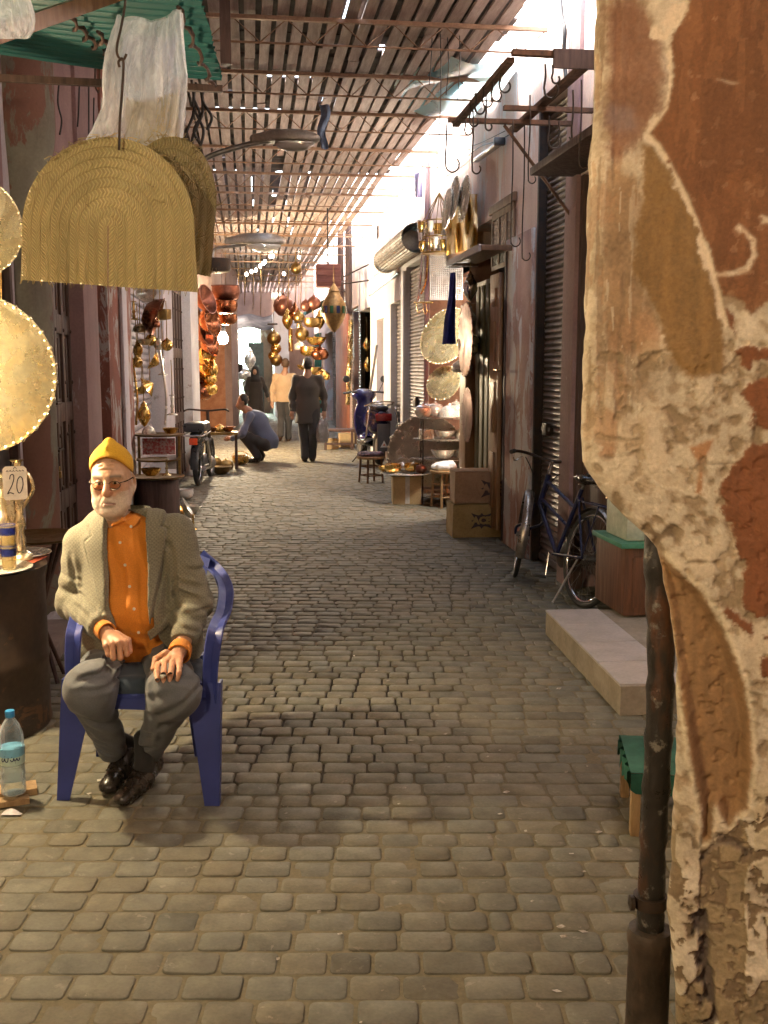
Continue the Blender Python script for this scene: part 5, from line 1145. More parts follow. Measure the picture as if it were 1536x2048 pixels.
def tiled_step():
    a = G(1091, 1268); b = G(1240, 1432); h = .15
    root = thing('tiled_step', 'pale tiled doorstep behind the drainpipe on the right', 'step', tuple(a))
    c = MB(); c.prism([(a.x, a.y), (b.x, b.y), (XR - .002, b.y), (XR - .002, a.y)], h - .012, Matrix.Translation((0, 0, 0))); c.build('concrete_base', m_conc, root, True, 0)
    tl = MB(); u = (b - a); L = u.length; u.normalize(); v = Vector((-u.y, u.x, 0)); v = v if v.x > 0 else -v
    for i in range(4):
        for j in range(4):
            o = a + u * (i * L / 4 + .004) + v * (j * .33 + .004) - u * .006 - v * .006; w = L / 4 - .008; d = .322
            pts = [o, o + u * w, o + u * w + v * d, o + v * d]; pts = [p for p in pts]
            if max(p.x for p in pts) < XR: tl.prism([(p.x, p.y) for p in pts], .012, Matrix.Translation((0, 0, h - .0119)))
    tl.build('tiles', m_tile, root, True, 0)
    return a, b
tiled_step()

def low_stool_green():
    root = thing('low_stool', 'low wooden stool with a torn green cloth top behind the drainpipe', 'stool', tuple(G(1300, 1660)))
    pA, pB = at(1240, 1470, 3.75), at(1262, 1545, 3.38); z = pA.z; pB.z = z; ax = (pB - pA); ln = ax.length; ax.normalize(); rt = Vector((-ax.y, ax.x, 0)); rt = rt if rt.dot(CR) > 0 else -rt
    tp = MB(); tp.sheet(lambda u, v: pA + ax * (u * ln) + rt * (v * .34) + Vector((0, 0, .006 * math.sin(u * 9) * math.sin(v * 7))), 10, 10)
    tp.sheet(lambda u, v: pA + ax * (u * ln) + rt * (-.004 + .01 * math.sin(u * 30)) + Vector((0, 0, -(.05 + .02 * math.sin(u * 23) + .01 * math.sin(u * 57)) * v)), 40, 4)
    tp.sheet(lambda u, v: pB + rt * (u * .34) - ax * -.004 + Vector((0, 0, -(.06 + .015 * math.sin(u * 20)) * v)), 20, 3)
    tp.build('green_cloth_top', M('dark_green_cloth', (.02, .115, .075), (.012, .07, .05), .85), root, True, 60)
    st = MB(); st.box((0, 0, 0), (.001, .001, .001)); st = MB(); c = pA + ax * ln / 2 + rt * .17; R = Matrix(((ax.x, rt.x, 0), (ax.y, rt.y, 0), (0, 0, 1)))
    st.obox(c - Vector((0, 0, .03)), (ln - .01, .32, .04), R, 0, .004); st.build('seat_board', m_wood, root)
    for (u, v) in ((.06, .02), (.94, .02), (.06, .32), (.94, .32)):
        l = MB(); p = pA + ax * (u * ln) + rt * v; l.beam(p - Vector((0, 0, .05)), Vector((p.x, p.y, 0)), .032, .045, 0, tuple(ax), .004); l.build('leg', m_wood, root)
low_stool_green()

def tea_cabinet():
    b = G(1268, 1222, .15); root = thing('small_cabinet', 'small brown wooden cabinet with a green shelf on the tiled step', 'cabinet', tuple(b))
    w = .30; d = .5; x0 = at(1240, 1222, 6.0).x; y0 = b.y - .12
    c = MB(); c.box((x0, y0, .151), (x0 + .5, y0 + d, .555), 0, .006); c.box((x0 + .05, y0 - .008, .2), (x0 + .45, y0, .5), 0, .01); c.build('carcass', M('reddish_wood', (.15, .06, .028), (.08, .035, .018), .5, 0, 6, .3, 40, stretch=(6, 6, .6)), root)
    s = MB(); s.box((x0 - .03, y0 - .03, .557), (x0 + .52, y0 + d, .585), 0, .004); s.build('green_shelf', M('green_paint', (.06, .25, .16), (.045, .18, .12), .5), root)
    t = MB(); t.box((x0 + .03, y0 + .06, .586), (x0 + .46, y0 + .42, .80), 0, .012); o = t.build('tea_tin', [M('tin_paint', (.50, .52, .42), (.38, .42, .33), .4, 0, 14, .1)], None); tag(o, 'pale green and white tin box on the green shelf of the small cabinet', 'tin')
    pl = MB(); c0 = Vector((x0 + .14, y0 + .2, .802)); pl.lathe([(.0001, .002), (.12, .002), (.17, .014), (.185, .022), (.18, .03), (.165, .02), (.11, .01), (.0001, .01)], 32, c0); o = pl.build('serving_plate', m_brass, None); tag(o, 'round brass plate on top of the pale tin', 'plate')
    for k, (dx, dy) in enumerate(((-.05, -.04), (.08, .02), (.0, .09))):
        cu = MB(); cu.lathe([(.0001, .011), (.03, .011), (.034, .02), (.036, .075), (.04, .08), (.034, .08), (.032, .025), (.0001, .02)], 20, c0 + Vector((dx, dy, 0))); o = cu.build('brass_cup', m_brass, None); tag(o, ['left hand brass cup at the rim of the plate on the pale tin', 'brass cup nearest the wall edge on the plate over the tin', 'rearmost brass cup on the plate over the pale tin'][k], 'cup', 'brass cups on the plate')
    tpt = thing('teapot', 'small silver teapot with curved spout standing in front of the tin', 'teapot', (x0 + .30, y0 + .0, .586))
    bd = MB(); bd.lathe([(.0001, 0), (.04, 0), (.045, .012), (.065, .05), (.07, .085), (.055, .12), (.035, .14), (.04, .145), (.02, .165), (.008, .175), (.012, .185), (.0001, .195)], 28, (0, 0, 0)); bd.build('body', m_silver, tpt, False, 50)
    sp = MB(); q = catmull([(-.055, 0, .05), (-.10, 0, .06), (-.125, 0, .10), (-.15, 0, .135), (-.175, 0, .14)], 5); sp.tube(q, list(np.linspace(.022, .009, len(q))), 12); sp.build('spout', m_silver, tpt, False, 60)
    hd = MB(); q = catmull([(.055, 0, .12), (.10, 0, .13), (.11, 0, .08), (.06, 0, .045)], 5); hd.tube(q, .007, 8); hd.build('handle', m_silver, tpt, False, 60)
tea_cabinet()

# ---- corrugated awning over the left-hand stall
def awning():
    z = at(445, 165, 5.1).z; root = thing('corrugated_awning', 'green corrugated awning over the stall at upper left', 'awning', tuple(at(445, 165, 5.1)))
    e1 = at(445, 165, 5.1); e0 = at(400, 0, (z - HC) / math.tan(math.atan((1024 - 0) / F_PX) - PITCH)); d = (e1 - e0); e0 = e1 - d * 2.6
    n = 420; vs = []; k = 14
    for i in range(n + 1):
        u = i / n; p = e0.lerp(e1, u); xl = XL(p.y) - .02
        for j in range(k + 1):
            v = j / k; x = p.x + (xl - p.x) * v; vs.append(Vector((x + (.004 * math.sin(i * .7) if j == 0 else 0), p.y, z + .015 + .010 * math.sin(2 * PI * (p.y) / .07) + .10 * v + .01 * math.sin(5 * v + 3 * u))))
    g = MB(); g.add(vs, [(i * (k + 1) + j, i * (k + 1) + j + 1, (i + 1) * (k + 1) + j + 1, (i + 1) * (k + 1) + j) for i in range(n) for j in range(k)])
    t = NT('green_fibreglass'); nn = t.noise(4, 6, .6); t.set(Base_Color=t.ramp(nn, [(.3, (.008, .085, .08)), (.7, (.005, .045, .045))]), Roughness=.5); tr = t.n('ShaderNodeBsdfTranslucent'); tr.inputs[0].default_value = (.03, .38, .34, 1); mx = t.n('ShaderNodeMixShader'); mx.inputs[0].default_value = .12
    t.l(t.b.outputs[0], mx.inputs[1]); t.l(tr.outputs[0], mx.inputs[2]); t.l(mx.outputs[0], t.t.nodes['Material Output'].inputs[0]); g.build('corrugated_sheet', t.m, root, True, 180)
    b = MB(); b.beam((e1.x, e1.y, z - .03), (XL(e1.y), e1.y, z - .01), .03, .03); b.build('edge_beam', m_wood_dark, root)
    b = MB(); p = at(-60, 88, 3.3); q = at(240, -16, 4.0); b.beam(p, q, .05, .05); b.build('cross_beam', m_ochre, root)
    for k, (a, c) in enumerate((((355, 10), (425, 165)), ((140, 30), (215, 110)), ((195, 60), (240, 130)))):
        b = MB(); pa, pc = at(a[0], a[1], 4.1), at(c[0], c[1], 5.0); pts = [pa.lerp(pc, i / 24) + Vector((.014 * math.sin(i * 1.1), 0, .014 * math.cos(i * 1.1) - .02)) for i in range(25)]; b.tube(pts, .007, 6); b.tube([p + Vector((.007 * math.cos(i), 0, .007 * math.sin(i * 1.3))) for i, p in enumerate(pts)], .004, 5); b.build('twisted_stay', m_wood_dark, root, True, 60)
    pst = MB(); p = at(452, 130, 5.6); pst.beam((p.x, p.y, p.z - .0), (p.x, p.y, ZR - .01), .055, .05, 0, (0, 1, 0)); pst.build('hanger_post', m_wood_dark, root)
awning()

# ---- woven straw bags hanging from the awning
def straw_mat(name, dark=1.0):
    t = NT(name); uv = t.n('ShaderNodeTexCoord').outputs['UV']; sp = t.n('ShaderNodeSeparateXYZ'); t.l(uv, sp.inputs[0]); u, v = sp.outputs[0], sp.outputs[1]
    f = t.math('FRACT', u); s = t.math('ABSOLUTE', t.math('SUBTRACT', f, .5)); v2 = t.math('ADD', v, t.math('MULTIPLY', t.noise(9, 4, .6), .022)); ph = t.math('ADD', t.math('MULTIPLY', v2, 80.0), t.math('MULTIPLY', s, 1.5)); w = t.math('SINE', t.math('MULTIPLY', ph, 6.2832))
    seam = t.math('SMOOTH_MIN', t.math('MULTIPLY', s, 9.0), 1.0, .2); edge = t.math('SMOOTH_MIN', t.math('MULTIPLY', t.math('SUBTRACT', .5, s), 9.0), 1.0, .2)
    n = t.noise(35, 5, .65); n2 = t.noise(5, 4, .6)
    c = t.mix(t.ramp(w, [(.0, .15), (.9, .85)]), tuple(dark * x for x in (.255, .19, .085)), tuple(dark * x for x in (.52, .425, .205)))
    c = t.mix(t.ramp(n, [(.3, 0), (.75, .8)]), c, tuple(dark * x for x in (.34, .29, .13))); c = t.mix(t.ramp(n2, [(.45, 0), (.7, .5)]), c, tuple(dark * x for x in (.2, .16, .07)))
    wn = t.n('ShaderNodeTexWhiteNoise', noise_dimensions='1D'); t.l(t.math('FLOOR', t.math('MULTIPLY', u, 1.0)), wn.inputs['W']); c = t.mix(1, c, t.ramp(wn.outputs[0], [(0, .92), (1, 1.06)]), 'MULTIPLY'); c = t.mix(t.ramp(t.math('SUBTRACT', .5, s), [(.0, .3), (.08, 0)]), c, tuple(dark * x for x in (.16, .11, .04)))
    h = t.math('MULTIPLY', t.math('ADD', t.math('MULTIPLY', w, .35), t.math('MULTIPLY', n, .5)), edge); t.set(Base_Color=c, Roughness=.75, Normal=t.bump(t.math('ADD', h, edge), .75, .006)); return t.m
def straw_bag(label, cx, cy, a_, b_, ybot, d, rot, mat, bands, strands, lean):
    root = thing('straw_basket', label, 'basket', tuple(at(cx, cy - b_, d)), 0, 'woven straw baskets on the hook')
    NR, NT_ = bands * 6, 110; vs = []; uvs = []
    for sgn in (1, -1):
        for i in range(NR + 1):
            r = .004 + .996 * i / NR; A, Bh = a_ * r, b_ * r * (.96 + .04 * r); Lg = (ybot - cy)
            arc_l = PI * (A + Bh) / 2; tot = 2 * Lg + arc_l
            for j in range(NT_ + 1):
                s = j / NT_ * tot
                if s < Lg: x, y = -A, Lg - s
                elif s < Lg + arc_l: q = (s - Lg) / arc_l * PI; x, y = -A * math.cos(q), -Bh * math.sin(q)
                else: x, y = A, s - Lg - arc_l
                fl = 1 + .05 * max(y, 0) / Lg * (x / a_ if x > 0 else .3 * -x / a_); x *= fl; yb = y + .07 * x * (max(y, 0) / Lg)
                xr = x * math.cos(rot) - yb * math.sin(rot); yr = x * math.sin(rot) + yb * math.cos(rot)
                band = (i / NR * bands); bul = (.005 + .008 * max(y, 0) / Lg) * math.sin(PI * (band % 1)) ** .7 if sgn > 0 else 0
                dep = d - .05 * math.cos(min(1, math.hypot(x / a_, (y / b_ if y < 0 else y / Lg * .5))) * PI / 2) * sgn + lean * (x / a_) + .012 * math.sin(x * .03 + y * .02) - bul - .006 * sgn - .004 * math.sin(band * 2 * PI / 2.0) * max(y, 0) / Lg * sgn
                vs.append(at(cx + xr, cy + yr, dep)); uvs.append((band, (s - tot / 2) / F_PX * d))
    n1 = (NR + 1) * (NT_ + 1); fs = []
    for o in (0, n1):
        for i in range(NR):
            for j in range(NT_):
                a = o + i * (NT_ + 1) + j; q = (a, a + 1, a + NT_ + 2, a + NT_ + 1); fs.append(q if o else q[::-1])
    e = NR * (NT_ + 1); fs += [(e + j, e + j + 1, n1 + e + j + 1, n1 + e + j) for j in range(NT_)]
    for i in range(NR): 
        for jj in (0, NT_): a = i * (NT_ + 1) + jj; fs.append((a, a + NT_ + 1, n1 + a + NT_ + 1, n1 + a))
    link_mesh('woven_body', vs, fs, mat, root, True, 60, uv=uvs)
    st = MB(); r = random.Random(int(cx))
    for k in range(strands):
        a0 = r.uniform(0, 2 * PI); rr = r.uniform(.2, .98); x, y = cx + a_ * rr * math.cos(a0), cy + b_ * rr * math.sin(a0) * .9; dx, dy = r.uniform(-38, 38), r.uniform(-20, 40)
        st.tube(catmull([at(x, y, d - .06), at(x + dx * .5 + r.uniform(-8, 8), y + dy * .5 + r.uniform(-8, 8), d - .085), at(x + dx, y + dy, d - .07 + r.uniform(-.01, .02))], 4), .0016, 4)
    for k in range(46):
        q = r.uniform(0, PI); x, y = cx - a_ * math.cos(q) * .97, cy - b_ * math.sin(q) * .97; st.tube(catmull([at(x, y, d), at(x + r.uniform(-9, 9), y - r.uniform(2, 12), d - .02), at(x + r.uniform(-18, 18), y - r.uniform(2, 16), d - .01)], 3), .0013, 4)
        x = cx + r.uniform(-a_, a_); y = ybot + .07 * (x - cx) * 1.0; st.tube([at(x, y - 6, d), at(x + r.uniform(-5, 5), y + r.uniform(2, 11), d)], .0013, 4)
    if strands: st.build('loose_straw', mat, root, True, 180)
    return root
m_straw, m_straw2 = straw_mat('woven_straw', 1.5), straw_mat('darker_straw', .92)  # same weave twice: paler straw in front, darker straw behind
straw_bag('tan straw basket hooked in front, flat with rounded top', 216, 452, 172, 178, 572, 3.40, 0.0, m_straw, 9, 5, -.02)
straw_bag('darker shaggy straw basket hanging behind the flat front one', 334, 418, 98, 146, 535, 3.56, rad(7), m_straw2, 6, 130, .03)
def wire_hook(name, pts, d, label, r=.004, n=6):
    g = MB(); g.tube(catmull([at(x, y, d + (q[0] if q else 0)) for x, y, *q in pts], n), r, 8); o = g.build(name, m_iron, None, True, 180); return tag(o, label, 'hook', 'long wire hooks under the awning')
wire_hook('wire_hook', [(254, -60), (251, 0), (243, 50), (234, 92), (236, 112), (246, 120), (253, 108)], 3.36, 'upper long wire hook coming down from the awning')
wire_hook('wire_hook', [(239, 134), (237, 124), (243, 117), (247, 126), (245, 170), (240, 240), (238, 300)], 3.34, 'lower straight wire hook that pierces the straw basket')

def plastic_bag(label, rows, d, thick, seed, contents=None):
    root = thing('plastic_bag', label, 'bag', tuple(at((rows[0][0] + rows[0][1]) / 2, rows[0][2], d)), 0, 'clear plastic bags under the awning')
    N, K = 150, 40; rr = catmull([Vector(q) for q in rows], 8); K = len(rr) - 1; vs = []; r_ = random.Random(seed); ph = [r_.uniform(0, 6) for _ in range(6)]
    for k in range(K + 1):
        x0, x1, y = rr[k]; v = k / K; c = (x0 + x1) / 2; h = (x1 - x0) / 2; tk = thick * (.25 + .75 * min(1, v * 2.2))
        for j in range(N):
            a = 2 * PI * j / N; rip = .5 * math.sin(9 * a + ph[0] + 2 * v) + .35 * math.sin(17 * a + ph[1] - 3 * v) + .3 * math.sin(5 * a + 9 * v + ph[2]); am = .16 * (1.2 - v * .8)
            rad_ = 1 + am * rip * (abs(math.sin(a)) ** .5); w3 = float(fbm(np.array([2.2 * math.cos(a) + 5, 2.2 * math.sin(a) + seed, v * 5.0]), 4)) - .45; w4 = abs(float(fbm(np.array([7 * math.cos(a) + 9, 7 * math.sin(a), v * 2.2 + seed]), 3)) - .42); rad_ += 1.1 * w3 - 1.6 * w4; vs.append(at(c + h * math.cos(a) * (1 - .02 * rip + .22 * w3 - .25 * w4), y + (max(0, 1 - v / .14) * (16 * (1 - abs(math.cos(a)) ** .7) - 7 * math.cos(a - .4) + 4 * math.sin(5 * a + ph[3]))) + 2 * math.sin(7 * a + 5 * v + ph[4]), d + tk * math.sin(a) * rad_))
    fs = [(k * N + j, k * N + (j + 1) % N, (k + 1) * N + (j + 1) % N, (k + 1) * N + j) for k in range(K) for j in range(N)] + [list(range(K * N, K * N + N))]
    link_mesh('film', vs, fs, m_film, root, True, 180)
    if contents: contents(root)
    return root
t = NT('plastic_film'); n = t.noise(18, 6, .7, t.co((1, 1, .35)), .8); nb = t.bump(n, .8, .012)
t.set(Base_Color=(.86, .89, .97), Roughness=.22, Normal=nb); tl = t.n('ShaderNodeBsdfTranslucent'); tl.inputs[0].default_value = (.86, .90, 1, 1); tr = t.n('ShaderNodeBsdfTransparent'); m1 = t.n('ShaderNodeMixShader'); m2 = t.n('ShaderNodeMixShader'); m1.inputs[0].default_value = .5
t.l(t.b.outputs[0], m1.inputs[1]); t.l(tl.outputs[0], m1.inputs[2]); t.val(m2.inputs[0], t.ramp(n, [(.3, .80), (.62, .52)])); t.l(m1.outputs[0], m2.inputs[1]); t.l(tr.outputs[0], m2.inputs[2]); t.l(m2.outputs[0], t.t.nodes['Material Output'].inputs[0]); m_film = t.m
def bag_stuff(root):
    f = MB(); 
    f.sheet(lambda u, v: at(252 + 105 * u, 195 + 110 * v + 10 * math.sin(u * 5), 3.78 + .03 * math.sin(u * 4 + v * 3)), 8, 8); f.sheet(lambda u, v: at(252 + 105 * u, 195 + 110 * v + 10 * math.sin(u * 5), 3.84 + .03 * math.sin(u * 4 + v * 3)), 8, 8); f.build('folded_sacking', M('beige_sacking', (.42, .36, .25), (.34, .28, .18), .9), root, True, 60)
    f = MB(); f.sheet(lambda u, v: at(248 + 104 * u - 10 * v, 70 + 125 * v + 6 * u, 3.82 + .02 * math.sin(u * 6)), 8, 8); f.build('pale_blue_paper', M('pale_blue_paper', (.52, .58, .70), (.45, .5, .62), .7), root, True, 60)
plastic_bag('big clear plastic bag hanging behind the straw baskets', [(238, 366, 28), (226, 368, 62), (212, 372, 110), (203, 376, 160), (199, 374, 215), (184, 372, 255), (166, 366, 300), (172, 360, 345), (190, 350, 372)], 3.78, .10, 4, bag_stuff)
plastic_bag('cropped plastic bag in the top left corner under the awning', [(-60, 50, -60), (-70, 60, -10), (-70, 68, 30), (-60, 68, 60), (-40, 58, 76)], 3.2, .08, 9)

# ---- the tray seller's stall at the left edge
def engraved(name, c1, c2, rough=.36):
    t = NT(name); v = t.n('ShaderNodeTexVoronoi', feature='DISTANCE_TO_EDGE'); v.inputs['Scale'].default_value = 26; w = t.n('ShaderNodeTexWave', wave_type='RINGS', rings_direction='SPHERICAL'); w.inputs['Scale'].default_value = 9; w.inputs['Distortion'].default_value = 9; w.inputs['Detail'].default_value = 3; w.inputs['Detail Scale'].default_value = 2.2
    for q in (v, w): t.l(t.co(), q.inputs[0])
    n = t.noise(7, 5, .6); h = t.math('ADD', t.ramp(v.outputs['Distance'], [(0, 0), (.08, 1)]), t.ramp(w.outputs['Fac'], [(.45, 0), (.55, 1)]))
    t.set(Base_Color=t.mix(t.ramp(n, [(.35, 0), (.65, 1)]), c1, c2), Metallic=.25, Roughness=t.ramp(n, [(.3, rough), (.7, rough + .15)]), Normal=t.bump(h, .14, .002)); return t.m
m_engr = engraved('engraved_brass', (.86, .77, .50), (.70, .58, .33)); m_engr_s = engraved('engraved_silver', (.90, .88, .81), (.78, .75, .66))
def tray(label, c, r, nrm, up=(0, 0, 1), sq=(1, 1), mats=None, group=None, lobes=28, beads=56, name='metal_tray', cat='tray'):
    root = thing(name, label, cat, tuple(c), 0, group); n = Vector(nrm).normalized(); R = frame(n, Vector(up).cross(n) if abs(n.dot(Vector(up))) < .95 else (1, 0, 0)); mats = mats or (m_engr, m_silver_warm)
    g = MB(); g.lathe([(.0001, .0), (r * .76, .0)], 72, (0, 0, 0), R, 0, sq); g.build('engraved_plate', mats[0], root, False, 60)
    g = MB(); g.lathe([(r * .76, 0), (r * .79, .002), (r * .81, .006), (r * .83, .012), (r * .88, .016), (r * .93, .018), (r * .97, .022)], 144, (0, 0, 0), R, 0, sq); g.lathe([(r * .97, .022), (r, .020), (r * .99, .012), (r * .9, .008), (r * .8, -.002), (.0001, -.003)], 144, (0, 0, 0), R, 0, sq)
    g.build('rim', mats[1], root, False, 60)
    b = MB(); k = beads
    for j in range(k):
        a = 2 * PI * j / k; rr = r * (.975 + .010 * (j % 2)); p = R @ Vector((rr * math.cos(a) * sq[0], rr * math.sin(a) * sq[1], .018)); s = r * (.038 if j % 2 else .030)
        b.lathe([(s * math.sin(q), s * .8 * math.cos(q)) for q in (PI, PI * .75, PI * .5, PI * .25, 0.001)], 8, p, R)
    b.build('cast_border', mats[1], root, False, 60); return root
fwd_l = lambda px: -(CF * math.cos(0) + CR * ((px - 768) / F_PX)).normalized()
tray('large round engraved brass tray with a scalloped cast border hanging at the left edge', at(-52, 748, 4.25), .325, fwd_l(-50) + CR * .18 + Vector((0, 0, .05)), group='brass trays hanging over the left stall')
tray('smaller brass tray with cast border in the upper left, above the big one', at(-62, 452, 4.25), .205, fwd_l(-60) + CR * .25, group='brass trays hanging over the left stall')
tg = MB(); tg.tube([at(2, 545, 4.24), at(3, 600, 4.24)], .003, 6); tag(tg.build('hanging_chain', m_brass_dark, None), 'short brass chain between the two hanging trays', 'chain')
def stall():
    c = G(-70, 1400); c = at(-70, 1130, 4.5); zt = c.z; root = thing('barrel_table', 'dark round metal drum used as a table at the left edge', 'table', (c.x, c.y, 0))
    g = MB(); g.lathe([(.33, 0), (.34, .02), (.335, .05), (.335, .3), (.342, .32), (.335, .34), (.335, zt - .05), (.345, zt - .02), (.345, zt - .005), (.0001, zt - .005)], 56); g.build('drum', M('drum_brown', (.062, .038, .024), (.035, .024, .018), .55, .2, 5, .25, 50, spots=((.10, .05, .025), 5, .60)), root, False, 40)
    t1 = at(-20, 1126, 4.36); rt = .175
    g = MB(); o = Vector((t1.x, t1.y, zt + .004)); g.lathe([(.0001, 0), (rt * .8, 0), (rt * .9, .006), (rt, .012), (rt * .99, .015), (rt * .88, .009), (rt * .8, .004), (.0001, .004)], 48, o); ob = g.build('serving_tray', m_silver, None); tag(ob, 'small round silver tray under the tea glasses on the drum', 'tray')
    t = NT('blue_gold_glass'); z = t.n('ShaderNodeSeparateXYZ'); t.l(t.co(), z.inputs[0]); cr = t.ramp(t.math('MULTIPLY', z.outputs[2], 8.0), [(.0, (.75, .6, .3)), (.45, (.75, .6, .3)), (.47, (.06, .08, .36)), (.72, (.06, .08, .36)), (.74, (.8, .65, .3)), (.8, (.2, .2, .6))], 'CONSTANT'); t.set(Base_Color=cr, Roughness=.08, Transmission_Weight=.8, IOR=1.3); gm = t.m
    for k, (px, py, s) in enumerate(((18, 1122, 1.0), (-14, 1128, 1.0), (18, 1060, 1.0))):
        p = at(px, py, 4.36); z0 = zt + .008 if k < 2 else zt + .098
        g = MB(); g.lathe([(.0001, .0), (.026, 0), (.028, .006), (.031, .06), (.034, .105), (.0325, .105), (.029, .06), (.026, .01), (.0001, .008)], 24, (0, 0, 0)); ob = g.build('tea_glass', gm, None, False, 40); ob.location = (p.x if k < 2 else at(18, 1122, 4.36).x, p.y if k < 2 else at(18, 1122, 4.36).y, z0); tag(ob, ['blue and gold tea glass standing on the silver tray', 'blue and gold tea glass half cut by the left picture edge', 'blue and gold tea glass stacked in another glass'][k], 'glass', 'tea glasses on the drum')
    t2 = at(40, 1098, 4.72); g = MB(); rt = .14; o = Vector((t2.x, t2.y, zt + .004)); g.lathe([(.0001, 0), (rt * .8, 0), (rt, .012), (rt * .99, .015), (rt * .8, .004), (.0001, .004)], 40, o); tag(g.build('serving_tray', m_silver, None), 'second silver plate further back on the drum by the paper sign', 'tray')
    cl = MB(); a = at(40, 1118, 4.62); cl.add([at(95, 1092, 4.7), at(60, 1112, 4.5), at(-40, 1108, 4.5), at(-40, 1090, 4.8)], [(0, 1, 2, 3)]); v = cl.v
    for q in v: q.z = zt + .0025
    tag(cl.build('red_cloth', M('red_cloth', (.5, .1, .04), (.4, .07, .03), .8), None, True, 0), 'red cloth corner under the silver plates on the drum', 'cloth')
    # brass tray table behind
    p = at(72, 1078, 5.2); root2 = thing('tray_table', 'dull brass tray on a folding stand behind the drum', 'table', (p.x, p.y, 0))
    g = MB(); g.lathe([(.0001, 0), (.2, 0), (.235, .012), (.24, .018), (.2, .008), (.0001, .006)], 40, (0, 0, p.z)); g.build('tray_top', m_brass_dark, root2, False)
    for k in range(4):
        a = PI / 4 + k * PI / 2; l = MB(); l.tube([(.16 * math.cos(a), .16 * math.sin(a), p.z), (-.13 * math.cos(a), -.13 * math.sin(a), 0)], .011, 8); l.build('leg', m_wood_dark, root2, False)
    # brass vase stand with the price paper
    v0 = at(42, 1105, 4.62); root3 = thing('candlestick', 'tall brass candlestick behind the paper price sign', 'candlestick', (v0.x, v0.y, zt + .006))
    g = MB(); g.lathe([(.0001, 0), (.055, 0), (.05, .02), (.022, .04), (.026, .09), (.018, .12), (.03, .16), (.018, .2), (.022, .26), (.03, .34), (.016, .38), (.02, .44), (.034, .45), (.0001, .452)], 28); g.build('stem', m_silver_warm, root3, False, 50)
    nrm = fwd_l(30) + CR * .1; rt_ = Vector((0, 0, 1)).cross(nrm).normalized(); c = at(30, 966, 4.45); up = nrm.cross(rt_).normalized(); sc = 4.45 / F_PX
    root4 = thing('price_sign', 'white paper price sign reading 20 at the left edge', 'sign', tuple(c)); g = MB(); w, h = 46 * sc, 68 * sc
    pl = [(-w / 2 + .008, -h / 2), (w / 2 - .008, -h / 2), (w / 2, -h / 2 + .01), (w / 2, h / 2 - .012), (w / 2 - .012, h / 2), (-w / 2 + .012, h / 2), (-w / 2, h / 2 - .012), (-w / 2, -h / 2 + .01)]
    nn = nrm.normalized(); g.prism(pl, .002, mat4(c, Matrix(((rt_.x, up.x, nn.x), (rt_.y, up.y, nn.y), (rt_.z, up.z, nn.z))))); g.build('paper', M('white_paper', (.80, .78, .70), (.74, .71, .62), .7, 0, 6, .05), root4, True, 0)
    ink = M('black_ink', (.03, .03, .04), None, .6, 0, 5, 0)
    def P(x, y): return c + rt_ * ((x - 30) * sc) + up * ((966 - y) * sc) + nn * .0028
    g = MB(); stroke(g, catmull([P(20, 958), P(22, 950), P(27, 949), P(28, 957), P(24, 970), P(17, 983), P(15, 987), P(20, 985), P(27, 988)], 6), .0042, nn); g.build('digit', ink, root4, True, 0)
    g = MB(); stroke(g, catmull([P(40, 953), P(35, 960), P(33, 975), P(36, 986), P(41, 983), P(45, 970), P(44, 957), P(40, 953)], 6), .0042, nn); g.build('digit', ink, root4, True, 0)
    g = MB()
    for k in range(6): x = 14 + 6 * k; stroke(g, [P(x, 943 - k % 2), P(x + 2, 940), P(x + 4, 943)], .003, nn)
    stroke(g, [P(28, 938), P(31, 933), P(34, 937)], .003, nn); g.build('small_writing', ink, root4, True, 0)
    # tall brass jug glimpsed behind the sign
    v1 = at(10, 1112, 4.75); root5 = thing('brass_jug', 'tall shiny brass jug at the left edge below the big tray', 'jug', (v1.x, v1.y, zt + .004))
    g = MB(); g.lathe([(.0001, 0), (.06, 0), (.07, .03), (.085, .12), (.075, .22), (.045, .28), (.04, .34), (.055, .38), (.0001, .385)], 32); g.build('body', m_silver_warm, root5, False, 60)
    hd = MB(); hd.tube(catmull([(.05, 0, .36), (.11, 0, .38), (.14, 0, .30), (.075, 0, .2)], 6), .009, 8); hd.build('handle', m_silver_warm, root5, False, 60)
    # leaning rods
    tr = MB(); tr.tube([at(58, 930, 6.2), at(66, 1070, 6.2)], .008, 6); tr.tube([at(44, 1010, 6.2), at(62, 1012, 6.2)], .006, 6); tag(tr.build('iron_rack', m_iron, None), 'thin black iron rack against the pale door jamb', 'rack')
    # kerb along the left-hand shops
    kb = MB(); kb.box((-1.75, 4.2, 0), (-1.06, 6.75, .09), 0, .01); ob = kb.build('side_kerb', M('worn_mauve_concrete', (.22, .17, .15), (.16, .12, .11), .8, 0, 4, .2), None); tag(ob, kind='structure')
    pp = MB(); q = G(108, 1240, .09); pp.sheet(lambda u, v: q + Vector((.12 * u - .06, .1 * v, .004 + .03 * u * v + .02 * math.sin(u * 5) * v)), 5, 5); tag(pp.build('paper_scrap', M('scrap_paper', (.5, .47, .5)), None, True, 0), 'crumpled pale paper on the kerb behind the chair', 'paper')
stall()
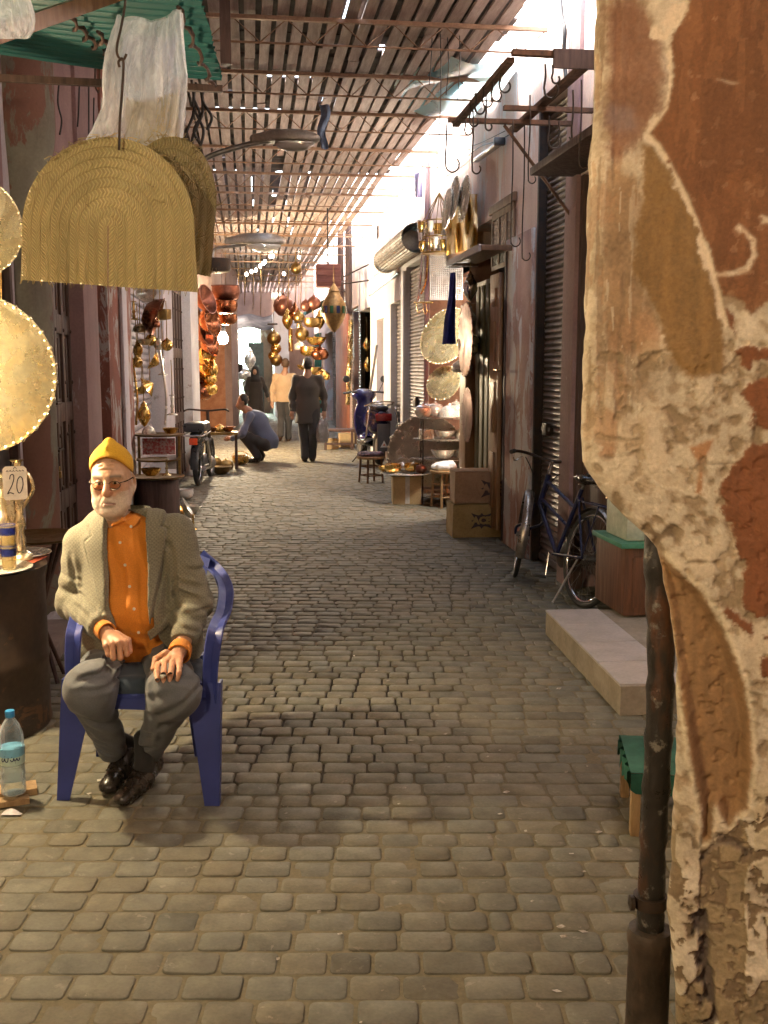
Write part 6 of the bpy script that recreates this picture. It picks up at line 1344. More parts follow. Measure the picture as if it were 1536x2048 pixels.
def bottle():
    p = G(28, 1588, .03); root = thing('water_bottle', 'clear plastic water bottle with blue cap standing on a wooden plank', 'bottle', (p.x, p.y, .032)); s = .985
    def clear(name, tint, gl):
        t = NT(name); tr = t.n('ShaderNodeBsdfTransparent'); tr.inputs[0].default_value = tint + (1,); t.set(Base_Color=(.8, .85, .9), Roughness=.06); fr = t.n('ShaderNodeLayerWeight'); fr.inputs[0].default_value = .35; mx = t.n('ShaderNodeMixShader'); t.l(t.math('MULTIPLY_ADD', fr.outputs['Facing'], gl, .05), mx.inputs[0]); t.l(tr.outputs[0], mx.inputs[1]); t.l(t.b.outputs[0], mx.inputs[2]); t.l(mx.outputs[0], t.t.nodes['Material Output'].inputs[0]); return t
    t = clear('clear_plastic', (.90, .95, .97), .75)
    pr = [(.0001, .006), (.03, .002), (.041, .004), (.045, .012), (.045, .03), (.042, .036), (.045, .042), (.045, .06), (.042, .066), (.045, .072), (.045, .09), (.042, .096), (.0445, .102), (.0445, .19), (.043, .196), (.0445, .205), (.042, .235), (.032, .265), (.018, .288), (.0145, .292), (.0145, .305)]
    g = MB(); g.lathe(pr, 40); g.build('bottle_body', t.m, root, False, 60)
    t = clear('water', (.84, .91, .94), .5); g = MB(); g.lathe([(.0001, .008)] + [(r - .0022, z) for r, z in pr[2:12]] + [(.042, .112), (.0001, .112)], 40); g.build('water', t.m, root, False, 60)
    g = MB(); g.lathe([(.0452, .122), (.0455, .124), (.0455, .152), (.0452, .153)], 40); g.lathe([(.0452, .153), (.0455, .154), (.0455, .182), (.0452, .184)], 40, m=1); lb = g.build('label', [M('label_pale', (.55, .68, .60), (.45, .62, .55), .4, 0, 12, 0), M('label_blue', (.16, .42, .62), (.22, .5, .68), .4, 0, 12, 0)], root, False, 60)
    ink = M('navy_ink', (.02, .03, .09), None, .5, 0, 5, 0); g = MB(); vdir = (CAM - Vector((p.x, p.y, 0))); a0 = math.atan2(vdir.y, vdir.x)
    def Q(a, z): a = a0 - .25 + a; return Vector((.0459 * math.cos(a), .0459 * math.sin(a), z))
    for pts in ([(.85, .150), (.80, .142), (.68, .141), (.60, .150), (.52, .143), (.42, .142), (.36, .152), (.30, .142), (.18, .141), (.1, .148)], [(-.05, .156), (-.10, .142), (-.2, .139), (-.3, .142), (-.36, .152), (-.42, .143), (-.55, .139), (-.62, .146), (-.55, .152)], [(.5, .134), (.46, .134)], [(-.35, .160), (-.31, .160)], [(.2, .157), (.24, .157)]):
        q = catmull([Q(a, z) for a, z in pts], 4); n_ = Vector((math.cos(a0), math.sin(a0), 0)); stroke(g, q, .0035, n_, .0006)
    g.build('brand_script', ink, lb, False, 0)
    g = MB(); g.lathe([(.0165, .296), (.017, .298), (.017, .318), (.016, .3205), (.0001, .321)], 32); g.build('cap', M('blue_cap', (.05, .30, .62), None, .35, 0, 8, 0), root, False, 40)
    pk = MB(); a = G(20, 1600); pk.obox((a.x - .12, a.y + .02, .0155), (.42, .09, .028), Matrix.Rotation(.25, 3, 'Z'), 0, .003); pk.obox((a.x - .05, a.y - .06, .0125), (.26, .05, .022), Matrix.Rotation(.25, 3, 'Z'), 0, .003); tag(pk.build('wooden_plank', m_wood, None), 'short pale wooden planks under the water bottle', 'plank')
    pp = MB(); q = G(18, 1632, .0); pp.sheet(lambda u, v: q + CR * (.07 * u - .03) + CF * (.03 * v) + Vector((0, 0, .004 + .012 * math.sin(u * 4) * v)), 6, 4); tag(pp.build('paper_scrap', M('scrap_paper2', (.6, .55, .58)), None, True, 0), 'torn pink paper scrap on the paving below the bottle', 'paper')
bottle()
# bulbs that light the left-hand stalls
m_bulb = emis('hot_bulb', (1, .78, .45), 60); m_bulb_soft = emis('small_bulb', (1, .9, .75), 6)
def bare_bulb(label, p, top, power, group=None, c=(1, .82, .51), s=1.0, mat=None, r=.035, name='light_bulb'):
    root = thing(name, label, 'bulb', tuple(p), 0, group); g = MB(); g.lathe([(.0001, -.062 * s), (.02 * s, -.055 * s), (.03 * s, -.035 * s), (.028 * s, -.015 * s), (.014 * s, .008 * s), (.012 * s, .014 * s)], 16); g.build('glass', mat or m_bulb, root, False, 180)
    k = MB(); k.lathe([(.0135 * s, .01 * s), (.0155 * s, .012 * s), (.0155 * s, .045 * s), (.006 * s, .052 * s)], 12); k.build('socket', m_blackplastic, root, False, 40)
    w = MB(); w.tube([(0, 0, .05 * s), (.0, 0, max(top - p[2], .06))], .003 * min(s, 1.3), 5); w.build('flex', m_wire, root, False, 180)
    if power: lamp('bulb_light', root, Vector(p) + Vector((0, 0, -.09 * s)), power, c, r)
    return root
bare_bulb('bare bulb of the tray stall left of the picture', at(-178, 690, 3.92), 2.9, 7.2)
bare_bulb('bare bulb of the stall beside the camera', CR * -1.3 + CF * .05 + Vector((0, 0, 2.3)), 2.9, 8.2)
# ------------------------------------------------------------------ metal wares
POT = {
 'bowl': [(.0001, 0), (.45, 0), (.5, .04), (.8, .3), (.95, .6), (1, .72), (1.04, .74), (.98, .74), (.9, .6), (.0001, .15)],
 'pot': [(.0001, 0), (.55, 0), (.85, .2), (1, .55), (.95, .9), (.75, 1.1), (.7, 1.15), (.78, 1.2), (.6, 1.28), (.3, 1.42), (.1, 1.47), (.08, 1.52), (.14, 1.6), (.0001, 1.68)],
 'cauldron': [(.0001, 0), (.6, .03), (.9, .25), (1, .6), (.98, 1.0), (1.06, 1.05), (.92, 1.06), (.9, .6), (.0001, .3)],
 'ball': [(.0001, -1), (.15, -.99), (.5, -.86), (.86, -.5), (1, 0), (.86, .5), (.5, .86), (.2, .98), (.16, 1.1), (.22, 1.14), (.06, 1.2), (.05, 1.4), (.0001, 1.42)],
 'lantern': [(.0001, -1.5), (.1, -1.45), (.35, -1.2), (.5, -.95), (.55, -.9), (.8, -.4), (.84, 0), (.8, .4), (.55, .85), (.5, .9), (.36, 1.2), (.42, 1.25), (.2, 1.55), (.1, 1.7), (.05, 1.8), (.0001, 1.82)],
 'tube': [(.3, -1.6), (.33, -1.55), (.3, -1.5), (.3, 1.5), (.33, 1.55), (.1, 1.7), (.0001, 1.75)],
 'drum': [(.0001, -.6), (.35, -.55), (.95, -.45), (1, -.4), (1, .35), (1.03, .4), (.9, .42), (.88, .3), (.0001, .1)],
 'cone': [(.0001, .35), (.15, .3), (.5, .05), (1, -.4), (1.02, -.42), (.95, -.41), (.0001, .2)],
 'jug': [(.0001, 0), (.5, 0), (.55, .08), (.9, .5), (1, .9), (.85, 1.35), (.4, 1.7), (.35, 2.0), (.5, 2.2), (.45, 2.22), (.0001, 2.1)],
 'kettle': [(.0001, 0), (.8, 0), (.95, .15), (1, .5), (.9, .85), (.6, 1.05), (.55, 1.1), (.3, 1.25), (.1, 1.3), (.13, 1.4), (.0001, 1.46)],
 'dome': [(.0001, 0), (1.1, 0), (1.1, .04), (.98, .05), (.96, .35), (.8, .7), (.5, .95), (.15, 1.08), (.12, 1.18), (.0001, 1.25)],
 'candle': [(.0001, 0), (1, 0), (.9, .2), (.25, .4), (.35, .8), (.2, 1.2), (.4, 1.6), (.2, 2.1), (.3, 3.0), (.2, 3.5), (.6, 3.6), (.55, 3.7), (.0001, 3.7)]}
def ware(name, cat, label, kind, p, r, mat, group=None, hang=0.0, sq=(1, 1), lobes=0, lamp_=0.0, tilt=None, handle=False, n=28, zs=1.0):
    root = thing(name, label, cat, tuple(p), 0, group); R = tilt
    g = MB(); g.lathe([(a * r, b * r * zs) for a, b in POT[kind]], n, (0, 0, 0), R, 0, sq, lobes, lamp_); g.build('body', mat, root, False, 50)
    if hang:
        h = MB(); top = max(b for a, b in POT[kind]) * r * zs; h.tube([(0, 0, top * .9), (0.004, 0, top + hang * .5), (0, 0, top + hang)], .0045, 5); h.build('chain', m_brass_dark, root, False, 180)
    if handle:
        h = MB(); z = max(b for a, b in POT[kind]) * r * zs * .8; h.tube(arc((0, 0, z), r * .95, 0, PI, 14, (1, 0, 0), (0, 0, .75)), r * .05, 6); h.build('handle', mat, root, False, 180)
    return root
# ------------------------------------------------------------------ right-hand side goods
m_card = M('cardboard', (.36, .215, .115), (.28, .16, .085), .85, 0, 4, .15, 60, spots=((.2, .11, .06), 6, .66))
m_card2 = M('pale_cardboard', (.46, .33, .17), (.36, .25, .13), .85, 0, 4, .15, 60)
m_ink = M('print_ink', (.045, .03, .03), (.07, .04, .035), .8, 0, 20, 0)
def carton(label, c, w, d, h, rz, mat, open_=False, star=None, tape=False, word=None, group=None, z0=0.0):
    root = thing('cardboard_box', label, 'box', (c.x, c.y, z0 + .001), rz, group)
    g = MB(); n = 6
    def face(o, ax, ay, nu=5, nv=5, amp=.004):
        g.sheet(lambda u, v: Vector(o) + Vector(ax) * u + Vector(ay) * v + Vector(ax).cross(Vector(ay)).normalized() * (amp * math.sin(u * 4 + v * 3 + o[0] * 9)), nu, nv)
    hw, hd = w / 2, d / 2
    face((-hw, -hd, 0), (w, 0, 0), (0, 0, h)); face((hw, -hd, 0), (0, d, 0), (0, 0, h)); face((hw, hd, 0), (-w, 0, 0), (0, 0, h)); face((-hw, hd, 0), (0, -d, 0), (0, 0, h)); face((-hw, -hd, h - .004), (w, 0, 0), (0, d, 0), 5, 5, .006)
    g.build('carton', mat, root, False, 30)
    fl = MB(); fl.sheet(lambda u, v: Vector((-hw + w * u, -hd + .006 + v * hd * .98, h + .004 + .012 * math.sin(v * PI * .5) * (.4 + .6 * math.sin(u * 3.0) ** 2))), 8, 5); fl.sheet(lambda u, v: Vector((-hw + w * u, hd - .006 - v * hd * .96, h + .003 + .008 * math.sin(u * 4) ** 2 * v)), 8, 5); fl.build('flap', mat, root, False, 60)
    if star:
        sx, sz, s = star; pts = []
        for k in range(32):
            a = 2 * PI * k / 32; rr = s * (1.0 if k % 4 == 0 else .80 if k % 2 == 0 else .86); q = max(abs(math.cos(a)), abs(math.sin(a))); pts.append((sx + rr * 1.15 * math.cos(a) / q * (.86 + .14 * (k % 4 == 0)), sz + rr * .85 * math.sin(a) / q * (.86 + .14 * (k % 4 == 0))))
        e = MB(); e.prism(pts, .0012, mat4((0, -hd - .0065, 0), Matrix(((1, 0, 0), (0, 0, -1), (0, 1, 0))))); em = e.build('emblem', m_ink, root, False, 0)
        text_mesh('word', word, s * 1.05, mat4((sx, -hd - .0085, sz), Matrix(((1, 0, 0), (0, 0, -1), (0, 1, 0)))) @ Matrix.Shear('XZ', 4, (0, 0)), mat, em, .0006, .006, False) if word else None
    if tape:
        tp = MB(); tp.box((-.022, -hd - .006, 0.01), (.03, -hd - .0045, h)); tp.build('tape', M('packing_tape', (.55, .52, .48), (.44, .42, .40), .4, 0, 30, .05), root, False, 0)
    return root
hd_ = -YAW
b0 = G(955, 1078); 
carton('lower cardboard box of the pair by the wooden shop door', at(955, 1078, 9.75 + .15), .55, .36, .315, -rad(1), M('yellow_cardboard', (.37, .245, .09), (.27, .17, .06), .85, 0, 4, .15, 60, spots=((.2, .12, .05), 6, .66)), star=(.0, .16, .09), word='ACE')
carton('upper cardboard box with rounded edges resting on the lower one', at(961, 1078, 9.75 + .16), .56, .36, .30, -rad(3), m_card, star=(.08, .14, .10), word='ACE', z0=.325)
bx = MB(); 
def round_stool(name, label, p, r, h, mat, top_mat, cat='stool', group=None, nleg=4, splay=1.15):
    root = thing(name, label, cat, (p.x, p.y, 0), .4, group); g = MB(); g.lathe([(.0001, h - .035), (r * .97, h - .035), (r, h - .02), (r * .99, h - .002), (r * .9, h), (.0001, h)], 32); g.build('seat', top_mat, root, False, 40)
    for k in range(nleg):
        a = 2 * PI * k / nleg + PI / 4; l = MB(); l.tube([(r * .75 * math.cos(a), r * .75 * math.sin(a), h - .036), (r * .75 * splay * math.cos(a), r * .75 * splay * math.sin(a), 0)], [.017, .015], 10); l.build('leg', mat, root, False, 40)
    for z in (.28, .62):
        rg = MB(); rr = r * .75 * (1 + (splay - 1) * (1 - z)); pts = [(rr * math.cos(2 * PI * k / nleg + PI / 4), rr * math.sin(2 * PI * k / nleg + PI / 4), h * z) for k in range(nleg)]; rg.tube(pts, .010, 8, 0, True); rg.build('stretcher', mat, root, False, 60)
    return root
def crumple(name, label, cat, p, r, h, mat, seed=1):
    f = Field((-r * 1.4, -r * 1.2, -.01), (r * 1.4, r * 1.2, h * 1.6), max(r / 16, .008)); f.ell((0, 0, h * .35), (r, r * .75, h * .6), .03); rr = random.Random(seed)
    for _ in range(9): f.ell((rr.uniform(-.6, .6) * r, rr.uniform(-.5, .5) * r, h * rr.uniform(.3, .8)), (r * .35, r * .3, h * .35), .02)
    f.noise(r * .12, 3.2 / r); X, Y, Z = f.grid(); f.F = np.maximum(f.F, np.broadcast_to(-Z, f.F.shape)).astype(np.float32); v, q = f.mesh(0); o = link_mesh(name, v, q, mat, None, False, 40); o.location = p; return tag(o, label, cat)
ps = at(888, 1008, 11.9); round_stool('wooden_stool', 'wooden stool with a white plastic bag on it behind the cardboard boxes', ps, .17, .43, m_wood, m_wood)
crumple('plastic_bag', 'crumpled white plastic bag lying on the wooden stool behind the boxes', 'bag', (ps.x, ps.y, .432), .15, .10, M('white_plastic', (.72, .74, .76), (.6, .62, .66), .35, 0, 12, .3), 4)
# carton with a round tray of bowls on it
pc = at(812, 1018, 12.25); carton('pale carton with a taped seam carrying a tray of brass bowls', pc, .33, .30, .33, -rad(4), m_card2, tape=True)
def flat_tray(label, p, r, mat, group=None, name='serving_tray'):
    g = MB(); g.lathe([(.0001, 0), (r * .85, 0), (r * .92, .008), (r, .016), (r * .985, .02), (r * .88, .012), (r * .84, .005), (.0001, .005)], 48); o = g.build(name, mat, None, False, 50); o.location = p; return tag(o, label, 'tray', group)
zt = .348; flat_tray('wide round tray of brass bowls on the taped carton', (pc.x - .0, pc.y, zt), .31, m_silver)
for k, (px, r, mt, kd, lb) in enumerate(((770, .085, m_brass, 'bowl', 'leftmost small brass bowl on the tray over the taped carton'), (786, .10, m_brass, 'cauldron', 'larger brass bowl beside the leftmost one on the carton tray'), (824, .095, m_brass, 'cauldron', 'brass bowl at the right of the carton tray'), (842, .07, m_copper_dark, 'pot', 'small dark copper pot at the right end of the carton tray'))):
    q = at(px, 960, 12.25 - (.08 if k % 2 else -.06)); ware('brass_bowl' if mt is m_brass else 'copper_pot', 'bowl', lb, kd, (q.x, q.y, zt + .021), r, mt, 'bowls on the carton tray')
for k, (px, dy, lb) in enumerate(((806, .16, 'silver teapot with lid behind the brass bowls on the carton tray'), (828, .18, 'second silver teapot at the back of the carton tray'))):
    q = at(px, 960, 12.25 + dy); ware('silver_teapot', 'teapot', lb, 'kettle', (q.x, q.y, zt + .021), .085, m_silver, 'silver teapots on the carton tray', handle=True)
# great tray leaning on its edge
q = at(850, 985, 13.0); nrm = (-CF * 1.0 - CR * .35 + Vector((0, 0, .22))); r_ = .50
tray('great dull silver tray standing on edge behind the carton', Vector((q.x, q.y, .52)), r_, nrm, mats=(engraved('dull_engraved', (.62, .58, .46), (.46, .42, .32), .35), M('dull_silver', (.66, .61, .48), (.5, .45, .34), .32, 1.0, 8, .2)), lobes=8, beads=40)
# tiered rack with silver
def rack():
    p = at(893, 1000, 12.4); root = thing('display_rack', 'black wire rack with three tiers of silver ware in front of the tray shop', 'rack', (p.x, p.y, 0), -rad(6)); zs = (.50, .74, 1.0)
    fr = MB()
    for sx in (-.3, .3):
        for sy in (-.2, .2): fr.tube([(sx, sy, 0), (sx, sy, 1.0)], .009, 6)
    fr.build('frame', m_iron, root, False, 60)
    for z in zs:
        s = MB(); s.lathe([(.0001, z), (.34, z), (.40, z + .015), (.41, z + .022), (.36, z + .012), (.0001, z + .008)], 40, (0, 0, 0), None, 0, (1, .8)); s.build('shelf_tray', m_silver, root, False, 50)
    lw = MB(); lw.box((-.3, -.2, .12), (.3, .2, .16)); lw.build('lower_board', m_wood_mid, root, False, 0)
    items = [('pot', -.30, -.12, .10, 2), ('pot', -.14, .02, .11, 2), ('dome', .02, -.1, .13, 2), ('pot', .12, .1, .12, 2), ('dome', .26, -.06, .12, 2), ('pot', -.22, .14, .1, 2),
             ('bowl', -.02, .0, .13, 1), ('dome', .22, 0, .13, 1), ('bowl', -.05, -.06, .15, 0), ('kettle', .2, 0, .10, 0)]
    words = ['lidded silver pot at the left end of the top tier of the wire rack', 'silver pot with finial in the middle of the top tier of the wire rack', 'broad silver domed dish at the front of the top tier', 'tall silver pot at the back of the top tier of the wire rack', 'silver domed dish at the right end of the top tier', 'silver pot at the back left of the top tier of the wire rack', 'open silver bowl on the middle tier of the wire rack', 'silver domed dish on the middle tier of the wire rack', 'shallow silver bowl on the bottom tier of the wire rack', 'silver kettle on the bottom tier of the wire rack']
    M4 = wm(root)
    for (k, x, y, r, t_), lb in zip(items, words):
        w = M4 @ Vector((x, y, zs[t_] + .023)); ware('silver_' + {'pot': 'pot', 'dome': 'dish', 'bowl': 'bowl', 'kettle': 'kettle'}[k], {'pot': 'pot', 'dome': 'dish', 'bowl': 'bowl', 'kettle': 'kettle'}[k], lb, k, tuple(w), r, m_silver, 'silver ware on the wire rack')
    tb = MB(); w = M4 @ Vector((-.26, -.14, .764)); tb.obox(w + Vector((0, 0, .06)), (.16, .12, .115), None, 0, .01); tag(tb.build('silver_casket', m_silver, None), 'boxy silver casket at the left end of the middle tier', 'casket')
rack()
for k, (px, py, lb) in enumerate(((806, 868, 'bright silver teapot nearest the scooter on the low table behind the great tray'), (820, 866, 'second bright silver teapot on the low table behind the great tray'))):
    q = at(px, py, 14.6); ware('silver_teapot', 'teapot', lb, 'kettle', (q.x, q.y, .64), .105, m_silver, 'silver teapots by the scooter', handle=True)
q = at(813, 900, 14.6); round_stool('low_table', 'low round table with silver teapots between scooter and great tray', q, .24, .638, m_wood_mid, m_silver, 'table')
# oval trays, chains and cloths hanging round the post
nr_ = -CF * .9 - CR * .45
tray('large oval silver and brass tray with a blue cloth in front of it', onx(893, 673, 2.22), .345, -CF * .78 - CR * .62 + Vector((0, 0, .42)), mats=(m_engr_s, m_silver_warm), group='trays hanging on the post', beads=48)
tray('smaller round silver tray hanging under the large oval one', onx(888, 767, 2.18), .21, -CF * .85 - CR * .5 + Vector((0, 0, .42)), mats=(m_engr_s, m_silver_warm), group='trays hanging on the post', beads=44)
for k, (px, py, r, lb) in enumerate(((897, 418, .24, 'leftmost of three upright silver trays high on the post'), (911, 396, .255, 'middle one of three upright silver trays high on the post'), (931, 398, .265, 'rightmost of three upright silver trays high on the post'))):
    tray(lb, onx(px, py, 2.12 + .03 * k), r * .86, -CF * .16 - CR * .98 + Vector((0, 0, .1)), mats=(m_silver, m_silver), group='upright silver trays high on the post', beads=36)
def hang_basket():
    c = at(878, 475, 12.3); root = thing('hanging_rack', 'hanging metal rack crowded with shiny cups high on the post', 'rack', tuple(c), 0); g = MB()
    for z in (-.18, 0, .18): g.tube(arc((0, 0, z), .19, 0, 2 * PI, 24, (1, 0, 0), (0, 1, 0))[:-1], .008, 5, 0, True)
    for k in range(8): a = 2 * PI * k / 8; g.tube([(.19 * math.cos(a), .19 * math.sin(a), -.18), (.19 * math.cos(a), .19 * math.sin(a), .18), (.0, 0, .5)], .005, 5)
    g.lathe([(.0001, -.2), (.2, -.19), (.2, -.17), (.0001, -.18)], 24); g.build('wire_frame', m_brass_dark, root, False, 60); r = random.Random(4)
    for k in range(26):
        a = 2 * PI * k / 13 + .2 * (k // 13); z = -.16 + .19 * (k // 13) + r.uniform(-.02, .03); rr = .15 + .06 * (k % 2); cu = MB(); s = r.uniform(.026, .038)
        cu.lathe([(.0001, 0), (s * .7, 0), (s * .6, .03), (s, .05), (s * 1.1, .12), (s, .12), (s * .9, .05), (.0001, .04)], 10, (rr * math.cos(a), rr * math.sin(a), z)); cu.build('cup', (m_silver, m_brass, m_silver_warm)[k % 3], root, False, 50)
hang_basket()
def chainmail():
    c = at(893, 555, 12.35); root = thing('metal_mesh', 'grey metal mesh sheet hanging below the cup rack', 'mesh', tuple(c), 0); U_ = CR; w, h = 62 * 12.35 / F_PX, 85 * 12.35 / F_PX
    g = MB(); n = 16
    for k in range(n + 1):
        x = (k / n - .5) * w; g.tube([U_ * x + Vector((0, 0, h / 2)), U_ * x + CF * (.01 * math.sin(k)) , U_ * x - Vector((0, 0, h / 2))], .0085, 5)
    for k in range(22): z = (k / 21 - .5) * h; g.tube([U_ * (-w / 2) + Vector((0, 0, z)), U_ * (w / 2) + Vector((0, 0, z))], .008, 5)
    g.build('links', m_steel, root, False, 60)
chainmail()
m_blue = M('blue_cloth', (.035, .04, .26), (.02, .025, .16), .75, 0, 9, .2)
def hang_strip(name, cat, label, pts, w, d, mat, group=None, curl=.2):
    P = [at(x, y, d + .02 * math.sin(i * 2.1)) for i, (x, y) in enumerate(catmull([Vector((a, b, 0)) for a, b in pts], 5)) ] if False else None
    q = catmull([at(x, y, d) for x, y in pts], 6); g = MB(); k = len(q) - 1; ws = w if hasattr(w, '__len__') else (w, w)
    def f(u, v):
        i = min(int(v * k), k); ww = ws[0] + (ws[1] - ws[0]) * v; return q[i] + CR * (ww * (u - .5)) + CF * (curl * ww * math.sin(u * 7 + v * 3))
    g.sheet(f, 8, k); g.sheet(lambda u, v: f(u, v) + CF * .006, 8, k); o = g.build(name, mat, None, True, 60); return tag(o, label, cat, group)
hang_strip('blue_cloth', 'cloth', 'narrow dark blue cloth hanging in front of the oval tray', [(906, 545), (904, 600), (900, 640), (898, 688)], (.05, .13), 10.2, m_blue, curl=.35)
m_yc = M('golden_cloth', (.66, .42, .11), (.5, .28, .06), .5, 0, 5, .6, 30, .01)
yc = MB(); yc.sheet(lambda u, v: onx(955 - 62 * u, 388 + 105 * v + 18 * u * (v), XR - .06 - .03 * math.sin(u * 13 + v * 5) - .02 * math.sin(u * 23 - v * 3)), 30, 14); tag(yc.build('golden_cloth', m_yc, None, True, 60), 'golden yellow cloth pinned to the pink wall behind the silver trays', 'cloth')
for k, (pts, w, mt, lb) in enumerate((([(838, 440), (842, 480), (845, 500)], .06, m_silver, 'broad silvery foil strip hanging left of the cup rack'), ([(850, 445), (846, 500), (841, 560), (836, 605)], .03, m_chrome, 'long thin silver ribbon hanging against the brown shutter'), ([(856, 500), (852, 560), (842, 588)], .025, m_brass, 'thin brass coloured ribbon beside the silver ribbon'), ([(836, 345), (837, 365), (838, 395)], .09, M('lilac_film', (.5, .48, .66), (.4, .38, .56), .3), 'lilac plastic scrap above the shutter drum'))):
    hang_strip('hanging_ribbon', 'ribbon', lb, pts, w, 12.9, mt, None, .3)
br = MB(); br.tube([at(828, 605, 13.1), at(866, 605, 12.9)], .012, 6)
for px, ln in ((833, 22), (852, 20), (846, 24)): br.tube(catmull([at(px, 605, 13), at(px + 1, 605 + ln * .6, 13), at(px + 4, 605 + ln, 13), at(px + 7, 605 + ln * .8, 13)], 4), .006, 5)
tag(br.build('brass_bracket', m_brass, None, True, 180), 'brass bracket with little hooks on the brown shutter', 'bracket')
for k, (px, py, r, kd, mt, lb) in enumerate(((938, 690, .12, 'ball', m_silver_warm, 'round pale brass lantern hanging inside the tray shop'), (936, 640, .10, 'lantern', m_silver, 'slim silver lantern hanging at the orange cloth'), (940, 575, .09, 'lantern', m_chrome, 'bright silver lantern under the small canopy'), (925, 745, .11, 'kettle', m_silver, 'silver kettle low inside the tray shop'))):
    q = onx(px, py, XR - .12); ware('metal_lantern' if kd != 'kettle' else 'silver_kettle', 'lantern' if kd != 'kettle' else 'kettle', lb, kd, tuple(q), r, mt, None, .25 if kd != 'kettle' else 0)
tray('dark oval tray hanging edge on beside the brown door post', onx(934, 700, XR - .2) + Vector((0, 0, .1)), .36, -CF * .12 - CR * .99, mats=(m_copper_dark, m_copper_dark), beads=30)
tray('dark oval tray leaning edge on at the foot of the brown door post', onx(938, 830, XR - .22), .26, -CF * .12 - CR * .99, mats=(m_copper_dark, m_copper_dark), beads=30)
q = at(742, 975, 14.5); round_stool('rush_stool', 'low round wooden stool in front of the blue scooter', q, .20, .37, m_wood_mid, m_wood)
ct = crumple('dark_cloth', 'dark patterned cloth heaped on the stool by the scooter', 'cloth', (q.x, q.y, .372), .20, .06, M('dark_patterned_cloth', (.10, .06, .07), (.04, .03, .05), .9, 0, 30, .3), 8)
q = at(668, 905, 20.4)
def bench():
    root = thing('small_bench', 'dark low wooden bench beside the man carrying a bag', 'bench', (q.x + .1, q.y, 0), -.1); g = MB(); g.box((-.3, -.17, .36), (.3, .17, .41), 0, .01); g.build('seat', m_wood_dark, root, False)
    for sx in (-.26, .26):
        for sy in (-.14, .14): l = MB(); l.box((sx - .025, sy - .025, 0), (sx + .025, sy + .025, .36)); l.build('leg', m_wood_dark, root, False)
    s = MB(); s.box((-.24, -.155, .1), (.24, -.13, .14)); s.build('stretcher', m_wood_dark, root, False)
bench()
carton('small pale carton against the salmon wall by the low bench', at(693, 900, 21.0), .30, .25, .28, 0, m_card2)
carton('little carton pushed under the low dark bench', at(664, 900, 20.5), .24, .2, .2, 0, m_card2)
# ------------------------------------------------------------------ iron hook rails at upper right
def hook_rail():
    z = 3.27; a = at(1035, 108, 5.97); z = a.z; c = at(900, 240, 7.5); 
    root = thing('hook_rail', 'iron rail frame for hanging wares, high on the pink wall at upper right', 'rail', (XR, 6.6, z)); x0 = (a.x + c.x) / 2; y0, y1 = a.y, c.y
    def bar(p, q_, w=.045, h=.03, nm='bar'):
        g = MB(); g.beam(p, q_, w, h); g.build(nm, m_rust, root)
    bar((x0, y0 - .02, z), (XR, y0 - .02, z)); bar((x0, y0, z - .032), (x0, y1, z - .032)); bar((x0 - .05, y1, z), (XR, y1, z)); bar((x0 + .25, y1 - .38, z), (XR, y1 - .38, z), .04, .03); bar((XR - .35, y0 - .5, z + .034), (XR - .35, y1 + .4, z + .034), .06, .03)
    g = MB(); g.tube([(x0 + .35, y1 + .01, z - .02), (XR - .02, y1 + .01, z - .62)], .012, 6); g.build('brace', m_rust, root, True, 60)
    g = MB(); g.obox((x0 + .45, y0 - .05, z - .03), (.45, .02, .10), None, 0); g.build('wooden_batten', m_wood_dark, root)
    # hooks
    spots = [(892, 240, 90, 13), (946, 222, 112, 8), (1000, 140, 36, 10), (984, 158, 36, 9), (966, 172, 34, 9), (951, 186, 34, 9), (940, 205, 40, 8), (1090, 128, 56, 13), (1105, 130, 30, 7), (1118, 242, 46, 12), (1098, 232, 54, 12), (1026, 240, 232, 9), (1049, 250, 250, 8), (1146, 180, 92, 8), (1163, 160, 158, 9), (930, 240, 24, 7), (1060, 190, 160, 7), (972, 190, 62, 6)]
    lbs = 'iron hook dangling from the rail frame on the pink wall'
    for k, (px, py, ln, r) in enumerate(spots):
        p = ray(px, py); t_ = (z - .03 - HC) / p.z; p = CAM + p * t_; d = p.dot(CF); s = d / F_PX; L = ln * s; rr = r * s; h = MB()
        pts = [(0, 0, 0), (.004, 0, -L * .4), (-.003, 0, -L * .75), (0, 0, -L + rr * .6)] + [(rr + rr * math.cos(a), 0, -L - rr * math.sin(a) * 1.1 + rr * .6) for a in np.linspace(PI, -.25 * PI + 2 * PI - 2 * PI, 9)[1:]]
        h.tube(catmull([CR * x + Vector((0, 0, zz)) for x, y, zz in pts], 3), .0058 if ln < 120 else .0045, 6); o = h.build('iron_hook', m_iron, None, False, 180); o.location = p
        tag(o, {7: 'large iron hook at the near end of the rail frame', 0: 'long iron hook at the far outer corner of the rail frame', 11: 'very long thin wire with a hook against the pink wall', 12: 'longest thin wire with a hook beside the brown shutter', 14: 'wire with a hook hanging closest to the flaking corner wall'}.get(k, lbs), 'hook', 'iron hooks on the rail frame')
hook_rail()
def tube_lamp():
    a, b = onr(958, 322), onr(1010, 285); root = thing('strip_light', 'unlit fluorescent tube fixed to the pink wall under the hook rail', 'lamp', tuple(a)); g = MB(); o = Vector((-.03, 0, 0)); g.beam(a + o, b + o, .04, .03); g.build('fitting', M('grey_fitting', (.4, .38, .36), (.3, .28, .27), .5), root)
    g = MB(); o = Vector((-.07, 0, -.01)); g.tube([a + o, b + o], .016, 10); g.build('tube', M('tube_glass', (.8, .8, .8), (.7, .7, .7), .2, 0, 5, 0), root, True, 60)
    g = MB(); g.obox(b + Vector((-.06, -.03, 0)), (.10, .06, .07), None, 0, .01); g.build('end_cap', m_blackplastic, root)
tube_lamp()
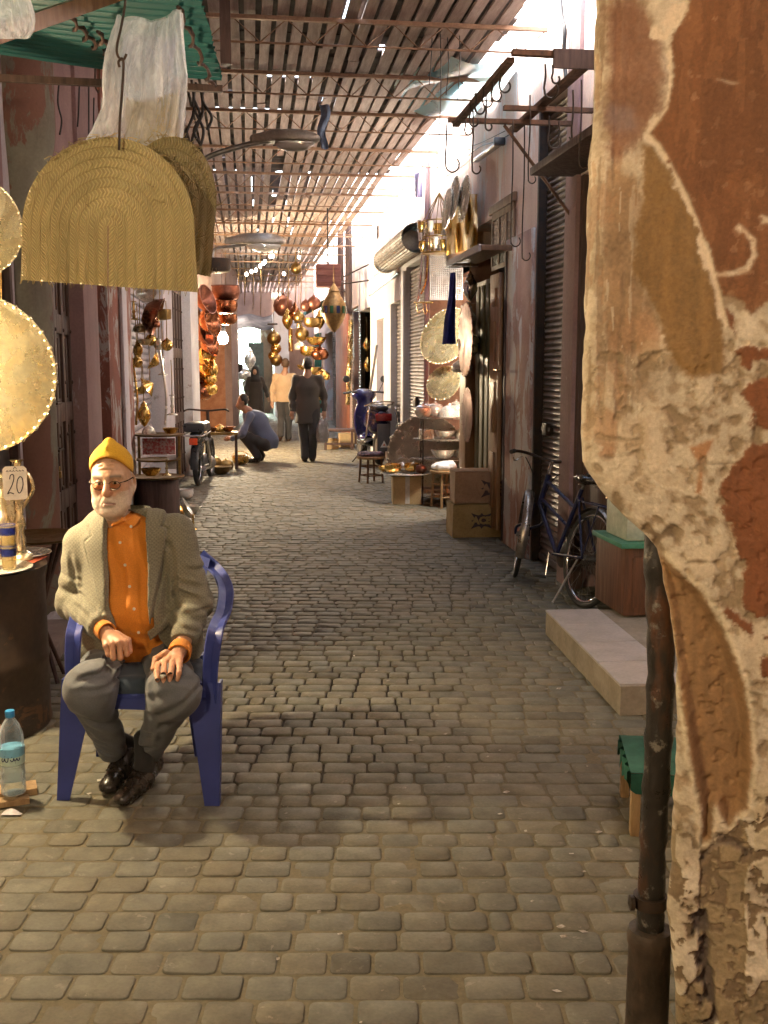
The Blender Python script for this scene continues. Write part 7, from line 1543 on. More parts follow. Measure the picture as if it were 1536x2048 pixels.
def cable(label, pts, r=.005, mat=None, name='cable'):
    g = MB(); g.tube(catmull(pts, 6), r, 5); o = g.build(name, mat or m_wire, None, True, 180); return tag(o, label, 'cable')
W_ = lambda px, py, o=.02: onx(px, py, XR - o)
cable('black cable sagging along the pink wall under the hook rail', [W_(1120, 165), W_(1085, 205), W_(1045, 250), W_(1000, 280), W_(958, 295), W_(915, 330), W_(880, 352)])
cable('thin grey wire crossing from the post to the strip light', [W_(866, 345), W_(900, 300), W_(950, 290), W_(1010, 262)], .004)
cable('orange pipe running up the pink wall at the top right', [W_(1143, 135), W_(1148, 60), W_(1156, -30)], .012, M('orange_pipe', (.62, .16, .05), (.5, .12, .04), .5), 'pipe')
cable('bunch of dark frayed wires hanging by the orange pipe', [W_(1120, -20, .06), W_(1124, 30, .06), W_(1130, 60, .06), W_(1128, 110, .06), W_(1133, 160, .06)], .016)
cable('slack wire strung over the white shop front', [W_(746, 512), W_(752, 528), W_(765, 522), W_(780, 508), W_(790, 500)], .006)
for k, (a, b) in enumerate((((880, 30), 300), ((895, 75), 190), ((918, 40), 200), ((800, 0), 0), ((862, -10), 170))):
    if b: cable(['thin cord hanging from the roof edge above the cup rack', 'cord dangling from the roof by the blue plastic', 'cord hanging between roof edge and hook rail', '', 'long cord hanging from the roof left of the post'][k], [at(a[0], a[1], 8.6), at(a[0] + 2, (a[1] + b) / 2, 8.6), at(a[0] - 3, b, 8.6)], .004)
# ------------------------------------------------------------------ street lamps on brackets
def street_lamp(label, hx, hy, d, s, arm, wall):
    c = at(hx, hy, d); root = thing('street_lamp', label, 'lamp', tuple(wall)); g = MB(); g.tube(catmull(arm, 8), .022, 8); g.build('arm', m_steel, root, True, 60)
    f = Field((-.36, -.16, -.12), (.36, .16, .16), .011); f.ell((.05, 0, .03), (.27, .125, .085), .02); f.cap((-.3, 0, .03), (-.1, 0, .04), .04, .07, .04); X, Y, Z = f.grid(); f.F = np.maximum(f.F, np.broadcast_to(-.005 - Z, f.F.shape)).astype(np.float32); v, q = f.mesh(1); A = np.array([list(CR), list(CF), [0, 0, 1]]); 
    link_mesh('housing', (v * s) @ A + np.array(c), q, M('weathered_aluminium', (.40, .36, .31), (.28, .25, .21), .5, .4, 6, .2), root, True, 60)
    f = Field((-.2, -.16, -.14), (.32, .16, .05), .011); f.ell((.08, 0, 0), (.19, .105, .085), .01); f.F = np.maximum(f.F, np.broadcast_to(f.grid()[2] + .006, f.F.shape)).astype(np.float32); v, q = f.mesh(1); t_ = NT('diffuser'); t_.set(Base_Color=(.75, .72, .66), Roughness=.15, Transmission_Weight=.4); link_mesh('glass_bowl', (v * s) @ A + np.array(c), q, t_.m, root, True, 180)
d1 = 8.6
street_lamp('grey street lamp on a curved arm just past the straw baskets', 572, 284, d1, .86, [at(402, 400, d1), at(405, 340, d1), at(412, 318, d1), at(440, 305, d1), at(500, 288, d1), at(540, 280, d1)], at(402, 400, d1))
d2 = 17.0
street_lamp('second street lamp further down the street near the small bulbs', 512, 488, d2, 1.5, [at(425, 520, d2), at(430, 498, d2), at(470, 492, d2), at(500, 488, d2)], at(425, 520, d2))
# ------------------------------------------------------------------ the bicycle
def bicycle():
    r = .335; rear = at(1163, 1120, 6.82); rear = Vector((rear.x, rear.y, r)); hd = (CF * .955 - CR * .30).normalized()
    root = thing('bicycle', 'old dark blue bicycle leaning by the rolling shutter', 'bicycle', (rear.x, rear.y, 0), math.atan2(hd.y, hd.x)); lean = Matrix.Rotation(rad(10), 4, 'X')
    mbl = M('worn_blue_paint', (.008, .014, .075), (.006, .008, .03), .35, 0, 12, .15); mfen = M('scuffed_steel', (.42, .38, .34), (.24, .2, .17), .35, .8, 14, .2)
    def bl(mb, name, mat, parent=None): 
        mb.v = [lean @ Vector(p) for p in mb.v]; return mb.build(name, mat, parent or root, False, 60)
    wb = 1.06; st = rad(-24); fc = Vector((wb, 0, r))
    def wheel(c, rot, name):
        g = MB(); R = Matrix.Rotation(rot, 3, 'Z'); X_ = R @ Vector((1, 0, 0)); Z_ = Vector((0, 0, 1)); g.tube(arc(c, r - .018, 0, 2 * PI, 48, X_, Z_)[:-1], .018, 10, 0, True); w = bl(g, 'wheel', m_rubber)
        g = MB(); g.tube(arc(c, r - .042, 0, 2 * PI, 48, X_, Z_)[:-1], .011, 8, 0, True); bl(g, 'rim', m_chrome, w)
        g = MB(); ax = R @ Vector((0, 1, 0)); g.tube([c - ax * .045, c + ax * .045], .018, 10)
        for k in range(28):
            a = 2 * PI * k / 28; e = c + X_ * ((r - .045) * math.cos(a)) + Z_ * ((r - .045) * math.sin(a)); g.tube([c + ax * (.03 if k % 2 else -.03) + X_ * (.015 * math.cos(a + 1.2)) + Z_ * .015 * math.sin(a + 1.2), e], .0014, 4)
        bl(g, 'spokes', m_steel, w); return w
    wheel(Vector((0, 0, r)), 0, 'rear'); wheel(fc, st, 'front')
    bb = Vector((.46, 0, .285)); seat = Vector((.27, 0, .78)); headb = Vector((.86, 0, .60)); headt = Vector((.80, 0, .83)); rr = Vector((0, 0, r))
    g = MB()
    for a, b, q in ((bb, seat, .016), (bb, headb, .017), (seat + Vector((.05, 0, -.14)), headt + Vector((.01, 0, -.05)), .014), (seat + Vector((.1, 0, -.28)), headb + Vector((.01, 0, .05)), .012), (headb, headt, .02)): g.tube([a, b], q, 10)
    for s in (-1, 1): g.tube([bb + Vector((0, .03 * s, 0)), rr + Vector((0, .055 * s, 0))], .010, 8); g.tube([seat + Vector((0, .015 * s, -.06)), rr + Vector((0, .055 * s, 0))], .009, 8)
    bl(g, 'frame', mbl)
    g = MB(); R = Matrix.Rotation(st, 3, 'Z')
    for s in (-1, 1): g.tube(catmull([headb + R @ Vector((.0, .045 * s, -.0)), headb + R @ Vector((.06, .05 * s, -.14)), fc + R @ Vector((-.03, .05 * s, .06)), fc + R @ Vector((0, .05 * s, 0))], 5), .011, 8)
    bl(g, 'fork', mbl)
    def fender(c, rot, a0, a1):
        g = MB(); R = Matrix.Rotation(rot, 3, 'Z')
        def f(u, v):
            a = a0 + (a1 - a0) * v; w = (u - .5) * 2; q = r + .018 - .014 * w * w; return c + R @ Vector((q * math.cos(a), .034 * w, q * math.sin(a)))
        g.sheet(f, 8, 30); g.sheet(lambda u, v: f(u, v) * .9985, 8, 30); bl(g, 'mudguard', mfen)
    fender(Vector((0, 0, r)), 0, rad(15), rad(185)); fender(fc, st, rad(5), rad(205))
    g = MB(); hb = headt + Vector((-.02, 0, .10)); g.tube([headt, hb], .013, 8); bl(g, 'stem', m_chrome)
    g = MB(); g.tube(catmull([hb + R @ Vector(p) for p in ((-.22, .31, .02), (-.1, .29, .03), (.03, .2, .03), (.06, .0, 0), (.03, -.2, .03), (-.1, -.29, .03), (-.22, -.31, .02))], 6), .011, 8); hbo = bl(g, 'handlebar', m_iron)
    for s in (-1, 1): g = MB(); g.tube([hb + R @ Vector((-.10, .29 * s, .03)), hb + R @ Vector((-.23, .312 * s, .02))], .016, 10); bl(g, 'grip', m_rubber, hbo); g = MB(); g.tube(catmull([hb + R @ Vector((-.0, .22 * s, -.0)), hb + R @ Vector((-.02, .27 * s, -.04)), hb + R @ Vector((-.16, .29 * s, -.02))], 4), .006, 6); bl(g, 'brake_lever', m_chrome, hbo)
    g = MB(); g.tube(catmull([hb + R @ Vector((0, .2, 0)), hb + Vector((.08, .1, -.12)), headb + Vector((.06, .02, -.0))], 6), .004, 5); g.tube(catmull([hb + R @ Vector((0, -.2, 0)), hb + Vector((.10, -.08, -.14)), headb + Vector((.03, -.02, -.1))], 6), .004, 5); bl(g, 'brake_cable', m_wire)
    f = Field((-.2, -.14, -.1), (.2, .14, .08), .008); f.ell((-.08, 0, .0), (.10, .10, .035), .02); f.cap((-.05, 0, .0), (.15, 0, .0), .05, .018, .03); f.ell((-.08, 0, -.05), (.08, .08, .03), .02, 'sub'); v, q = f.mesh(1); v = v + np.array(seat) + np.array((-.04, 0, .07)); v = np.array([tuple(lean @ Vector(p)) for p in v]); link_mesh('saddle', v, q, m_leather, root, False, 60)
    g = MB(); g.tube([seat, seat + Vector((-.03, 0, .06))], .012, 8)
    for k in range(2): 
        for s in (-1, 1): g.tube(arc(seat + Vector((-.09, .06 * s, .03)), .02, 0, 6 * PI, 36, (1, 0, 0), (0, 1, 0)), .003, 4)
    bl(g, 'seat_post', m_steel)
    g = MB()
    for s in (-1, 1): g.tube([(-.12 - .1, .06 * s, .70), (.2, .05 * s, .70)], .006, 6); g.tube([(-.1, .06 * s, .70), (0, .06 * s, r)], .005, 6)
    for k in range(4): g.tube([(-.2 + .12 * k, -.06, .70), (-.2 + .12 * k, .06, .70)], .005, 6)
    bl(g, 'carrier', mbl)
    g = MB(); g.lathe([(.085, -.003), (.09, 0), (.085, .003), (.02, .004), (.02, -.004)], 32, bb + Vector((0, -.05, 0)), frame((0, 1, 0))); g.lathe([(.03, -.003), (.035, 0), (.03, .003)], 20, rr + Vector((0, -.05, 0)), frame((0, 1, 0))); g.tube([bb + Vector((0, -.05, .088)), rr + Vector((0, -.05, .034))], .004, 5); g.tube([bb + Vector((0, -.05, -.088)), rr + Vector((0, -.05, -.034))], .004, 5); bl(g, 'chainwheel', m_iron)
    for s, a in ((1, rad(-100)), (-1, rad(80))):
        g = MB(); e = bb + Vector((.165 * math.cos(a), .07 * s, .165 * math.sin(a))); g.tube([bb + Vector((0, .06 * s, 0)), e], .009, 8); cr = bl(g, 'crank', m_chrome); g = MB(); g.obox(e + Vector((0, .055 * s, 0)), (.075, .09, .022), None, 0, .006); bl(g, 'pedal', m_rubber, cr)
    g = MB(); g.tube([rr + Vector((.05, .06, -.02)), rr + Vector((.02, .2, -r + .01))], .008, 6); bl(g, 'kickstand', m_steel)
    g = MB(); g.lathe([(.0001, 0), (.022, 0), (.026, .02), (.018, .045), (.0001, .05)], 14, (-.335, 0, .44), frame((-1, 0, -.2))); bl(g, 'rear_lamp', M('red_lens', (.4, .02, .02), None, .2, 0, 5, 0)); 
bicycle()
# ------------------------------------------------------------------ the blue scooter and the moped
def place(root_pos, hd): return math.atan2(hd.y, hd.x)
def tyre(g, c, r, w, seg=36): g.tube(arc(c, r - w, 0, 2 * PI, seg, (1, 0, 0), (0, 0, 1))[:-1], w, 10, 0, True)
def scooter():
    p = G(758, 918); p = at(758, 918, 17.2); hd = (CF * .97 - CR * .10 + CR * -.12).normalized(); root = thing('scooter', 'dark blue scooter parked with its tail to the camera by the white shop', 'scooter', (p.x, p.y, 0), place(p, hd))
    m = M('scooter_blue', (.012, .013, .095), (.009, .009, .05), .22, 0, 5, .03); dk = m_blackplastic
    def fld(name, mat, lo, hi, fn, h=.018, par=None): f = Field(lo, hi, h); fn(f); v, q = f.mesh(1); return link_mesh(name, v, q, mat, par or root, False, 60)
    fld('rear_body', m, (-.35, -.3, .35), (.75, .3, .95), lambda f: f.chain([(-.2, 0, .72), (.1, 0, .70), (.45, 0, .62)], [.10, .16, .14], .08).ell((.0, 0, .58), (.25, .17, .14), .08))
    fld('front_shield', m, (.7, -.35, .2), (1.35, .35, 1.25), lambda f: f.ell((1.02, 0, .62), (.06, .18, .36), .05).ell((1.1, 0, 1.0), (.15, .20, .10), .08).cap((.6, 0, .3), (1.0, 0, .3), .08, .1, .08))
    fld('footboard', dk, (.3, -.3, .18), (1.1, .3, .42), lambda f: f.cap((.35, 0, .30), (.98, 0, .28), .06, .06, .05, sq=(1, 2.6, 1)))
    fld('seat', dk, (-.35, -.25, .70), (.65, .25, .98), lambda f: f.chain([(-.2, 0, .84), (.15, 0, .83), (.48, 0, .80)], [.07, .085, .06], .05, sq=(1, 1.5, .7)))
    for c in ((0, 0, .24), (1.25, 0, .24)):
        g = MB(); tyre(g, Vector(c), .24, .055); w = g.build('wheel', m_rubber, root, False, 60); g = MB(); g.lathe([(.0001, -.03), (.14, -.035), (.145, .035), (.0001, .03)], 20, c, frame((0, 1, 0))); g.build('hub', m_steel, w, False)
    g = MB(); g.tube(catmull([(.2, .17, .86), (-.15, .17, .90), (-.32, .14, .93), (-.34, 0, .94), (-.32, -.14, .93), (-.15, -.17, .90), (.2, -.17, .86)], 5), .014, 8); g.tube([(-.2, .16, .9), (-.2, -.16, .9)], .010, 6); g.build('grab_rail', m_chrome, root, False, 180)
    for s in (-1, 1): g = MB(); g.tube(catmull([(-.22, .19 * s, .86), (-.27, .23 * s, .60), (-.2, .25 * s, .40), (.1, .25 * s, .36)], 5), .015, 8); g.build('crash_bar', m_chrome, root, False, 180)
    g = MB(); g.box((-.345, -.12, .66), (-.28, .12, .77), 0, .02); g.build('tail_lamp', M('tail_red', (.35, .02, .02), (.25, .01, .01), .2, 0, 5, 0), root, False)
    g = MB(); g.box((-.34, -.10, .22), (-.30, .10, .62), 0, .02); f_ = g.build('rear_mudguard', M('grey_plastic', (.10, .10, .11), (.07, .07, .08), .45, 0, 5, .05), root, False)
    g = MB(); g.prism([(-.055, 0), (.055, 0), (0, .10)], .002, mat4((-.342, 0, .28), Matrix(((0, 0, -1), (-1, 0, 0), (0, 1, 0))))); e = g.build('white_triangle', M('white_reflector', (.8, .8, .8), None, .4, 0, 5, 0), f_, False, 0)
    g = MB(); g.prism([(-.018, 0), (.018, 0), (0, .033)], .001, mat4((-.3445, 0, .305), Matrix(((0, 0, -1), (-1, 0, 0), (0, 1, 0))))); g.build('red_triangle', m_orange, e, False, 0)
    g = MB(); g.tube(catmull([(.92, .36, 1.03), (1.0, .2, 1.05), (1.04, 0, 1.04), (1.0, -.2, 1.05), (.92, -.36, 1.03)], 5), .016, 8); g.build('handlebar', dk, root, False, 180)
    for s in (-1, 1): g = MB(); g.tube([(1.0, .22 * s, 1.05), (1.0, .30 * s, 1.22)], .006, 6); g.lathe([(.0001, -.01), (.055, -.006), (.05, .012), (.0001, .015)], 14, (1.0, .30 * s, 1.25), frame((-1, 0, 0))); g.build('mirror', dk, root, False)
    g = MB(); g.tube(catmull([(.3, -.2, .28), (.0, -.22, .28), (-.28, -.22, .36)], 4), [.03] * 4 + [.045] * 5, 12); g.build('exhaust', m_steel, root, False, 60)
    g = MB(); g.tube([(.5, .1, .25), (.42, .32, .01)], .01, 6); g.build('kickstand', m_iron, root, False, 180); root.scale = (1.12, 1.12, 1.12)
scooter()
def moped():
    p = at(397, 966, 14.1); hd = (CF * .99 - CR * .02).normalized(); root = thing('moped', 'black moped with a red tail lamp parked at the white post on the left', 'moped', (p.x, p.y, 0), place(p, hd))
    for c in ((0, 0, .30), (1.15, 0, .30)):
        g = MB(); tyre(g, Vector(c), .30, .035); w = g.build('wheel', m_rubber, root, False, 60); g = MB(); g.tube(arc(c, .245, 0, 2 * PI, 30, (1, 0, 0), (0, 0, 1))[:-1], .016, 8, 0, True)
        for k in range(14): a = 2 * PI * k / 14; g.tube([c, Vector(c) + Vector((.24 * math.cos(a), 0, .24 * math.sin(a)))], .003, 4)
        g.build('rim', m_chrome, w, False, 60)
    f = Field((-.35, -.2, .3), (.6, .2, .95), .016); f.chain([(-.28, 0, .66), (0, 0, .68), (.4, 0, .62)], [.06, .09, .08], .05).ell((0, 0, .5), (.2, .08, .14), .06); v, q = f.mesh(1); link_mesh('body', v, q, M('black_paint', (.02, .02, .024), (.03, .03, .035), .25, 0, 6, .03), root, False, 60)
    g = MB(); g.box((-.30, -.15, .74), (.25, .15, .87), 0, .05); g.build('saddle', m_blackplastic, root, False)
    g = MB(); g.tube(catmull([(.3, .14, .72), (-.25, .14, .71), (-.36, .1, .70), (-.36, -.1, .70), (-.25, -.14, .71), (.3, -.14, .72)], 4), .012, 8); g.build('carrier', m_chrome, root, False, 180)
    g = MB(); g.box((-.37, -.055, .58), (-.32, .055, .67), 0, .012); g.build('tail_lamp', M('tail_orange', (.6, .07, .02), None, .2, 0, 5, 0), root, False)
    def mg(u, v): a = rad(40) + rad(150) * v; w = (u - .5) * 2; q = .325 - .015 * w * w; return Vector((q * math.cos(a), .055 * w, .30 + q * math.sin(a)))
    g = MB(); g.sheet(mg, 6, 16); g.sheet(lambda u, v: mg(u, v) * .998, 6, 16); g.build('mudguard', m_blackplastic, root, False, 60)
    g = MB(); g.tube([(.05, -.16, .30), (-.3, -.17, .66)], [.028, .03], 10); g.build('shock_absorber', m_chrome, root, False)
    g = MB(); g.tube([(.5, -.12, .25), (-.35, -.13, .27)], .035, 12); g.build('exhaust', m_chrome, root, False)
    f = Field((.3, -.2, .1), (.8, .2, .5), .016); f.ell((.52, 0, .28), (.15, .12, .12)); f.cap((.45, -.08, .28), (.45, .1, .28), .1); v, q = f.mesh(1); link_mesh('engine', v, q, m_steel, root, False, 60)
    g = MB(); g.tube(catmull([(.85, .32, .98), (.95, .25, 1.0), (.98, 0, .98), (.95, -.25, 1.0), (.85, -.32, .98)], 4), .014, 8); g.tube([(.98, 0, .98), (1.15, 0, .3)], .025, 8); g.build('handlebar', m_iron, root, False, 180)
moped()
# ------------------------------------------------------------------ people in the street
def fig(label, px, py, d, rz, skel, mats, colors=None):
    """skel: joints in metres, x right of the picture, y away from the camera; mats: jacket, trousers, hair, shoes"""
    p = at(px, py, d); root = thing('person', label, 'person', (p.x, p.y, 0), -YAW + rz); J = {k: np.array(v, float) for k, v in skel.items()}; h = .013
    body = Field((-.6, -.7, -.02), (.6, .6, 1.95), h); hd = J['head']
    body.ell(hd + (0, .01, .025), (.075, .095, .11), .02); fd = J.get('face', np.array((0, -1, 0.))); fd = fd / np.linalg.norm(fd)
    body.ell(hd + fd * .05 + (0, 0, -.04), (.058, .058, .078), .03); body.cap(hd + fd * .095 + (0, 0, .0), hd + fd * .115 + (0, 0, -.03), .012, .016, .015); sd = np.array((-fd[1], fd[0], 0))
    for s in (-1, 1): body.ell(hd + sd * s * .075 - fd * .005, (.02, .02, .034), .01)
    body.cap(hd + (0, .0, -.08), J['neck'], .052, .06, .03); body.chain([J['neck'], J['chest'], J['pelvis']], [.07, .12, .11], .06)
    for s in 'LR':
        if 'el' + s in J:
            body.chain([J['sh' + s], J['el' + s], J['wr' + s]], [.05, .042, .03], .02); hn = J['ha' + s]; w = J['wr' + s]; dv_ = (hn - w) / max(np.linalg.norm(hn - w), 1e-6); body.cap(w, w + dv_ * .08, .032, .03, .02)
            ax = np.cross(dv_, (0, 1, 0)); ax = ax / max(np.linalg.norm(ax), 1e-6)
            for k in range(4): b = w + dv_ * .09 + ax * (k - 1.5) * .017; body.cap(b, b + dv_ * (.075 - .008 * abs(k - 1.3)) + np.array((0, -.012, 0)), .0105, .009, .004)
            body.cap(w + dv_ * .04 + ax * -.03, w + dv_ * .09 + ax * -.045, .013, .010, .01)
        body.chain([J['hp' + s], J['kn' + s], J['an' + s]], [.085, .06, .04], .04)
    v, q = body.mesh(1); c = np.tile(np.array(colors or (.30, .16, .10)), (len(v), 1)) * (1 + (fbm(v * 40, 2) - .37)[:, None] * .5); bo = link_mesh('body', v, q, m_skin, root, False, 180, col=c)
    jk, tr, hr, sh = mats
    f = Field((-.6, -.7, .02), (.6, .6, 1.75), h); f.chain([J['neck'] + (0, .01, -.05), J['chest'], J['pelvis']], [.09, .165, .165], .09, sq=(1.12, .78, 1)); f.cap(J['shL'], J['shR'], .055, .055, .06)
    for s in 'LR':
        if 'el' + s in J: f.chain([J['sh' + s], J['el' + s], J['wr' + s]], [.064, .058, .047], .04, fold=lambda X, Y, Z, t: .006 * np.sin(16 * t + 20 * Z))
    if 'hem' in J: f.cap(J['pelvis'], J['hem'], .165, J['hem_r'] if 'hem_r' in J else .19, .08, sq=(1.12, .8, 1)); X, Y, Z = f.grid(); f.F = np.maximum(f.F, np.broadcast_to(J['hem'][2] - Z, f.F.shape)).astype(np.float32)
    f.noise(.010, 8, (1, 1, .5)); v, q = f.mesh(1); link_mesh('jacket', v, q, jk, bo, False, 180)
    f = Field((-.6, -.7, .0), (.6, .6, 1.2), h); f.ell(J['pelvis'] + (0, 0, -.03), (.165, .125, .12), .03)
    for s in 'LR': f.chain([J['hp' + s], J['kn' + s], J['an' + s]], [.105, .085, .068], .03, fold=lambda X, Y, Z, t: .006 * np.sin(14 * t + 25 * Z))
    f.noise(.008, 9); v, q = f.mesh(1); link_mesh('trousers', v, q, tr, bo, False, 180)
    for s in 'LR':
        f = Field((-.6, -.7, -.02), (.6, .6, .4), .012); a = J['an' + s]; t_ = J['to' + s]; f.cap(a + (0, 0, -.045), t_, .045, .036, .03); f.cap(a, a + (0, 0, -.05), .045, .045, .02); X, Y, Z = f.grid(); f.F = np.maximum(f.F, np.broadcast_to(.004 - Z, f.F.shape)).astype(np.float32); v, q = f.mesh(1); link_mesh('shoe', v, q, sh, bo, False, 180)
    f = Field(hd - .2, hd + .2, .010); f.ell(hd + (0, .012, .035) - fd * .018, (.084, .103, .112), .02); f.ell(hd + fd * .11 + (0, 0, -.055), (.085, .10, .105), .02, 'sub'); f.noise(.006, 30); X, Y, Z = f.grid(); f.F = np.maximum(f.F, np.broadcast_to((hd[2] - .075) - Z, f.F.shape)).astype(np.float32); v, q = f.mesh(1); link_mesh('hair' if hr is not m_scarf else 'headscarf', v, q, hr, bo, False, 180)
    if hr is m_scarf: f = Field(hd - .3, hd + .3, .012); f.ell(hd + (0, .02, .0), (.105, .12, .15)); f.cap(hd + (0, .02, -.1), J['chest'] + (0, 0, .1), .1, .17, .08); f.ell(hd + fd * .12 + (0, 0, -.02), (.062, .09, .085), .02, 'sub'); v, q = f.mesh(1); link_mesh('headscarf', v, q, hr, bo, False, 180)
    return root
m_hair = M('black_hair', (.012, .010, .009), (.02, .016, .013), .6, 0, 30, .3); m_hairg = M('brown_hair', (.10, .055, .03), (.06, .035, .02), .7, 0, 30, .3); m_scarf = cloth('dark_scarf', (.025, .022, .02), (.02, .018, .016)); m_dt = cloth('dark_trouser', (.035, .033, .034), (.03, .028, .028)); m_bj = cloth('brown_jacket', (.075, .062, .05), (.05, .045, .04), weave=60); m_tj = cloth('tan_jacket', (.40, .28, .17), (.34, .23, .14)); m_bs = cloth('dusty_blue_shirt', (.13, .16, .25), (.1, .13, .21)); m_rb = cloth('dark_robe', (.05, .04, .032), (.04, .03, .026)); m_bshoe = M('brown_shoe', (.09, .04, .02), (.05, .025, .015), .5, 0, 9, .1)
stand = dict(head=(0, 0, 1.63), neck=(0, .01, 1.46), chest=(0, .01, 1.26), pelvis=(0, .01, .95), shL=(-.20, .02, 1.41), shR=(.20, .02, 1.41), elL=(-.27, .05, 1.12), elR=(.27, .06, 1.12), wrL=(-.27, -.04, .88), wrR=(.28, -.02, .88), haL=(-.26, -.07, .75), haR=(.28, -.05, .74), hpL=(-.09, 0, .92), hpR=(.09, 0, .92), knL=(-.10, .04, .50), knR=(.10, -.06, .50), anL=(-.10, .10, .09), anR=(.09, -.02, .09), toL=(-.11, .28, .035), toR=(.10, .16, .035))
def pose(**k): q = dict(stand); q.update(k); return q
fig('man seen from behind in a long dark brown jacket carrying a clear bag', 617, 922, 17.7, 0, pose(face=(0, 1, 0), hem=(0, .02, .66), hem_r=.20, anL=(-.06, -.05, .09), toL=(-.08, .14, .035), knL=(-.08, .02, .5), anR=(.06, .06, .09), toR=(.08, .24, .035)), (m_bj, m_dt, m_hair, m_leather))
cb = crumple('carrier_bag', 'clear carrier bag held by the man in the dark brown jacket', 'bag', (0, 0, 0), .11, .40, M('milky_plastic', (.30, .29, .29), (.22, .21, .21), .3, 0, 12, .2), 12); q = at(645, 880, 17.6); cb.location = (q.x, q.y, .34)
fig('man seen from behind in a tan jacket and black trousers walking away', 571, 880, 22.6, 0, pose(face=(0, 1, 0), head=(.02, .03, 1.66), hem=(0, .02, .86), hem_r=.19, knL=(-.08, -.02, .52), anL=(-.08, -.26, .17), toL=(-.10, -.20, .05), knR=(.07, .06, .50), anR=(.06, .04, .09), toR=(.07, .22, .035)), (m_tj, m_dt, m_hairg, m_bshoe))
fig('woman in a dark headscarf and long brown robe facing the camera', 512, 838, 29.0, rad(8), pose(head=(0, 0, 1.50), neck=(0, .01, 1.33), chest=(0, .01, 1.16), pelvis=(0, .01, .88), shL=(-.17, .02, 1.29), shR=(.17, .02, 1.29), elL=(-.26, .0, 1.02), elR=(.27, .05, 1.02), wrL=(-.24, -.1, .82), wrR=(.33, .0, .80), haL=(-.22, -.16, .74), haR=(.36, -.02, .68), face=(-.15, -1, 0), hem=(0, 0, .20), hem_r=.24), (m_rb, m_rb, m_scarf, m_leather), (.42, .25, .16))
# the crouching man
fig('crouching man in a dusty blue shirt bent over a brass pot on the ground', 518, 922, 17.6, 0, dict(head=(-.26, -.02, 1.02), face=(-.9, -.25, -.3), neck=(-.17, .0, .87), chest=(-.05, .02, .70), pelvis=(.14, .02, .36), shL=(-.12, -.16, .80), shR=(-.10, .18, .80), elL=(-.24, -.26, .50), elR=(-.20, .24, .50), wrL=(-.42, -.16, .42), wrR=(-.44, .10, .46), haL=(-.52, -.12, .40), haR=(-.54, .06, .42), hpL=(.12, -.10, .30), hpR=(.12, .13, .30), knL=(-.22, -.14, .46), knR=(-.20, .16, .44), anL=(.0, -.14, .10), anR=(.02, .16, .10), toL=(-.17, -.14, .035), toR=(-.15, .16, .035), hem=(.15, .02, .24), hem_r=.14), (m_bs, m_dt, m_hair, m_leather))
def pw(name, cat, label, kind, px, py, d, r, mat, group=None, hang=0.0, on=None, **k):
    p = at(px, py, d)
    if on is not None: p = Vector((p.x, p.y, on))
    return ware(name, cat, label, kind, tuple(p), r, mat, group, hang, **k)
pw('brass_pot', 'pot', 'round brass pot on the ground in front of the crouching man', 'cauldron', 481, 925, 17.2, .14, m_brass, on=0.002, handle=True)
# ------------------------------------------------------------------ brass stall on the left behind the seated man
GL = 'brass ware of the stall behind the seated man'
def left_stall():
    p = at(318, 1000, 10.3); root = thing('display_table', 'low stepped table of brass ware behind the seated man', 'table', (p.x, p.y, 0), -rad(4)); zs = ((.86, .24, .33), (.60, .20, .34), (.42, .26, .0))
    for k, (z, w, y) in enumerate(((.92, .25, .12), (.68, .22, .0), (.52, .27, -.12))):
        g = MB(); g.lathe([(.0001, 0), (w * .9, 0), (w, .012), (w * 1.02, .02), (w * .92, .008), (.0001, .005)], 32, (0, y, z)); g.build('tier_tray', m_brass_dark, root, False, 40)
    g = MB(); g.lathe([(.0001, 0), (.22, 0), (.22, .5), (.0001, .5)], 24, (0, -.1, 0.01)); g.build('drum_base', m_wood_dark, root, False, 40)
    for sx in (-.2, .2): g = MB(); g.box((sx - .012, .1, .5), (sx + .012, .13, .92)); g.build('upright', m_brass_dark, root, False)
    g = MB(); g.box((-.15, .02, .74), (.17, .05, .90)); g.build('red_cloth_panel', M('red_white_print', (.42, .09, .09), (.5, .36, .32), .8, 0, 40, .1, thr=(.45, .55)), root, False)
    g = MB(); g.box((.10, -.06, .60), (.19, -.055, .74)); g.build('paper_tag', M('tag_paper', (.7, .68, .66), None, .7, 0, 5, 0), root, False); return wm(root)
L4 = left_stall()
for (x, y, z, k, r, mt, nm, lb) in ((-.1, .12, .941, 'dome', .07, m_silver, 'silver_dish', 'silver dish at the left of the top tray behind the seated man'), (.12, .1, .941, 'bowl', .08, m_brass, 'brass_bowl', 'brass bowl at the right of the top tray behind the seated man'), (-.05, -.12, .541, 'bowl', .1, m_brass, 'brass_bowl', 'brass bowl on the lowest tray behind the seated man'), (.1, -.1, .541, 'candle', .045, m_silver_warm, 'brass_candlestick', 'short brass candlestick on the lowest tray behind the seated man')):
    ware(nm, nm.split('_')[1], lb, k, tuple(L4 @ Vector((x, y, z))), r, mt, GL)
R90 = Matrix.Rotation(rad(75), 3, 'Y'); R80 = Matrix.Rotation(rad(-70), 3, 'X')
def rot(ax, a): return Matrix.Rotation(rad(a), 3, ax)
pw('copper_pan', 'pan', 'big shiny copper pan hanging edge on under the straw baskets', 'bowl', 288, 625, 10.6, .20, m_copper, GL, tilt=rot('Y', 110))
pw('brass_lantern', 'lantern', 'pierced brass bowl lantern hanging beside the copper pan', 'drum', 320, 628, 10.9, .115, m_brass_dark, GL, .5)
pw('silver_pan', 'pan', 'small bright silver pan above the copper pan', 'bowl', 294, 588, 10.7, .10, m_silver, GL, tilt=rot('X', 80))
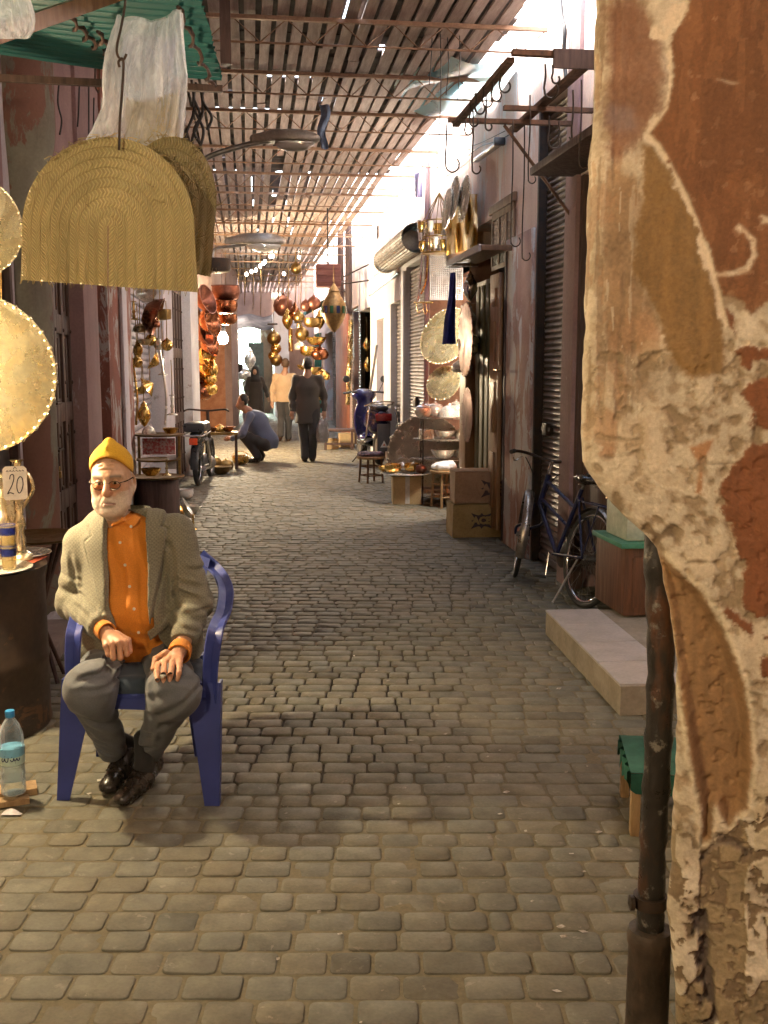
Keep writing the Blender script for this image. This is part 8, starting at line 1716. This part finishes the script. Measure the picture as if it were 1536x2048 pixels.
for k, (px, py, r, a, lb) in enumerate(((312, 725, .10, 120, 'upper brass cone hanging on the left stall'), (300, 770, .11, 60, 'lower brass cone catching the light on the left stall'), (284, 782, .10, 150, 'brass funnel at the left of the lower cone'))): pw('brass_cone', 'cone', lb, 'cone', px, py, 10.6 + .1 * k, r, m_brass, GL, .4, tilt=rot('Y', a))
for k, (px, py, r, kd, mt, lb) in enumerate(((280, 665, .07, 'kettle', m_silver_warm, 'small pale kettle hanging left of the pierced lantern'), (302, 680, .06, 'ball', m_brass, 'small brass ball hanging under the copper pan'), (318, 700, .055, 'jug', m_silver, 'little silver jug hanging beside the brass ball'), (276, 700, .06, 'lantern', m_brass, 'little brass lantern hanging by the red pillar'))): pw('hanging_ware', 'ware', lb, kd, px, py, 10.7, r, mt, GL, .35)
for px, a, lb in ((272, 10, 'tall brass rod leaning on the left stall'), (330, -6, 'curved silver ladle leaning on the left stall')):
    g = MB(); p0 = at(px, 850, 10.5); g.tube(catmull([p0, p0 + Vector((.02, 0, .3)), p0 + Vector((-.03, 0, .75))], 6), .012, 8); tag(g.build('metal_rod', m_brass if a > 0 else m_silver, None, True, 60), lb, 'rod')
pw('brass_vase', 'vase', 'tall brass vase at the right of the stepped table', 'jug', 352, 1010, 10.4, .085, m_brass, GL, on=.002, zs=1.6); pw('brass_tray_stand', 'stand', 'slanting silver bowl at the foot of the stepped table', 'bowl', 362, 1000, 10.6, .12, m_silver, GL, on=.12, tilt=rot('Y', 60)); pw('white_pot', 'pot', 'white enamel pot with red rim beside the moped wheel', 'cauldron', 368, 955, 12.6, .11, M('white_enamel', (.6, .58, .56), (.45, .42, .4), .4), None, on=.01); pw('silver_bowl', 'bowl', 'small silver bowl on the paving at the end of the left stall', 'bowl', 384, 1000, 11.4, .10, m_silver, None, on=.005); pw('brass_candlestick', 'candlestick', 'small brass candlestick standing on the paving by the left stall', 'candle', 386, 1040, 10.2, .04, m_brass, None, on=.005)
# ------------------------------------------------------------------ copper shop
GC = 'copper ware of the copper shop'
for k, (px, py, r, a, mt, lb) in enumerate(((398, 605, .24, 70, m_copper_dark, 'topmost dark copper bowl on the copper shop front'), (405, 645, .26, 80, m_copper, 'wide red copper bowl second from the top of the copper shop front'), (399, 672, .20, 70, m_copper_dark, 'dark copper bowl between the two red ones'), (407, 690, .22, 80, m_copper, 'red copper bowl in the middle of the copper shop front'), (401, 718, .22, 75, m_brass, 'brass bowl under the red copper bowls'), (402, 744, .21, 80, m_brass, 'lowest brass bowl on the copper shop front'))):
    pw('copper_bowl' if mt is not m_brass else 'brass_bowl', 'bowl', lb, 'bowl', px, py, 17.2 + .15 * k, r, mt, GC, tilt=rot('Y', a) @ rot('X', 25))
for k, (px, py, r, mt, lb, hg) in enumerate(((452, 602, .25, m_copper_dark, 'big dark copper cauldron hanging highest over the copper shop', 1.2), (450, 628, .22, m_copper, 'red copper cauldron hanging under the big dark one', 0), (455, 650, .17, m_copper, 'smallest copper cauldron hanging above the lit bulb', 0))): pw('copper_cauldron', 'cauldron', lb, 'cauldron', px, py, 18.5 - .25 * k, r, mt, 'copper cauldrons hanging in a column', hg)
for k, (px, py, r, kd, mt, lb) in enumerate(((400, 800, .22, 'pot', m_copper, 'large copper pot standing lowest in the copper shop'), (418, 790, .16, 'pot', m_brass, 'brass pot beside the large copper pot'), (425, 740, .12, 'lantern', m_brass, 'pierced brass lantern in the copper shop'), (428, 700, .10, 'lantern', m_brass, 'upper pierced brass lantern in the copper shop'), (392, 770, .14, 'jug', m_copper, 'copper jug above the large copper pot'), (420, 765, .13, 'kettle', m_brass, 'brass kettle under the lowest bowl'))): pw('copper_ware' if mt is m_copper else 'brass_ware', 'ware', lb, kd, px, py, 17.9, r, mt, GC, .3)
def hutch(label, name, cat, px, py, d, w, h, mat, top=None):
    p = at(px, py, d); root = thing(name, label, cat, (p.x, p.y, 0)); g = MB(); g.box((-w / 2, -.2, h - .04), (w / 2, .2, h), 0, .006); g.build('top', top or mat, root, False)
    for sx in (-1, 1):
        for sy in (-.17, .17): l = MB(); l.box((sx * w * .45 - .02, sy - .02, 0), (sx * w * .45 + .02, sy + .02, h - .042)); l.build('leg', mat, root, False)
    return root
hutch('dark work table with copper and brass before the crouching man', 'work_table', 'table', 438, 925, 16.6, .62, .58, m_wood_dark, m_brass_dark)
for k, (px, r, kd, mt, lb) in enumerate(((424, .10, 'bowl', m_copper, 'copper bowl on the work table by the moped'), (440, .09, 'kettle', m_brass, 'brass kettle on the work table'), (456, .11, 'bowl', m_copper, 'flat copper bowl at the right end of the work table'))): pw('copper_ware', 'ware', lb, kd, px, 860, 16.6, r, mt, 'ware on the work table', on=.582)
for k, (px, py, r, kd, mt, lb) in enumerate(((442, 945, .16, 'bowl', m_brass_dark, 'brass dish lying on the ground below the work table'), (425, 930, .15, 'pot', m_brass_dark, 'brass pot standing on the ground behind the moped'), (452, 925, .12, 'kettle', m_brass_dark, 'brass kettle on the ground beside the crouching man'))): pw('ground_ware', 'ware', lb, kd, px, py, 15.6 if k == 0 else 16.4, r, mt, 'ware on the ground behind the moped', on=.004)
# lit bulb of the copper shop, white bulbs strung across the street
bare_bulb('lit bare bulb glowing in front of the copper shop', at(446, 668, 18.9), 3.6, 26, None, (1, .74, .42), 3.0, emis('copper_shop_bulb', (1, .84, .6), 90), .08)
for k, (px, py) in enumerate(((493, 546), (503, 541), (512, 538), (520, 530), (527, 524), (530, 521), (541, 510), (546, 510), (568, 545), (598, 512))):
    bare_bulb('small white bulb of the string above the walkers' if k not in (8, 9) else ('white bulb hanging lowest over the tan jacket' if k == 8 else 'white bulb nearest the salmon wall'), at(px, py, 24), at(px, py - 26, 24).z, 0, 'small bulbs strung over the street', s=1.05, mat=m_bulb_soft)
# ------------------------------------------------------------------ hanging wares on the far right and end of the street
GH = 'brass ware hanging on the far right side of the street'
hl = pw('pierced_lantern', 'lantern', 'large pierced brass lantern with green and blue glass hanging by the salmon pillar', 'lantern', 668, 620, 17.2, .24, M('aged_lantern_brass', (.36, .23, .09), (.2, .12, .05), .45, .7, 20, .3), None, 1.0, n=12)
gb = (M('green_glass', (.03, .12, .05), None, .2, 0, 5, 0), M('blue_glass', (.02, .03, .10), None, .2, 0, 5, 0))
for k in range(12):
    a = 2 * PI * (k + .5) / 12; g = MB(); r_ = .205; g.obox((r_ * math.cos(a), r_ * math.sin(a), 0.0), (.006, .06, .12), Matrix.Rotation(a, 3, 'Z'), 0, .002); g.build('glass_panel', gb[k % 2], hl, False)
rb = at(656, 552, 17.6); cr = thing('red_crate', 'reddish wooden crate hung high above the pierced lantern', 'crate', tuple(rb)); g = MB(); g.obox((0, 0, 0), (.40, .36, .36), None, 0, .004); g.build('crate_body', M('crate_wood', (.26, .10, .07), (.16, .06, .05), .7, 0, 5, .3, stretch=(.6, 6, 6)), cr, False)
for z in (-.1, .02, .13): g = MB(); g.obox((0, -.187, z), (.41, .012, .05)); g.build('slat', MATS['crate_wood'], cr, False)
g = MB(); g.tube([(0, 0, .18), (0, .0, 1.2)], .012, 5); g.build('hanging_rope', m_wire, cr, False)
FAR = [(567, 612, 24, .24, 'ball', m_copper_dark, 'big dark round lantern hanging in mid street', 1.4), (598, 635, 21, .12, 'ball', m_brass_dark, 'dark ball lantern right of the big round one', .6), (612, 612, 20, .11, 'ball', m_copper_dark, 'small dark pot hanging beside the pierced lantern', .6), (628, 606, 20, .13, 'ball', m_copper_dark, 'dark pot hanging just left of the pierced lantern', .5),
       (548, 677, 25, .17, 'ball', m_brass_dark, 'upper ball lantern in the column in front of the white pillar', .9), (552, 697, 25, .13, 'ball', m_brass, 'bright middle lantern in the column in front of the white pillar', 0), (546, 712, 25, .12, 'ball', m_brass, 'small brass lantern low in the column by the white pillar', 0), (553, 720, 25, .15, 'ball', m_brass_dark, 'lowest dark lantern in the column by the white pillar', 0),
       (581, 680, 24, .16, 'tube', m_brass, 'long brass tube lantern over the tan jacket', .5), (598, 665, 23, .18, 'tube', m_silver_warm, 'second long pale brass tube lantern', .5), (575, 640, 23, .14, 'lantern', m_brass, 'brass star lantern above the long tubes', .5), (590, 625, 23, .13, 'lantern', m_copper, 'coppery lantern above the long tubes', .4),
       (604, 668, 21, .14, 'ball', m_brass_dark, 'dark ball hanging at the teal curtain', .4), (625, 655, 20, .17, 'cauldron', m_brass_dark, 'dull brass cauldron left of the pierced lantern', .4), (632, 690, 20, .20, 'bowl', m_brass, 'brass bowl shining beside the teal curtain', .3), (618, 712, 21, .18, 'cauldron', m_brass, 'brass cauldron over the dark jacket', .3), (640, 720, 20, .17, 'pot', m_copper, 'copper pot beside the teal curtain', .3), (608, 740, 22, .15, 'bowl', m_brass, 'brass bowl half hidden behind the dark jacket', .3), (628, 752, 21, .17, 'cauldron', m_brass_dark, 'dull cauldron low by the teal curtain', .3), (645, 760, 20, .15, 'kettle', m_brass, 'brass kettle low by the teal curtain', .3), (600, 700, 22, .13, 'kettle', m_silver, 'silver kettle between the walkers heads', .3), (640, 640, 21, .12, 'lantern', m_brass, 'small brass lantern tucked behind the pierced one', .4),
       (592, 537, 22, .12, 'ball', m_brass_dark, 'little brass ball hanging high by the white bulbs', .8), (640, 800, 20, .15, 'pot', m_brass, 'brass pot at the foot of the teal curtain', 0), (735, 730, 20.6, .09, 'lantern', m_brass, 'brass lantern in the dark doorway by the scooter', .4), (733, 690, 20.8, .08, 'lantern', m_brass, 'upper brass lantern in the dark doorway', .4), (432, 530, 16, .22, 'drum', m_iron, 'black iron hoop lantern hanging beyond the straw baskets', .5),
       (500, 720, 33, .22, 'lantern', m_silver, 'silver lantern in the bright far shop', .5), (486, 760, 33, .26, 'pot', m_silver, 'silver pot in the bright far shop', 0), (500, 775, 33, .24, 'kettle', m_silver, 'silver kettle in the bright far shop', 0), (470, 745, 31, .24, 'cauldron', m_iron, 'black cauldron beside the bright far shop', .3), (455, 720, 28, .2, 'tube', m_brass, 'brass tube lantern at the end of the copper shop', .5)]
for (px, py, d, r, kd, mt, lb, hg) in FAR:
    nm = {'ball': 'ball_lantern', 'tube': 'tube_lantern', 'lantern': 'brass_lantern', 'drum': 'hoop_lantern'}.get(kd, ('copper_' if mt is m_copper else 'silver_' if mt is m_silver else 'brass_') + kd); pw(nm, nm.split('_')[1], lb, kd, px, py, d, r, mt, GH, hg, n=20)
for k, (x, d) in enumerate(((475, 24), (488, 25), (505, 26), (520, 24), (556, 23), (575, 23), (590, 24), (600, 22))):
    g = MB(); a = at(x, 490 + 7 * (k % 3), d); b = at(x + 1, 600 + 10 * (k % 4), d); g.tube([a, (a + b) / 2 + Vector((.02, 0, 0)), b], .010, 5); tag(g.build('roof_cord', m_brass_dark, None, True, 180), 'thin cord hanging from the far roof above the walkers', 'cord', 'cords hanging from the far roof')
br = MB(); w_ = at(600, 642, 21); br.tube([at(590, 645, 21), at(660, 632, 20)], .02, 6); br.tube([at(555, 648, 24), at(535, 648, 24)], .02, 6); tag(br.build('display_bar', m_iron, None, True, 60), 'black bar carrying the hanging lanterns left of the pierced lantern', 'bar')
for k, (px, py, ln) in enumerate(((702, 660, 80), (699, 740, 70))):
    hang_strip('hanging_ware_strip', 'strip', ['upper string of shiny brass tags beside the salmon pillar', 'lower string of shiny brass tags beside the salmon pillar'][k], [(px, py - 20), (px - 2, py + ln / 2), (px - 4, py + ln)], .09, 20.5, m_silver_warm, None, .6)
ws = MB(); p = at(520, 660, 34); ws.obox((p.x - .15, p.y, 1.2), (.5, .4, 2.4), None, 0); tag(ws.build('green_shutter', M('green_grey_paint', (.10, .13, .12), (.07, .09, .08), .7), None), 'tall grey green shutter board beside the bright far shop', 'shutter')
hutch('white topped counter with silver ware in the far shop', 'counter', 'counter', 487, 800, 33, 1.1, .9, MATS['tag_paper'])

# wires and hooks hanging against the mauve wall behind the plastic bag
for k, (pts, lb) in enumerate((([(86, 168), (84, 205), (92, 240), (88, 268)], 'wavy black wire hanging on the mauve wall beside the flaking column'), ([(130, 170), (128, 225), (126, 252)], 'short black wire hanging on the mauve wall'), ([(150, 172), (150, 278)], 'straight black rod hanging on the mauve wall'), ([(161, 195), (160, 272)], 'straight black rod closest to the plastic bag'), ([(36, 118), (34, 160), (40, 176), (46, 168), (47, 60)], 'orange wire hook hanging in front of the flaking column'))):
    g = MB(); g.tube(catmull([onl(x, y) + Vector((.10 if k < 4 else .45, 0, 0)) for x, y in pts], 6), .006, 5); tag(g.build('wall_wire', m_wire if k < 4 else m_rust, None, True, 180), lb, 'wire')
for k, (x0, y0, x1, y1) in enumerate(((383, 160, 378, 330), (392, 165, 398, 300), (401, 175, 392, 320), (410, 170, 414, 260), (388, 200, 402, 290))):
    g = MB(); a, b_ = at(x0, y0, 6.4), at(x1, y1, 6.4); g.tube(catmull([a, a.lerp(b_, .35) + Vector((.02 * (-1) ** k, 0, 0)), a.lerp(b_, .7) - Vector((.03 * (-1) ** k, 0, 0)), b_], 6), .009, 5); tag(g.build('tangled_cable', m_wire, None, True, 180), 'black cable in the tangle hanging from the awning corner beside the lamp arm', 'cable', 'tangle of cables at the awning corner')
# second row of brass on the left stall
for k, (px, py, r, kd, mt, lb) in enumerate(((268, 640, .05, 'candle', m_brass, 'thin brass candlestick hung at the red pillar'), (334, 690, .06, 'ball', m_brass, 'brass ball hanging against the lavender pilaster'), (290, 690, .075, 'bowl', m_silver_warm, 'pale brass bowl in the middle of the hanging left stall'), (308, 655, .065, 'kettle', m_copper, 'small copper kettle beside the big copper pan'), (274, 735, .06, 'jug', m_brass, 'small brass jug hanging low at the red pillar'), (326, 750, .05, 'candle', m_silver, 'slim silver candlestick hanging by the lower brass cone'), (288, 830, .08, 'lantern', m_brass, 'brass lantern standing behind the top tray of the stepped table'), (345, 830, .055, 'candle', m_silver, 'silver candlestick at the right rear of the stepped table'))):
    pw('hanging_ware', 'ware', lb, kd, px, py, 10.55, r, mt, GL, .35)
for k, (px, py, r, kd, mt, lb) in enumerate(((345, 950, .07, 'bowl', m_brass, 'brass bowl stacked at the right of the drum base'), (355, 975, .06, 'kettle', m_silver, 'little silver kettle at the right of the drum base'), (372, 1010, .06, 'pot', m_silver, 'small silver pot at the front end of the left stall'))):
    pw('floor_ware', 'ware', lb, kd, px, py, 10.45, r, mt, GL, on=.002 + .10 * (k == 0))
